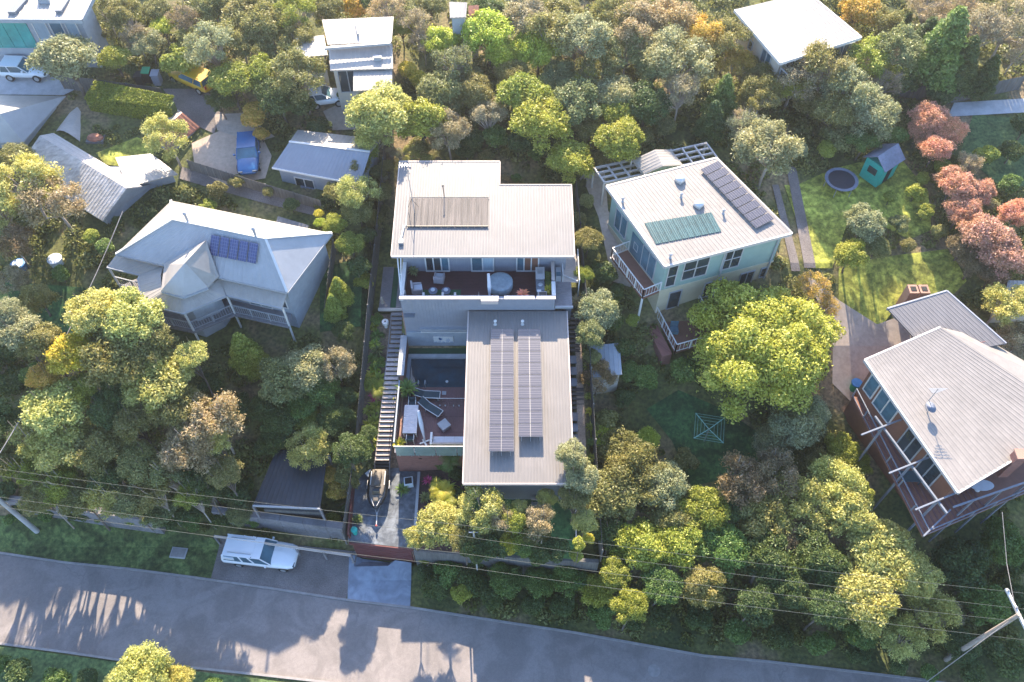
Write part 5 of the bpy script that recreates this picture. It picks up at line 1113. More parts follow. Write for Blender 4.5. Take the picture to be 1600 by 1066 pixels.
for x_, y_, lb_ in ((480,245,'upper'),(566,360,'lower')):
    p = onr(x_,y_); t = thing('skylight_dome', f'{lb_} white skylight dome on the flat cream roof', 'skylight', p); MB().lathe(p,[(.42,0),(.42,.18)],4).build('kerb_frame', M['offwhite'], t); MB().lathe(p+Vector((0,0,.18)),[(.38,0),(.33,.14),(.2,.24),(.03,.27)],14).build('dome', M['white'], t,True)
for x_, y_, lb_ in ((215,340,'left edge'),(435,600,'front left corner'),(485,320,'middle'),(680,395,'centre right')):
    p = onr(x_,y_); t = thing('roof_vent', f'small grey vent near the {lb_} of the flat cream roof', 'vent', p); MB().lathe(p,[(.14,0),(.08,.05),(.08,.35)],8).build('pipe', M['trim'], t); MB().lathe(p+Vector((0,0,.35)),[(.14,0),(.12,.06),(.02,.1)],8).build('cap', M['trim'], t)
# pergola at the back
pg = thing('white_pergola', 'white beam pergola behind the flat cream roofed green house', 'pergola', Cg(350,160,13))
a,b,c_,d4 = Cg(130,255,13.6), Cg(650,140,13.6), Cg(600,72,13.6), Cg(82,188,13.6)
for i in range(4): MB().bar(a.lerp(d4,i/3), b.lerp(c_,i/3), .14, .16).build('beam', M['offwhite'], pg)
for i in range(10): MB().bar(a.lerp(b,i/9)+Vector((0,0,.1)), d4.lerp(c_,i/9)+Vector((0,0,.1)), .12, .12).build('cross_beam', M['offwhite'], pg)
for v in (a,b,c_,d4): MB().bar(v, (v.x,v.y,9), .14,.14).build('post', M['offwhite'], pg)
gb = thing('gabled_entry_roof', 'small white gabled entry roof over the middle of the white pergola', 'canopy', Cg(370,150,14))
r1, r2 = Cg(365,100,15.2), Cg(400,175,15.2); l1, l2 = Cg(258,148,14.2), Cg(318,215,14.2); k1, k2 = Cg(440,100,14.2), Cg(495,172,14.2)
roofquad(gb, [l2,l1,r1,r2], 'white_roof', True, .3, 'roof'); roofquad(gb, [k1,k2,r2,r1], 'white_roof', True, .3, 'roof'); MB().add([l2-Vector((0,0,.1)),k2-Vector((0,0,.1)),r2-Vector((0,0,.1))],[(0,1,2)]).build('gable_end', M['wall_teal'], gb)
for v in (l1,l2,k1,k2): MB().bar(v, (v.x,v.y,9), .12,.12).build('post', M['offwhite'], gb)
# --- big house at right
Cr = lambda x, y, z: P(1300+x/2.537, 430+y/2.537, z)
bh = thing('cream_roofed_house', 'large house with a cream metal roof above a dark timber deck', 'house', (33,32,6))
a,b,c_,d4 = Cr(500,862,11.0), Cr(800,690,11.0), Cr(880,560,11.6), Cr(430,205,12.0); e4 = Cr(130,335,11.6)
roofquad(bh, [a,P(1660,672,11.0),P(1690,660,11.6),d4][:0] or [a, P(1690,655,11.0), d4, e4], 'cream_roof', True, .4)
f1, f2, f3 = d4, P(1690,655,11.0), P(1690,600,10.6); f4 = Cr(600,245,10.9)
mb = MB(); mb.prism([v+Vector((0,0,-.05)) for v in (d4,f2,P(1700,620,10.6),f4)],.1); mb.build('side_roof', M['cream_roof'], bh)
edge(bh, [e4,a,P(1690,655,11.0)], 'offwhite', .14, .22, 'fascia', -.1); edge(bh, [e4,d4], 'offwhite', .14, .22, 'fascia', -.1)
fpB = [(p.x,p.y) for p in (a,P(1690,655,11),d4,e4)]; q = inset(fpB, .5); MB().col(q, 4.5, 10.7).build('wall', M['wall_brown'], bh); EXCL.append([tuple(v) for v in q])
# glazed bay by the top left edge, deck and beams
x1_, x2_ = edge_of(q, e4, a)
LB = (x2_-x1_).length; print('LB', LB, 'L_', L_, 'wL', wL)
window(bh, x1_, x2_, .3, LB*.13, 8.7, 10.6, 1, 'white', 'glass_b'); window(bh, x1_, x2_, LB*.16, LB*.36, 8.6, 10.6, 2, 'white', 'glass_b')
for s in (.5, .72): window(bh, x1_, x2_, LB*s, LB*(s+.16), 7.8, 10.3, 2, 'trim', 'glass')
u = (x2_-x1_).normalized(); n_ = Vector((u.y,-u.x)); Lw = (x2_-x1_).length
D0, D1, D2, D3 = Cr(80,480,7.6), Cr(362,1035,7.6), Cr(800,850,7.6), Cr(520,560,7.6)
flr = MB().prism([D0,D1,D2,P(1680,700,7.6),D3],.2).build('deck', M['wall_brown'], bh); EXCL.append([(v.x,v.y) for v in (D0,D1,D2,D3)])
bm_ = MB(); 
for i in range(14): a_, b_ = D0.lerp(D3, i/14*.6), D1.lerp(D2, i/14*.6); bm_.bar(a_+Vector((0,0,.02)), b_+Vector((0,0,.02)), .1, .04)
reg(bm_.build('deck_boards', M['deckpurple'], bh), kind='stuff')
bmz = 10.0; g0, g1 = Cr(170,560,bmz), Cr(455,945,bmz)
MB().bar(g0,g1,.12,.16).build('main_beam', M['beam'], bh)
for t_, L2 in ((.12,0),(.52,0),(.88,0)):
    m_ = g0.lerp(g1,t_); i_ = m_+Vector((-n_.x,-n_.y,0))*2.6; o_ = m_+Vector((n_.x,n_.y,0))*1.8+Vector((0,0,-.0)); MB().bar(i_+Vector((0,0,.15)),o_+Vector((0,0,.15)),.1,.12).build('cross_beam', M['beam'], bh)
    MB().bar(m_,(m_.x,m_.y,3),.12,.12).build('post', M['beam'], bh); 
railing(bh, [D0,D1,D2], 1.0, 'beam', 1.8, 0, 'deck_railing')
k1, k2 = Cr(370,1020,10.0), Cr(480,915,10.0); MB().bar(Cr(362,1035,8.6),Cr(470,930,8.6),.1,.12).build('beam', M['beam'], bh)
MB().bar(Cr(480,920,10),Cr(800,810,10),.11,.13).build('front_beam', M['beam'], bh)
for s in (.25,.6,.95): v = Cr(480,920,10).lerp(Cr(800,810,10),s); MB().bar(v,(v.x,v.y,3),.1,.1).build('post', M['beam'], bh)
t = thing('white_table', 'oval pale blue table on the deck at the front corner of the cream roofed house', 'table', Cr(575,850,7.6)); v = Cr(575,850,7.6); MB().lathe(v,[(.2,0),(.06,.1),(.06,.65)],10).build('pedestal', M['white'], t); MB().lathe(v+Vector((0,0,.65)),[(.8,0),(.82,.05)],20,1,.5).build('top', M['pot'], t)
t = thing('outdoor_table', 'dark blue table set on the dark timber deck under the beams', 'table', Cr(300,815,7.6)); v = Cr(300,815,7.6); MB().box(v.x-.7,v.x+.7,v.y-.4,v.y+.4,8.25,8.3).build('top', M['navy'], t)
for q_ in ((-.6,-.3),(.6,-.3),(-.6,.3),(.6,.3)): MB().bar((v.x+q_[0],v.y+q_[1],7.6),(v.x+q_[0],v.y+q_[1],8.25),.06,.06).build('leg', M['navy'], t)
t = thing('satellite_dish', 'grey satellite dish and aerial on the large cream roof', 'satellite dish', Cr(375,545,11.4)); v = Cr(375,545,11.3); MB().bar(v,v+Vector((0,0,.8)),.06,.06).build('mast', M['steel'], t); MB().lathe(v+Vector((0,0,.6)),[(.02,0),(.25,.03),(.42,.12),(.44,.13)],16,.7,1).build('dish', M['cubbyroof'], t,True)
mb = MB(); mb.bar(v+Vector((0,.5,0)),v+Vector((0,.5,2.2)),.05,.05)
for i in range(5): mb.bar(v+Vector((-.6+.1*i,.5,2.2-.12*i)),v+Vector((.6-.1*i,.5,2.2-.12*i)),.03,.03)
mb.build('aerial', M['steel'], t)
t = thing('chimney', 'red brick chimney pot on the front edge of the large cream roof', 'chimney', Cr(735,725,11)); v = Cr(735,725,11.2); MB().box(v.x-.32,v.x+.32,v.y-.3,v.y+.3,9,11.7).build('stack', M['brick'], t); MB().box(v.x-.38,v.x+.38,v.y-.36,v.y+.36,11.7,11.8).build('cap', M['brick2'], t)
gr = thing('brick_garage', 'open brick garage with a mauve grey metal roof', 'garage', (35,41,9))
a,b,c_,d4 = Cr(320,245,11.3), Cr(600,345,11.0), Cr(690,270,11.3), Cr(455,62,11.9); e4 = Cr(220,132,11.7)
mb = MB(); ribbed(mb, Cr(400,330,11.0), c_, d4, e4, .45,.04,.12); mb.build('roof', M['roof'], gr)
edge(gr, [e4,d4,c_], 'clad', .12, .24, 'fascia', -.08)
q = inset([(v.x,v.y) for v in (Cr(400,330,11),c_,d4,e4)], .4); EXCL.append([tuple(v) for v in q])
kk = [Vector((v.x,v.y)) for v in q]
for i in range(4):
    v1_, v2_ = kk[i], kk[(i+1)%4]; 
    if min((v1_-Vector((e4.x,e4.y))).length, (v2_-Vector((e4.x,e4.y))).length) < 1.2 and max(v1_.y, v2_.y) < e4.y+1 and (v1_-v2_).length > 3: MB().bar((v1_.x,v1_.y,11.2),(v2_.x,v2_.y,11.2),.2,.3).build('lintel', M['timber_grey'], gr); continue
    MB().prism([(v1_.x,v1_.y,11.3),(v2_.x,v2_.y,11.3),(v2_.x*.99+kk[(i+2)%4].x*.01,v2_.y*.99+kk[(i+2)%4].y*.01,11.3),(v1_.x*.99+kk[(i+3)%4].x*.01,v1_.y*.99+kk[(i+3)%4].y*.01,11.3)],4).build('wall', M['brick'], gr)
t = thing('brick_chimney', 'stubby double brick chimney behind the mauve garage roof', 'chimney', Cr(335,60,11)); v = Cr(335,72,10.5); 
for s in (-.35,.45): MB().box(v.x+s-.35,v.x+s+.35,v.y-.3,v.y+.5,8,10.9).build('stack', M['brick2'], t); MB().box(v.x+s-.2,v.x+s+.2,v.y-.1,v.y+.3,10.9,10.94).build('flue_opening', M['dark'], t)
# --- garden things at right
v = G(1310,292); tp = thing('trampoline', 'round dark trampoline on the shaded lawn', 'trampoline', v)
MB().lathe(v+Vector((0,0,.8)),[(1.05,0),(1.05,.02)],28).build('jumping_mat', M['tramp'], tp); mb = MB(); mb.lathe(v+Vector((0,0,.78)),[(1.05,.03),(1.32,.06),(1.32,.0),(1.05,-.02)],28); mb.build('edge_pad', M['cubbyroof'], tp)
for i in range(6): a = i*math.pi/3; MB().bar(v+Vector((1.22*math.cos(a),1.22*math.sin(a),-.1)), v+Vector((1.22*math.cos(a),1.22*math.sin(a),.8)), .06,.06).build('leg', M['steel'], tp)
v = G(1368,275); cb = thing('cubby_house', 'teal painted children cubby house with a slate blue pitched roof and a small slide', 'cubby house', v); rzc = .65; ORG[cb.name] = Vector((0,0,0)); cb.rotation_euler = (0,0,rzc)
MB().box(-1.05,1.05,-.85,.85,0,2.0).build('wall', M['teal'], cb)
for s in (-1,1): mb = MB(); mb.prism([(-1.25,s*1.1,1.95),(1.25,s*1.1,1.95),(1.25,0,2.8),(-1.25,0,2.8)],.06); mb.build('roof', M['cubbyroof'], cb)
MB().box(-.3,.3,-.88,-.85,0,1.4).build('door', M['dark'], cb); MB().box(-1.08,-1.05,-.4,.4,.9,1.5).build('window', M['glass'], cb)
MB().prism([(1.0,.2,1.3),(2.4,.2,.1),(2.4,.7,.1),(1.0,.7,1.3)],.06).build('slide', M['red'], cb)
v = G(1100,690); ch = thing('clothes_hoist', 'pale green rotary clothes hoist standing on the shaded lawn', 'clothes line', v)
MB().tube([v, v+Vector((0,0,2.0))], .04, 8).build('post', M['steel'], ch); hm = M['pool_green'] = mat('faded_green_metal', (.22,.45,.38), .5, .05, 3)
for i in range(4):
    a = .6+i*math.pi/2; MB().bar(v+Vector((0,0,1.9)), v+Vector((1.5*math.cos(a),1.5*math.sin(a),2.1)), .05,.05).build('arm', hm, ch)
mb = MB()
for r_ in (.5,.85,1.2,1.48):
    for i in range(4): a = .6+i*math.pi/2; b_ = a+math.pi/2; mb.bar(v+Vector((r_*math.cos(a),r_*math.sin(a),2.0+.06*r_)), v+Vector((r_*math.cos(b_),r_*math.sin(b_),2.0+.06*r_)), .018,.018)
mb.build('wires', hm, ch)
t = thing('garden_shed', 'small blue grey garden shed with a flat roof left of the clothes lawn', 'shed', G(945,590)); v = G(945,600); q4 = pp((921,540,8.8),(968,536,8.8),(972,585,8.4),(923,590,8.4)); mb = MB(); ribbed(mb, q4[3],q4[2],q4[1],q4[0],.3,.03,.06); mb.build('roof', M['wall_grey'], t); MB().col(inset([(p.x,p.y) for p in q4],.15),4,8.3).build('wall', M['wall_white'], t); EXCL.append([(p.x,p.y) for p in q4])
# --- top right house
th = thing('pale_house', 'tall off white house with a pale roof amid the trees at the top right', 'house', (25,62,13))
a,b,c_,d4 = P(1219,98,17.6),P(1346,58,17.8),P(1262,-12,18.4),P(1148,15,18.2)
roofquad(th, [a,b,c_,d4], 'white_roof', True, .4); edge(th, [d4,a,b,c_], 'white', .14, .25, 'fascia', -.1)
fp = inset([(p.x,p.y) for p in (a,b,c_,d4)], .5); MB().col(fp, 12, 17.4).build('wall', M['wall_white'], th); EXCL.append([tuple(v) for v in fp])
la, lb2 = edge_of(fp, d4, a); window(th, la, lb2, 3.4, 4.6, 15.4, 17.0, 2, 'trim', 'glass_b'); window(th, la, lb2, 1.6, 2.1, 15.8, 16.6, 1, 'trim', 'glass'); window(th, la, lb2, 6.0, 6.9, 15.2, 16.8, 1, 'trim', 'glass')
fa, fb = edge_of(fp, a, b); window(th, fa, fb, .6, 3.2, 15.7, 17.0, 3, 'white', 'glass'); window(th, fa, fb, 5.2, 7.2, 15.7, 17.0, 2, 'white', 'glass_b')
MB().prism(pp((1302,82,15.6),(1330,74,15.6),(1334,84,15.4),(1306,92,15.4)),.2).build('awning', M['bluepl'], th)
# --- top white flat house
tw = thing('white_flat_house', 'white flat roofed house with a stepped roof among the trees at the top', 'house', (-13,62,13))
a,b,c_,d4 = P(516,108,17.6),P(614,105,17.6),P(615,26,18.3),P(503,31,18.3); roofquad(tw, [P(512,70,17.9),P(612,65,17.9),c_,d4], 'white_roof', True, .4); roofquad(tw, [P(516,110,17.1),P(614,107,17.1),P(613,68,17.4),P(513,73,17.4)], 'white_roof', True, .4)
roofquad(tw, [P(552,142,16.6),P(612,140,16.6),P(613,108,16.9),P(552,110,16.9)], 'white_roof', True, .4); roofquad(tw, [P(465,90,16.6),P(512,86,16.6),P(506,55,16.8),P(462,60,16.8)], 'white_roof', True, .4)
for q4, z in ((pp((514,108,17),(612,105,17),(613,30,17),(506,34,17)),17.0),(pp((553,140,16.4),(610,138,16.4),(611,110,16.4),(553,111,16.4)),16.5),(pp((467,88,16.4),(511,85,16.4),(506,57,16.4),(465,61,16.4)),16.5)):
    q = inset([(p.x,p.y) for p in q4], .3); MB().col(q, 11, z).build('wall', M['wall_white'], tw); EXCL.append([tuple(v) for v in q])
fa, fb = edge_of(q:=inset([(p.x,p.y) for p in pp((514,108,17),(612,105,17),(613,30,17),(506,34,17))], .3), P(514,108,17), P(612,105,17)); window(tw, fa, fb, .3, 1.8, 14.5, 16.6, 2, 'trim', 'glass')
t = thing('roof_vent', 'small dark vent on the white stepped roof at the top', 'vent', P(590,92,17.3)); v = P(590,92,17.3); MB().box(v.x-.3,v.x+.3,v.y-.15,v.y+.15,17.2,17.5).build('hood', M['trim'], t); MB().box(v.x-.34,v.x+.34,v.y-.19,v.y+.19,17.5,17.54).build('cap', M['trim'], t)
t = thing('beam', 'dark grey roof beam across the white stepped roof', 'beam', P(507,74,18)); MB().bar(P(507,76,17.95),P(610,68,17.95),.2,.2).build('beam_face', M['trim'], t); MB().bar(P(556,32,18.4),P(560,54,18.2),.15,.15).build('beam_end', M['trim'], t)
# --- teal glazed house top left
tg = thing('teal_glazed_house', 'modern house with teal glass walls and a pale flat roof at the top left', 'house', (-42,60,12))
rr = pp((-60,30,18.6),(128,31,18.6),(148,-10,18.8),(-60,-25,18.8)); roofquad(tg, rr, 'white_roof', True, .6); edge(tg, [rr[0],rr[1],rr[2]], 'wall_grey', .16, .35, 'fascia', -.12)
q = inset([(p.x,p.y) for p in rr], .5); MB().col(q, 11, 18.3).build('wall', M['wall_grey'], tg); EXCL.append([tuple(v) for v in q])
fa, fb = edge_of(q, rr[0], rr[1]); L_ = (fb-fa).length
window(tg, fa, fb, L_-8.6, L_-4.6, 15.6, 18.0, 4, 'teal_glass', 'teal_glass', 'glass_wall'); window(tg, fa, fb, L_-4.1, L_-3.0, 16.4, 18, 1, 'white', 'curtain'); window(tg, fa, fb, L_-2.7, L_-1.7, 16.4, 18, 1, 'white', 'glass_b'); window(tg, fa, fb, L_-1.4, L_-.5, 16.4, 18, 1, 'white', 'curtain')
MB().prism(pp((5,75,14.8),(85,76,14.8),(88,58,14.8),(20,56,14.8)),.25).build('balcony', M['cubbyroof'], tg); 
MB().prism([v+Vector((0,0,.5)) for v in pp((62,8,18.6),(80,8,18.6),(80,-5,18.6),(64,-5,18.6))],.5).build('rooftop_box', M['wall_grey'], tg); MB().prism([v+Vector((0,0,.3)) for v in pp((88,22,18.6),(98,22,18.6),(118,-8,18.6),(105,-8,18.6))],.3).build('roof_channel', M['clad_dark'], tg); MB().prism([v+Vector((0,0,.3)) for v in pp((14,24,18.6),(26,24,18.6),(46,2,18.6),(34,2,18.6))],.3).build('roof_channel', M['clad_dark'], tg)
# --- white roof at left edge
wl = thing('white_roofed_building', 'white hipped roof building at the upper left edge', 'building', (-44,50,10)); p1,p2,p3,p4 = pp((-60,148,15),(102,150,13.6),(36,222,13.2),(-60,225,13.2)); pk = P(0,178,15.3)
for f_ in ([p1,p2,pk],[p2,p3,pk],[p3,p4,pk,p1]): mb = MB(); mb.prism(f_ if len(f_)==3 else [p3,p4,pk],.1); mb.build('roof', M['white_roof_shade'] if f_[0] is not p1 else M['white_roof'], wl)  # all but the back slope take the painted shade colour
q = inset([(p.x,p.y) for p in (p1,p2,p3,p4)], .5); MB().col(q, 8, 13.1).build('wall', M['wall_grey'], wl); EXCL.append([tuple(v) for v in q]); 
# --- long weathered shed
ls = thing('long_shed', 'long weathered grey shed with a ridged metal roof', 'shed', (-31,46,9)); a,b,c_,d4,e_,f_ = P(52,212,13.2),P(192,292,13.2),P(240,288,13.6),P(275,270,12.8),P(140,200,12.8),P(60,210,13.6)
r1, r2 = P(58,210,14.0), P(235,290,14.0); a, b = P(50,222,12.9), P(193,292,12.9); c2, d2 = P(280,272,12.8), P(165,222,12.8)
roofquad(ls, [P(28,262,11.8),P(160,345,11.8),P(197,294,13.4),P(62,212,13.4)], 'old_roof', True, .6); roofquad(ls, [P(197,294,13.4),P(222,291,13.3),P(84,208,13.3),P(62,212,13.4)], 'timber_pale', True, .6)
q4 = pp((200,292,13.0),(278,272,12.4),(236,240,12.6),(180,246,13.0)); roofquad(ls, q4, 'white_roof', True, .6, 'annexe_roof')
for q4, z in ((pp((34,262,11.6),(162,343,11.6),(238,289,11.6),(112,210,11.6)),11.7),(pp((198,291,12.2),(276,272,12.2),(236,242,12.2),(182,247,12.2)),12.2)):
    q = inset([(p.x,p.y) for p in q4], .2); MB().col(q, 7, z).build('wall', M['wall_grey'], ls); EXCL.append([tuple(v) for v in q])
w4 = [P(162,343,11.6),P(238,289,11.6),P(197,294,13.3)]; MB().add(w4,[(0,1,2)]).build('gable_end', M['wall_grey'], ls)
# --- garage with gable roof
gg = thing('gabled_garage', 'grey gabled garage with a pale back slope and shaded front slope', 'garage', (-14,47,10)); a,b,c_,d4 = P(425,262,12.9),P(562,288,12.9),P(578,238,14.2),P(452,222,14.2); e_,f_ = P(465,203,13.6),P(595,218,13.6)
roofquad(gg, [a,b,c_,d4], 'clad', True, .4); roofquad(gg, [f_,e_,d4,c_], 'white_roof', True, .4); edge(gg, [a,b], 'white', .1,.15,'gutter'); edge(gg, [d4,c_], 'white', .16,.06,'ridge_cap',.06)  # front slope's shade is put in by a darker, bluer sheet colour
q = inset([(p.x,p.y) for p in (a,b,f_,e_)], .3); MB().col(q, 8, 12.8).build('wall', M['wall_grey'], gg); EXCL.append([tuple(v) for v in q]); k = [v for v in q]
MB().add([Vector((k[1].x,k[1].y,12.8)),Vector((k[2].x,k[2].y,12.8)),Vector(((k[1].x+k[2].x)/2,(k[1].y+k[2].y)/2,14.0))],[(0,1,2)]).build('gable_end', M['wall_grey'], gg)
fa, fb = edge_of(q, a, b); window(gg, fa, fb, 1.2, 2.8, 10.6, 12.0, 2, 'white', 'glass')
# --- small sheds
t = thing('domed_shed', 'small grey shed with a curved roof beside the white roofed building', 'shed', (-37,50,10)); mb = MB(); s1, s2, s3, s4 = pp((84,208,12.2),(126,222,12.2),(148,180,12.2),(104,176,12.2))
for i in range(6):
    t0, t1 = i/6, (i+1)/6; z0, z1 = .7*math.sin(math.pi*t0), .7*math.sin(math.pi*t1); u_ = Vector((0,0,1)); mb.add([s1.lerp(s2,t0)+u_*z0, s1.lerp(s2,t1)+u_*z1, s4.lerp(s3,t1)+u_*z1, s4.lerp(s3,t0)+u_*z0],[(0,1,2,3)])
mb.build('roof', M['timber_pale'], t, True); MB().col(inset([(p.x,p.y) for p in (s1,s2,s3,s4)],.1),8,12.25).build('wall', M['wall_grey'], t); EXCL.append([(p.x,p.y) for p in (s1,s2,s3,s4)])
def simpleshed(nm, lab, q4, rm, wm, z0, cat='shed', ribs=True):
    t = thing(nm, lab, cat, (q4[0].x,q4[0].y,z0)); roofquad(t, q4, rm, ribs, .35); zt = min(p.z for p in q4)-.08; MB().col(inset([(p.x,p.y) for p in q4],.15), z0, zt).build('wall', M[wm], t); EXCL.append([(p.x,p.y) for p in q4]); return t
simpleshed('garden_shed', 'small slate blue roofed shed right of the domed shed', pp((150,188,12.4),(192,188,12.4),(202,168,12.7),(156,166,12.7)), 'cubbyroof', 'wall_grey', 9)
simpleshed('lean_to', 'small open lean to below the slate blue shed', pp((146,192,11.6),(180,190,11.6),(182,183,11.8),(148,184,11.8)), 'timber_pale', 'dark', 9)
ts = thing('terracotta_shed', 'shed with a patched terracotta and cream gabled roof', 'shed', (-26,50,10)); a,b,c_,d4 = pp((222,212,12.6),(262,232,12.6),(308,196,12.9),(262,172,12.9)); r1, r2 = P(242,214,13.6), P(285,176,13.6)
roofquad(ts, [P(262,236,12.5),P(312,198,12.5),r2,r1], 'terracotta', True, .35); roofquad(ts, [P(270,166,12.5),P(222,208,12.5),r1,r2], 'timber_pale', True, .35); MB().col(inset([(p.x,p.y) for p in (P(262,236,12.5),P(312,198,12.5),P(270,166,12.5),P(222,208,12.5))],.2),8,12.4).build('wall', M['wall_grey'], ts); EXCL.append([(p.x,p.y) for p in (a,b,c_,d4)])
# black carport
bc = thing('black_carport', 'large flat black roofed carport among trees left of the property', 'carport', (-17,28,3)); q4 = pp((395,790,4.6),(500,795,4.6),(512,708,4.8),(432,702,4.8)); roofquad(bc, q4, 'dark_roof', True, .5)
for v in q4: MB().bar((v.x,v.y,1),(v.x,v.y,4.5),.15,.15).build('post', M['timber_grey'], bc)
edge(bc, [q4[0],q4[1]], 'trim', .1,.16,'gutter'); EXCL.append([(p.x,p.y) for p in q4])
MB().col([(q4[0].x+.3,q4[0].y+.4),(q4[1].x-.3,q4[1].y+.4),(q4[1].x-.3,q4[1].y+.6),(q4[0].x+.3,q4[0].y+.6)],1,3).build('front_wall', M['fence'], bc)
# rails and low walls along the left street front
for (a, b, lb_) in (((0,782,3.0),(240,815,3.0),'low grey wall along the street front of the left garden'),((330,800,2.6),(545,828,2.6),'low grey wall in front of the black carport')):
    pa, pb = P(*a), P(*b); t = thing('low_wall', lb_, 'wall', pa); n = 6
    for i in range(n):
        u_, v_ = pa.lerp(pb,i/n), pa.lerp(pb,(i+.985)/n); MB().prism([(u_.x,u_.y,u_.z),(v_.x,v_.y,v_.z),(v_.x,v_.y+.5,v_.z),(u_.x,u_.y+.5,u_.z)],2.4).build('wall_section', M['timber_grey'], t)
t = thing('timber_rail', 'long low timber rail beside the gravel parking bay', 'rail', P(340,845,1.4)); 
MB().bar(P(335,838,1.6),P(548,868,1.6),.14,.16).build('top_rail', M['timber_pale'], t)
for i in range(6): v = P(335,838,1.6).lerp(P(548,868,1.6),i/5); MB().bar((v.x,v.y,-.2),(v.x,v.y,1.6),.14,.14).build('post', M['timber_grey'], t)
# clipped hedge
hp = pp((132,152,14.2),(265,168,14.2),(272,150,14.6),(148,126,14.6)); rgx = np.random.default_rng(5); nL = 15000; uu = rgx.uniform(0,1,nL); vv = rgx.uniform(0,1,nL); a_, b_, c4, d5 = [np.array(v) for v in hp]
top = (a_[None]*(1-uu)[:,None]+b_[None]*uu[:,None])*(1-vv)[:,None]+(d5[None]*(1-uu)[:,None]+c4[None]*uu[:,None])*vv[:,None]
side = rgx.uniform(0,1,nL) < .5; top[side] = (a_[None]*(1-uu)[:,None]+b_[None]*uu[:,None])[side]; top[side,2] -= rgx.uniform(0,2.6,side.sum()); nm_ = np.tile(np.array([0,0,1.]),(nL,1)); nm_[side] = np.array([.15,-1,.2]); top += rgx.normal(0,.025,(nL,3))
V,F,T = leaves(top, nm_, .11, rgx, np.clip(rgx.normal(.5,.2,nL),0,1)); me_ = mesh_np('foliage', V-np.array([a_[0],a_[1],11.5]), F, T, FOL); hd = thing('clipped_hedge', 'long clipped box hedge with a sunlit yellow green top', 'hedge', (a_[0],a_[1],11.5)); fo = bpy.data.objects.new('foliage', me_); COL.objects.link(fo); fo.parent = hd; fo.color = (.24,.29,.035,1)
MB().col(inset([(p.x,p.y) for p in hp],.12),10.5,14.05).build('hedge_core', M['veg'], hd)
fence('brown_fence', [(P(112,158,12).x,P(112,158,12).y),(P(265,172,12).x,P(265,172,12).y)], 'brown paling fence in front of the clipped hedge', 1.5, bay=3)
fence('garden_fence', [(G(300,268).x,G(300,268).y),(G(420,305).x,G(420,305).y),(G(505,330).x,G(505,330).y)], 'grey timber fence along the dusty path behind the hip roofed house', 1.2, bay=3, pal=.3)
fence('side_fence', [(G(525,395).x,G(525,395).y),(G(512,500).x,G(512,500).y)], 'grey timber fence right of the hip roofed house', 1.5, bay=3, pal=.3)
fence('top_fence', [(G(1590,140).x,G(1590,140).y),(G(1480,162).x,G(1480,162).y),(G(1400,150).x,G(1400,150).y)], 'grey fence along the lane at the top right', 1.4, bay=3, pal=.3)
# small top building and others
simpleshed('white_shed', 'small white roofed outbuilding at the very top centre', pp((703,28,18.5),(728,27,18.5),(730,4,18.9),(702,3,18.9)), 'white_roof', 'wall_grey', 13)
simpleshed('timber_outbuilding', 'tiny brown roofed outbuilding with a white front next to the white shed', pp((732,25,18.0),(748,24,18.0),(748,8,18.4),(732,9,18.4)), 'terracotta', 'wall_white', 13)
simpleshed('red_roof_shed', 'low mauve roofed shed behind the right end of the hip roofed house', pp((430,352,10.9),(480,362,10.9),(482,352,11),(434,338,11)), 'roof', 'wall_brown', 8)
simpleshed('blue_tank_stand', 'dark blue covered trailer in front of the gabled garage', pp((468,302,10.9),(492,304,10.9),(492,290,11.2),(470,288,11.2)), 'cubbyroof', 'dark', 9)
simpleshed('carport_corner', 'pale roofed carport at the right edge below the pink trees', pp((1570,470,11),(1640,470,11),(1640,440,11.3),(1575,438,11.3)), 'white_roof', 'wall_white', 8)
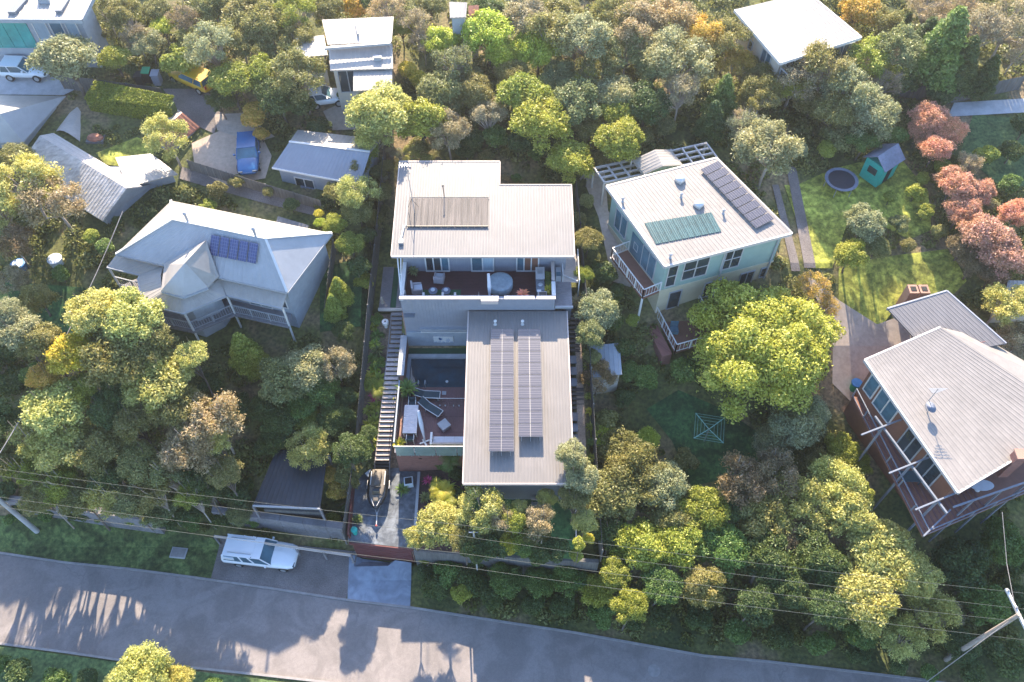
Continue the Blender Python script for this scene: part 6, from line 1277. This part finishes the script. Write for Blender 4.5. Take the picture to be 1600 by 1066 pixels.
# ---- vehicles
def car(name, lab, cat, px, py, ang, L=4.6, Wd=1.8, H=1.5, body='carwhite', kind='hatch', base=None):
    p = base or G(px,py); t = thing(name, lab, cat, p, None, ang); ORG[t.name] = Vector((0,0,0)); hw = Wd/2; hl = L/2
    if kind == 'ute': sec = [(-hl,.55,.95,.93),(-hl+.1,.42,1.05,1),(-hl+.35,.38,1.08,1),(.15,.36,1.10,1),(.9,.36,1.08,1),(1.3,.38,1.08,1),(hl-.5,.4,1.0,.97),(hl-.15,.45,.88,.86),(hl,.5,.75,.7)]
    else: sec = [(-hl,.5,.85,.85),(-hl+.12,.35,.95,.97),(-hl+.8,.3,.98,1),(.3,.3,.95,1),(hl-1.0,.32,.90,.98),(hl-.3,.36,.78,.9),(hl,.42,.62,.72)]
    mb = MB(); n = 14; V = []; F = []
    for x, zl, zh, w_ in sec:
        for k_ in range(n):
            a = 2*math.pi*k_/n; ca, sa = math.cos(a), math.sin(a); V.append((x, hw*w_*math.copysign(abs(ca)**.45, ca), (zl+zh)/2+(zh-zl)/2*math.copysign(abs(sa)**.5, sa)))
    for i in range(len(sec)-1):
        for k_ in range(n): F.append((i*n+k_, i*n+(k_+1)%n, (i+1)*n+(k_+1)%n, (i+1)*n+k_))
    F += [tuple(range(n))[::-1], tuple((len(sec)-1)*n+k_ for k_ in range(n))]; mb.add(V, F); mb.build('body', M[body], t, True)
    x0, x1 = (-hl+.12, 1.05) if kind == 'ute' else (-hl+.25, hl-1.35); tw = hw*.80; bw_ = hw*.93; zt = 1.72 if kind == 'ute' else 1.45; xb0, xf0 = x0+.12, x1-.75
    zb = 1.0 if kind == 'ute' else .9
    # greenhouse frustum of glass with a painted roof
    MB().add([(x0,-bw_,zb),(x1,-bw_,zb),(x1,bw_,zb),(x0,bw_,zb),(xb0,-tw,zt-.05),(xf0,-tw,zt-.05),(xf0,tw,zt-.05),(xb0,tw,zt-.05)],[(0,1,5,4),(1,2,6,5),(2,3,7,6),(3,0,4,7),(4,5,6,7)]).build('windows', M['glass_b'], t)
    MB().prism([(xb0-.03,-tw-.02,zt),(xf0+.03,-tw-.02,zt),(xf0+.03,tw+.02,zt),(xb0-.03,tw+.02,zt)],.07).build('roof', M[body], t)
    for s in (-1,1):
        pl = MB(); pl.bar((x1-.02,s*bw_,zb),(xf0,s*tw,zt-.02),.07,.06); pl.build('pillar', M[body], t); pl = MB().bar((x0,s*bw_,zb),(xb0,s*tw,zt-.02),.16,.08); pl.build('pillar', M[body], t)
        for f in ((.36,) if kind == 'hatch' else (.42,.66)): pl = MB().bar((x0+(x1-x0)*f,s*(bw_+.005),zb),(xb0+(xf0-xb0)*f*1.02,s*(tw+.005),zt-.02),.12 if kind == 'ute' else .07,.05); pl.build('pillar', M[body], t)
    if kind == 'ute':
        MB().box(x0+.05,x0+.9,-bw_*.98,-bw_*.9,1.12,1.5).build('canopy_side', M[body], t); MB().box(x0+.5,-.25,-tw*.9,tw*.9,zt,zt+.02).build('canopy_roof', M[body], t)
        for s in (-.55,.55): MB().bar((-2.1,s,zt+.06),(-.35,s,zt+.06),.04,.04).build('roof_rail', M['steel'], t)
        MB().box(-.33,-.29,-tw,tw,zt-.05,zt+.012).build('canopy_gap', M['black'], t)
    for s in (-1,1):
        for x in (-hl+.85 if kind != 'ute' else -hl+1.15, hl-.85):
            wo = MB().tube([(x,s*(hw-.2),.33),(x,s*(hw+.0),.33)],.34,18).build('wheel', M['tyre'], t); MB().tube([(x,s*(hw-.02),.33),(x,s*(hw+.012),.33)],.2,14).build('rim', M['steel'], wo)
        MB().obox((hl-.08,s*hw*.62,.74 if kind=='ute' else .64),(.12,.34,.14)).build('headlight', M['glass'], t); MB().obox((-hl+.03,s*hw*.8,.9),(.08,.14,.3)).build('tail_light', M['red'], t); MB().obox((x1-.35,s*(hw+.09),1.1),(.12,.2,.14)).build('mirror', M[body], t)
    return t
uv = G(412,872,.0); car('utility_vehicle','white dual cab utility vehicle with a canopy parked on the gravel bay','utility vehicle',412,870,-.115,5.3,1.95,1.8,'carwhite','ute')
car('hatchback','white hatchback parked on the forecourt at the top left','car',45,118,-.05,4.0,1.75,1.45,'carwhite')
car('blue_car','blue and silver car parked in the sandy yard','car',391,250,math.pi/2+.15+math.pi,4.3,1.8,1.5,'carblue')
car('yellow_van','white fronted yellow van half under a tree at the top left','van',304,130,2.6,4.6,1.85,1.9,'yellow')
car('white_car','small white car under the trees below the white flat roofed house','car',512,160,.2,3.6,1.6,1.4,'carwhite')
for i, (x_, y_, m_, lb_) in enumerate(((222,132,'black','black wheelie bin at the left of three bins above the clipped hedge'),(234,126,'greenplastic','green lidded wheelie bin in the middle of three above the clipped hedge'),(248,130,'clad','grey wheelie bin at the right of three above the clipped hedge'))):
    v = G(x_,y_); t = thing('wheelie_bin', lb_, 'bin', v, 'bins above the hedge'); MB().box(v.x-.3,v.x+.3,v.y-.35,v.y+.35,v.z,v.z+1.0).build('tub', M['black' if i != 2 else 'clad'], t); MB().prism([(v.x-.34,v.y-.4,v.z+1.05),(v.x+.34,v.y-.4,v.z+1.05),(v.x+.34,v.y+.4,v.z+1.12),(v.x-.34,v.y+.4,v.z+1.12)],.06).build('lid', M[m_], t)
v = G(1333,608); t = thing('blue_drum', 'blue lidded drum at the corner of the tan driveway', 'drum', v); MB().lathe(v,[(.3,0),(.33,.4),(.3,.85)],14).build('barrel', M['greenplastic'], t); MB().lathe(v+Vector((0,0,.85)),[(.42,0),(.4,.08),(.05,.12)],14).build('lid', M['bluepl'], t)
v = G(31,545-0); 
for x_, y_, nm, m_, lb_ in ((90,412,'water_tank','pot','small pale blue round tank in the back yard at the left edge'),(33,420,'paddling_pool','bluepl','small bright blue tub in the back yard at the left edge')):
    v = G(x_,y_); t = thing(nm, lb_, 'tub', v); MB().lathe(v,[(.5,0),(.55,.6),(.5,.62)],16).build('tub_wall', M[m_], t); MB().lathe(v+Vector((0,0,.61)),[(.44,0),(.44,.02)],16).build('lid', M['pot'], t)
t = thing('pit_cover', 'pale square service pit cover lying in the green verge', 'pit cover', G(280,865)); v = G(280,865); MB().obox(v+Vector((0,0,.12)),(1.15,.8,.1), rz=-.1).build('frame', M['concrete'], t); MB().obox(v+Vector((0,0,.19)),(1.0,.66,.05), rz=-.1).build('lid', M['kerb'], t)
for px_, py_, w_, d_, h_, m_, lb_, nm in ((150,218,1.4,.9,.5,'terracotta','pinkish tarp covered pile in front of the domed shed','covered_pile'),(455,262,.9,.7,.9,'curtain','pale blue crate beside the gabled garage wall','crate')):
    v = G(px_,py_); t = thing(nm, lb_, 'pile' if 'pile' in nm else 'crate', v); MB().lathe(v,[(w_*.5,0),(w_*.48,h_*.5),(w_*.3,h_*.9),(.05,h_)],9,1,d_/w_).build('cover', M[m_], t); MB().box(v.x-w_*.5,v.x+w_*.5,v.y-d_*.5,v.y+d_*.5,v.z-.1,v.z+.12).build('pallet', M['timber_grey'], t)
# posts and cables
pr = P(1590,962,10); pl_ = thing('power_pole', 'pale timber power pole with a white crossarm at the right edge', 'power pole', (pr.x,pr.y,0)); MB().tube([(pr.x,pr.y,-.3),(pr.x,pr.y,10.2)],[.17,.12],10).build('post', M['bark_pale'], pl_)
ca, cbb = P(1572,920,9.8), P(1616,1010,9.8); MB().bar(ca,cbb,.14,.16).build('crossarm', M['white'], pl_)
ins = MB()
for s in (.05,.35,.65,.95): q_ = ca.lerp(cbb,s); ins.lathe(q_+Vector((0,0,.08)),[(.05,0),(.07,.06),(.03,.16)],8)
ins.build('insulators', M['trim'], pl_)
lb = P(55,828,.9); pl2 = thing('power_pole', 'pale steel power pole on the green verge at the left edge', 'power pole', (lb.x,lb.y,lb.z)); MB().tube([(lb.x,lb.y,lb.z-.3),(lb.x,lb.y,10.5)],[.19,.13],10).build('post', M['concrete'], pl2); ltop = Vector((lb.x,lb.y,10.3))
MB().bar(ltop+Vector((0,-1.1,-.3)),ltop+Vector((0,1.1,-.3)),.12,.14).build('crossarm', M['bark_pale'], pl2)
def cable(pts, r, lab, mt='wire'):
    out_ = []
    for a, b in zip(pts[:-1], pts[1:]):
        L_ = (b-a).length
        for i in range(12): t_ = i/12; q_ = a.lerp(b,t_); q_.z -= L_*.012*4*t_*(1-t_); out_.append(q_)
    out_.append(pts[-1]); return reg(MB().tube(out_, r, 5).build('power_cable', M[mt]), lab, 'cable', 'cables along the street')
lab_ = ['topmost street cable crossing above the slate terrace','second street cable from the top crossing the slate terrace','third street cable running just below the terrace edge','lowest street cable crossing the gravel bay']
for i, (l0, r0) in enumerate((((0,733),(1600,927)),((0,744),(1600,952)),((0,777),(1600,972)),((0,792),(1600,1000)))):
    A_, B_ = P(l0[0],l0[1],9.6), P(r0[0],r0[1],9.6); d_ = (B_-A_); cable([A_-d_*.25, A_, A_.lerp(B_,.47), B_, B_+d_*.2], .011, lab_[i])
sc1, sc2 = P(-60,800,9.8), P(192,330,12.6); reg(MB().tube([sc1.lerp(sc2,i/10)-Vector((0,0,1.0*4*(i/10)*(1-i/10))) for i in range(11)], .035, 6).build('service_cable', M['kerb']), 'thick grey service cable from the left street pole up to the long shed', 'cable')
sc1, sc2 = Vector((pr.x,pr.y,9.9)), P(1566,800,11); reg(MB().tube([sc1, sc1.lerp(sc2,.5)-Vector((0,0,.3)), sc2], .018, 5).build('service_cable', M['kerb']), 'thin service cable from the right pole up to the cream roofed house', 'cable')
sc1, sc2 = Vector((pr.x,pr.y,9.5)), P(1435,1075,.3); reg(MB().tube([sc1, sc2], .03, 5).build('guy_wire', M['kerb']), 'guy wire of the right hand power pole', 'wire')
spp = P(740,833,8.6); sp1 = thing('service_post', 'slim white steel service post in front of the garden trees', 'post', (spp.x,spp.y,0)); MB().tube([(spp.x,spp.y,0),(spp.x,spp.y,8.8)],.06,8).build('shaft', M['offwhite'], sp1); MB().bar(spp+Vector((-.3,0,.1)),spp+Vector((.3,0,.1)),.06,.06).build('crossbar', M['steel'], sp1)
# ================= trees and shrubs of the neighbourhood =================
TL = """
105 100 52 R sv|180 95 27 R yg|232 70 28 R sv|255 45 22 R li|285 97 33 S yg|200 25 32 G ol|165 18 26 G ol|330 75 42 G sv|372 55 34 G ol|362 130 38 R yg|398 183 28 S go|290 35 26 T br
385 25 38 R ol|335 12 30 R ol|262 214 38 G py|215 60 25 T tn|245 20 24 R ol|150 55 20 S ol|130 78 16 S yg|300 65 22 G ol|205 110 14 S dk|318 175 1 S dk|408 210 16 S go|345 160 24 R dk
420 40 36 R ol|462 22 32 G yg|415 118 32 R yg|465 70 30 G ol|470 118 42 G ol|438 152 34 R dk|500 75 20 T tn|555 15 30 S go|605 15 30 T tn|628 45 20 R yg|652 40 28 T tn|662 68 24 T tn|692 70 30 R li
636 112 20 S fy|655 125 18 S fy|712 108 38 T gg|762 58 40 R li|790 90 30 R li|600 180 50 R py|660 192 40 R yg|690 148 34 R gg|745 150 32 R ol|765 185 28 G tn|702 208 32 G tn|730 125 24 R ol|775 215 26 S mg|740 225 24 S dk
560 60 1 S ol|500 200 20 S dk|470 165 28 S dk|538 150 14 S dk|585 215 26 G py|655 230 22 S ol|400 80 28 G ol|350 30 1 S ol|440 90 24 G gg|515 15 24 R ol|580 5 20 R dk|760 20 24 R dk|675 10 22 R ol
820 28 34 G tn|862 58 42 G ol|915 60 42 G sv|958 28 36 G ol|840 78 34 R li|898 80 22 T tn|872 118 26 R gg|1000 45 40 G tn|1048 32 38 G tn|1090 52 34 G go|1138 62 34 G ol|978 82 34 G gg|1020 108 36 R gg|1062 88 46 G sv
940 115 30 G ol|902 165 40 R gg|965 150 32 R sv|962 178 28 R yg|818 155 40 R yg|845 195 44 R yg|892 255 34 R yg|965 222 38 R yg|1012 165 36 R dk|1062 150 38 T tn|1128 155 30 C mg|1112 190 28 C dk|1155 195 26 T tn|1205 232 48 G sv
1165 200 30 T sv|860 140 26 R gg|920 125 24 T yg|800 120 26 R ol|880 20 28 R ol|1040 200 24 S gg|1000 215 24 S ol|925 205 24 R ol|940 250 22 S ol|1090 115 26 T gg|1150 100 26 G go|810 225 28 S dk|840 240 18 S mg|1190 150 30 G ol
1340 20 32 R go|1382 38 26 G ol|1392 46 16 S sv|1412 45 18 C dk|1470 82 54 C mg|1440 70 34 C dk|1500 105 36 C dk|1528 55 46 T tn|1575 42 46 T tn|1352 92 34 G yg|1398 78 38 G gg|1292 105 44 G ol|1242 122 40 T tn
1332 140 40 G sv|1362 185 38 R sv|1265 165 30 S ol|1215 118 28 G ol|1540 122 26 C dk|1590 82 28 T tn|1380 130 28 T tn|1410 130 26 S dk|1465 150 26 S dk|1300 180 34 R ol|1260 130 22 S yg|1310 215 30 S gg|1350 220 26 R mg|1400 215 22 S mg|1380 110 22 R yg|1320 60 24 R go|1450 20 34 T tn|1500 20 34 T tn|1290 235 20 S yg
1448 186 28 R pk|1482 204 24 R pk|1460 236 26 R pk|1435 208 18 R pk|1512 262 24 T tn|1492 290 34 R pk|1528 300 26 R pk|1502 332 30 R pk|1536 372 42 R pk|1562 402 38 R pk|1588 338 28 R pk|1522 352 26 R pk|1505 385 24 R br|1470 262 18 S yg|1545 322 16 S sv|1552 430 26 R br|1520 415 24 R br
1350 350 34 R sv|1330 400 30 R yg|1368 388 22 R ol|1445 332 18 S yg|1430 302 18 S yg|1440 280 14 S yg|1405 350 18 S gg|1420 385 16 S ol|1540 245 22 S yg|1570 472 40 G py|1592 530 34 G tn|1580 240 24 S dk|1600 200 26 S dk|1575 290 22 S mg|1440 400 1 S ol|1390 310 14 S yg|1465 365 16 S ol|1250 235 18 S sv
1270 450 28 T go|1290 480 22 T go|1235 668 46 R sv|1210 690 34 R sv|1265 650 34 R sv|1312 706 30 R yg|1340 725 24 R yg
940 430 26 S dk|918 378 24 R ol|905 345 18 S ol|930 485 36 R sv|922 525 26 R gg|935 590 30 G br|1010 590 26 S mg|1066 580 30 S mg|985 582 22 S mg|975 622 18 S dk|944 662 28 S ol|988 503 14 S yg|962 458 18 S dk|918 315 16 S ol|975 545 22 S dk|955 505 22 S dk|912 430 16 R yg|925 560 18 S ol
938 690 30 R li|972 712 46 R ol|1002 742 50 G ol|955 780 50 R ol|1040 762 40 R sv|1148 752 46 G br|1208 742 40 G br|1100 802 44 R yg|1190 802 44 R ol|1248 792 50 G py|1302 762 46 G py|1322 802 50 R py|1372 868 56 R py|1422 902 44 R py|1350 940 50 R py
1450 962 44 G py|1272 872 48 R dk|1200 872 50 R dk|1130 862 44 R mg|1062 852 44 R yg|1000 852 48 R yg|1100 918 38 R ol|1032 918 34 R mg|962 896 28 R yg|1180 945 34 R dk|1500 882 48 R dk|1560 850 40 R mg|1535 945 38 R mg|1500 1010 30 R dk|1572 1030 34 S dk
1230 925 36 R dk|1290 950 34 R dk|1360 830 30 T tn|1150 790 28 R dk|1050 810 34 R ol|955 830 30 R dk|1230 845 26 R br|1300 900 32 R dk|1400 850 30 R py|1410 1000 34 G py|1340 985 30 R mg|1480 960 26 T tn|1590 880 30 S dk|1590 940 28 S dk|1070 720 22 S ol|1010 690 22 R li|1310 740 26 T tn|1345 770 22 R yg|1270 725 26 G ol
1030 960 24 S dk|1090 965 24 S dk|1150 985 26 S mg|1215 995 26 S dk|1280 1005 26 S mg|1340 1020 22 S dk|700 895 26 S mg|680 920 22 S dk|740 905 28 S dk|790 905 30 R mg|840 912 28 R mg|890 905 32 R mg|930 925 30 R yg|770 935 26 S dk|830 945 24 S dk|880 950 24 S dk|940 960 24 S mg|985 950 30 R yg|720 930 20 S yg|665 895 16 S dk|990 975 16 S dk|1400 1040 20 S dk|1450 1050 18 S mg|1520 1050 26 S dk
665 870 14 S yg|700 868 18 S dk|870 890 16 R py|800 880 20 R dk|745 878 16 R mg
40 292 54 G py|82 312 48 G tn|20 380 34 G br|22 250 30 R ol|150 492 46 R py|210 500 54 R py|182 560 62 R ol|250 602 56 R py|120 552 44 R fy|28 520 36 R sv|62 535 36 R ol|90 640 52 R py|100 692 50 R py|50 692 40 G py|150 708 42 R ol
280 642 44 R ol|332 650 50 G tn|302 700 46 G tn|270 742 38 G gg|220 722 36 R ol|382 550 32 C yg|402 565 26 C yg|440 600 44 R gg|480 580 42 R sv|526 572 30 G tn|525 352 20 R yg|548 380 22 R yg|530 455 22 C yg|522 480 20 C yg|560 300 32 G py|592 305 22 R ol
478 700 36 G py|500 672 28 G py|372 770 28 S dk|200 782 34 R gg|250 802 30 R gg|440 660 32 R dk|526 650 30 R dk|470 640 26 R mg|528 768 22 S go|375 800 24 R gg|120 778 30 R ol|40 742 34 G yg|240 540 40 R ol|300 560 28 R py|20 600 32 S dk|50 590 28 S mg
60 470 30 R ol|95 430 18 S mg|145 370 16 S yg|20 440 26 G tn|0 330 40 G py|0 660 36 R dk|330 600 20 S dk|420 640 30 R dk|380 640 26 S dk|350 740 30 R ol|320 770 26 R dk|170 750 30 R dk|430 690 26 R dk|542 622 20 R dk|545 710 26 R dk|538 520 18 R dk|505 610 30 R mg
170 640 34 R dk|210 660 34 R ol|130 610 30 R yg|180 610 28 R dk|70 590 26 R go|0 560 26 S dk|10 490 28 R sv|340 690 26 R py|480 655 22 R yg|410 700 18 S dk|545 745 20 R ol|515 745 18 S go|310 740 30 R dk|80 760 28 R ol|0 720 34 R ol|10 770 24 S dk|290 800 22 S dk|340 815 16 S dk
230 1052 46 R py|275 1070 30 R py|190 1068 30 R py|30 1055 28 S dk|90 1065 26 S mg|140 1060 22 S dk|0 1040 20 S mg|330 1080 26 S mg
560 260 20 R ol|575 240 18 R yg|560 330 24 R ol|585 345 18 R ol|575 370 18 S dk|560 420 22 S dk|570 440 18 S yg|500 350 10 R li|498 335 9 R fy|590 270 16 S ol|340 300 18 S ol|370 285 14 S ol|325 325 16 S yg|410 320 1 S dk|455 320 16 S dk|520 300 18 R ol|420 300 12 S ol|165 385 18 S mg|185 345 10 S dk|240 335 10 S dk
612 240 10 G tn|549 706 30 R dk|546 742 24 R ol|30 795 18 S dk|75 803 16 S mg|125 800 20 S dk|160 808 14 S mg|205 808 20 S yg|262 812 20 S dk|300 815 18 S mg|350 812 20 S dk|395 812 14 S mg|520 812 14 S yg|540 800 14 S dk|15 812 12 S mg|100 760 34 G yg|170 775 34 G py|240 770 32 G ol|60 775 30 G ol|300 775 26 G yg|1205 135 26 R ol|1235 140 26 R yg|1180 110 24 R ol|1262 118 22 R ol|625 243 12 T sv|645 240 14 G py|665 248 12 S py|685 252 8 S tn|605 262 12 R ol|601 300 10 R dk|600 330 10 R ol|790 278 8 S tn|806 280 10 S mg|600 280 9 S tn|730 238 20 S dk|760 245 14 S ol
"""
CNT = 0
for item in TL.replace('\n', '|').split('|'):
    if not item.strip(): continue
    a = item.split(); px_, py_, rp = float(a[0]), float(a[1]), float(a[2])
    if rp < 3: continue
    hh_ = None
    if a[4] == 'li' and 1080 < px_ < 1300 and 480 < py_ < 700: hh_ = 7.0 + .02*(600-py_)
    if 940 < px_ < 1480 and 740 < py_ < 960 and a[3] in 'RG': hh_ = 5.0
    if px_ < 380 and 480 < py_ < 790 and a[3] in 'RG': hh_ = 5.8
    if 540 < px_ < 560 and 690 < py_ < 740: hh_ = 6.6
    if py_ < 270 and a[3] in 'RG' and px_ > 400: rp *= 1.12
    tree(px_, py_, rp, a[3], a[4], hh_)
root = thing('leafy_tree', 'huge lime green round crowned tree below the pale green house', 'tree', tuple(Vector((P(1180,546,9.5).x, P(1180,546,9.5).y, g(P(1180,546,9.5).x, P(1180,546,9.5).y)))))
rb = 5.75; cb0, tb0 = PROTO['BIG']; cz = 9.0-root.location.z
for nm_b, me_b in (('crown', cb0), ('trunk', tb0)):
    ob = bpy.data.objects.new(nm_b, me_b); COL.objects.link(ob); ob.parent = root; ob.location = (0,0,cz); ob.scale = (rb, rb, rb*.85 if nm_b == 'crown' else (cz+.3)/1.3); ob.color = (.44,.47,.08,1)
tree(576, 678, 15, 'R', 'dk', 3.0, 'dark green little tree in the garden bed left of the lower stairs'); tree(571, 705, 13, 'R', 'mg', 2.6, 'mid green little tree beside the foot of the garden stairs')
# understory scrub : uncountable ground cover as one mass
rg = np.random.default_rng(77); Vs, Fs, Ts = [], [], []; off = 0; n_m = 0
LOT = [(-11.9,21.5),(6.2,20.2),(5.3,49),(-10.2,54)]
def blocked(x, y): return inpoly(x, y, LOT) or any(inpoly(x, y, e) for e in EXCL)
for _ in range(6500):
    x, y = rg.uniform(-54, 54), rg.uniform(16, 88)
    if abs(x) > 34+(y-14)*.34: continue
    r = rg.uniform(.25, .6) if rg.uniform() < .5 else rg.uniform(.5, 1.15)
    if y < 21 and x < -4: continue
    if blocked(x, y) or blocked(x+r, y) or blocked(x-r, y) or blocked(x, y+r) or blocked(x, y-r): continue
    nl = int(190*r*r+25); d = sph(nl, rg); d[:, 2] = abs(d[:, 2]); c = np.array([x, y, g(x, y)-.05]); p = c+d*r*np.array([1, 1, .85])*rg.uniform(.75, 1.08, (nl, 1))
    V, F, T = leaves(p, d+np.array([0,0,.3]), .17, rg, np.clip(rg.normal(rg.uniform(.2,.7), .2, nl), 0, 1)); Vs.append(V); Fs.append(F+off); Ts.append(T); off += len(V)
sc_ = bpy.data.objects.new('ground_scrub', mesh_np('ground_scrub', np.concatenate(Vs), np.concatenate(Fs), np.concatenate(Ts), FOL)); COL.objects.link(sc_); sc_.color = (.19,.21,.065,1)
reg(sc_, 'low scrubby ground cover growing between the trees on the hillside', kind='stuff')
label_trees()
# unique labels for leftovers
for o in list(bpy.data.objects):
    if o.parent is None and o.type in ('MESH', 'EMPTY') and o.get('category') is None and o.get('kind') is None and o.name not in ('camera', 'sun'):
        o['category'] = o.name.split('.')[0].replace('_', ' ')

hz = MB().box(-75, 75, -45, 190, -1.2, 61.5).build('haze', M['white']); hz.data.materials.clear(); hm_ = bpy.data.materials.new('thin_haze'); hm_.use_nodes = True; N = hm_.node_tree.nodes; N.clear(); o_ = N.new('ShaderNodeOutputMaterial'); v_ = N.new('ShaderNodeVolumePrincipled')
v_.inputs['Color'].default_value = (.95,.96,1,1); v_.inputs['Density'].default_value = .00062; v_.inputs['Anisotropy'].default_value = .7; hm_.node_tree.links.new(v_.outputs[0], o_.inputs['Volume']); hz.data.materials.append(hm_); reg(hz, 'thin pale haze in the air above the hillside', kind='stuff')
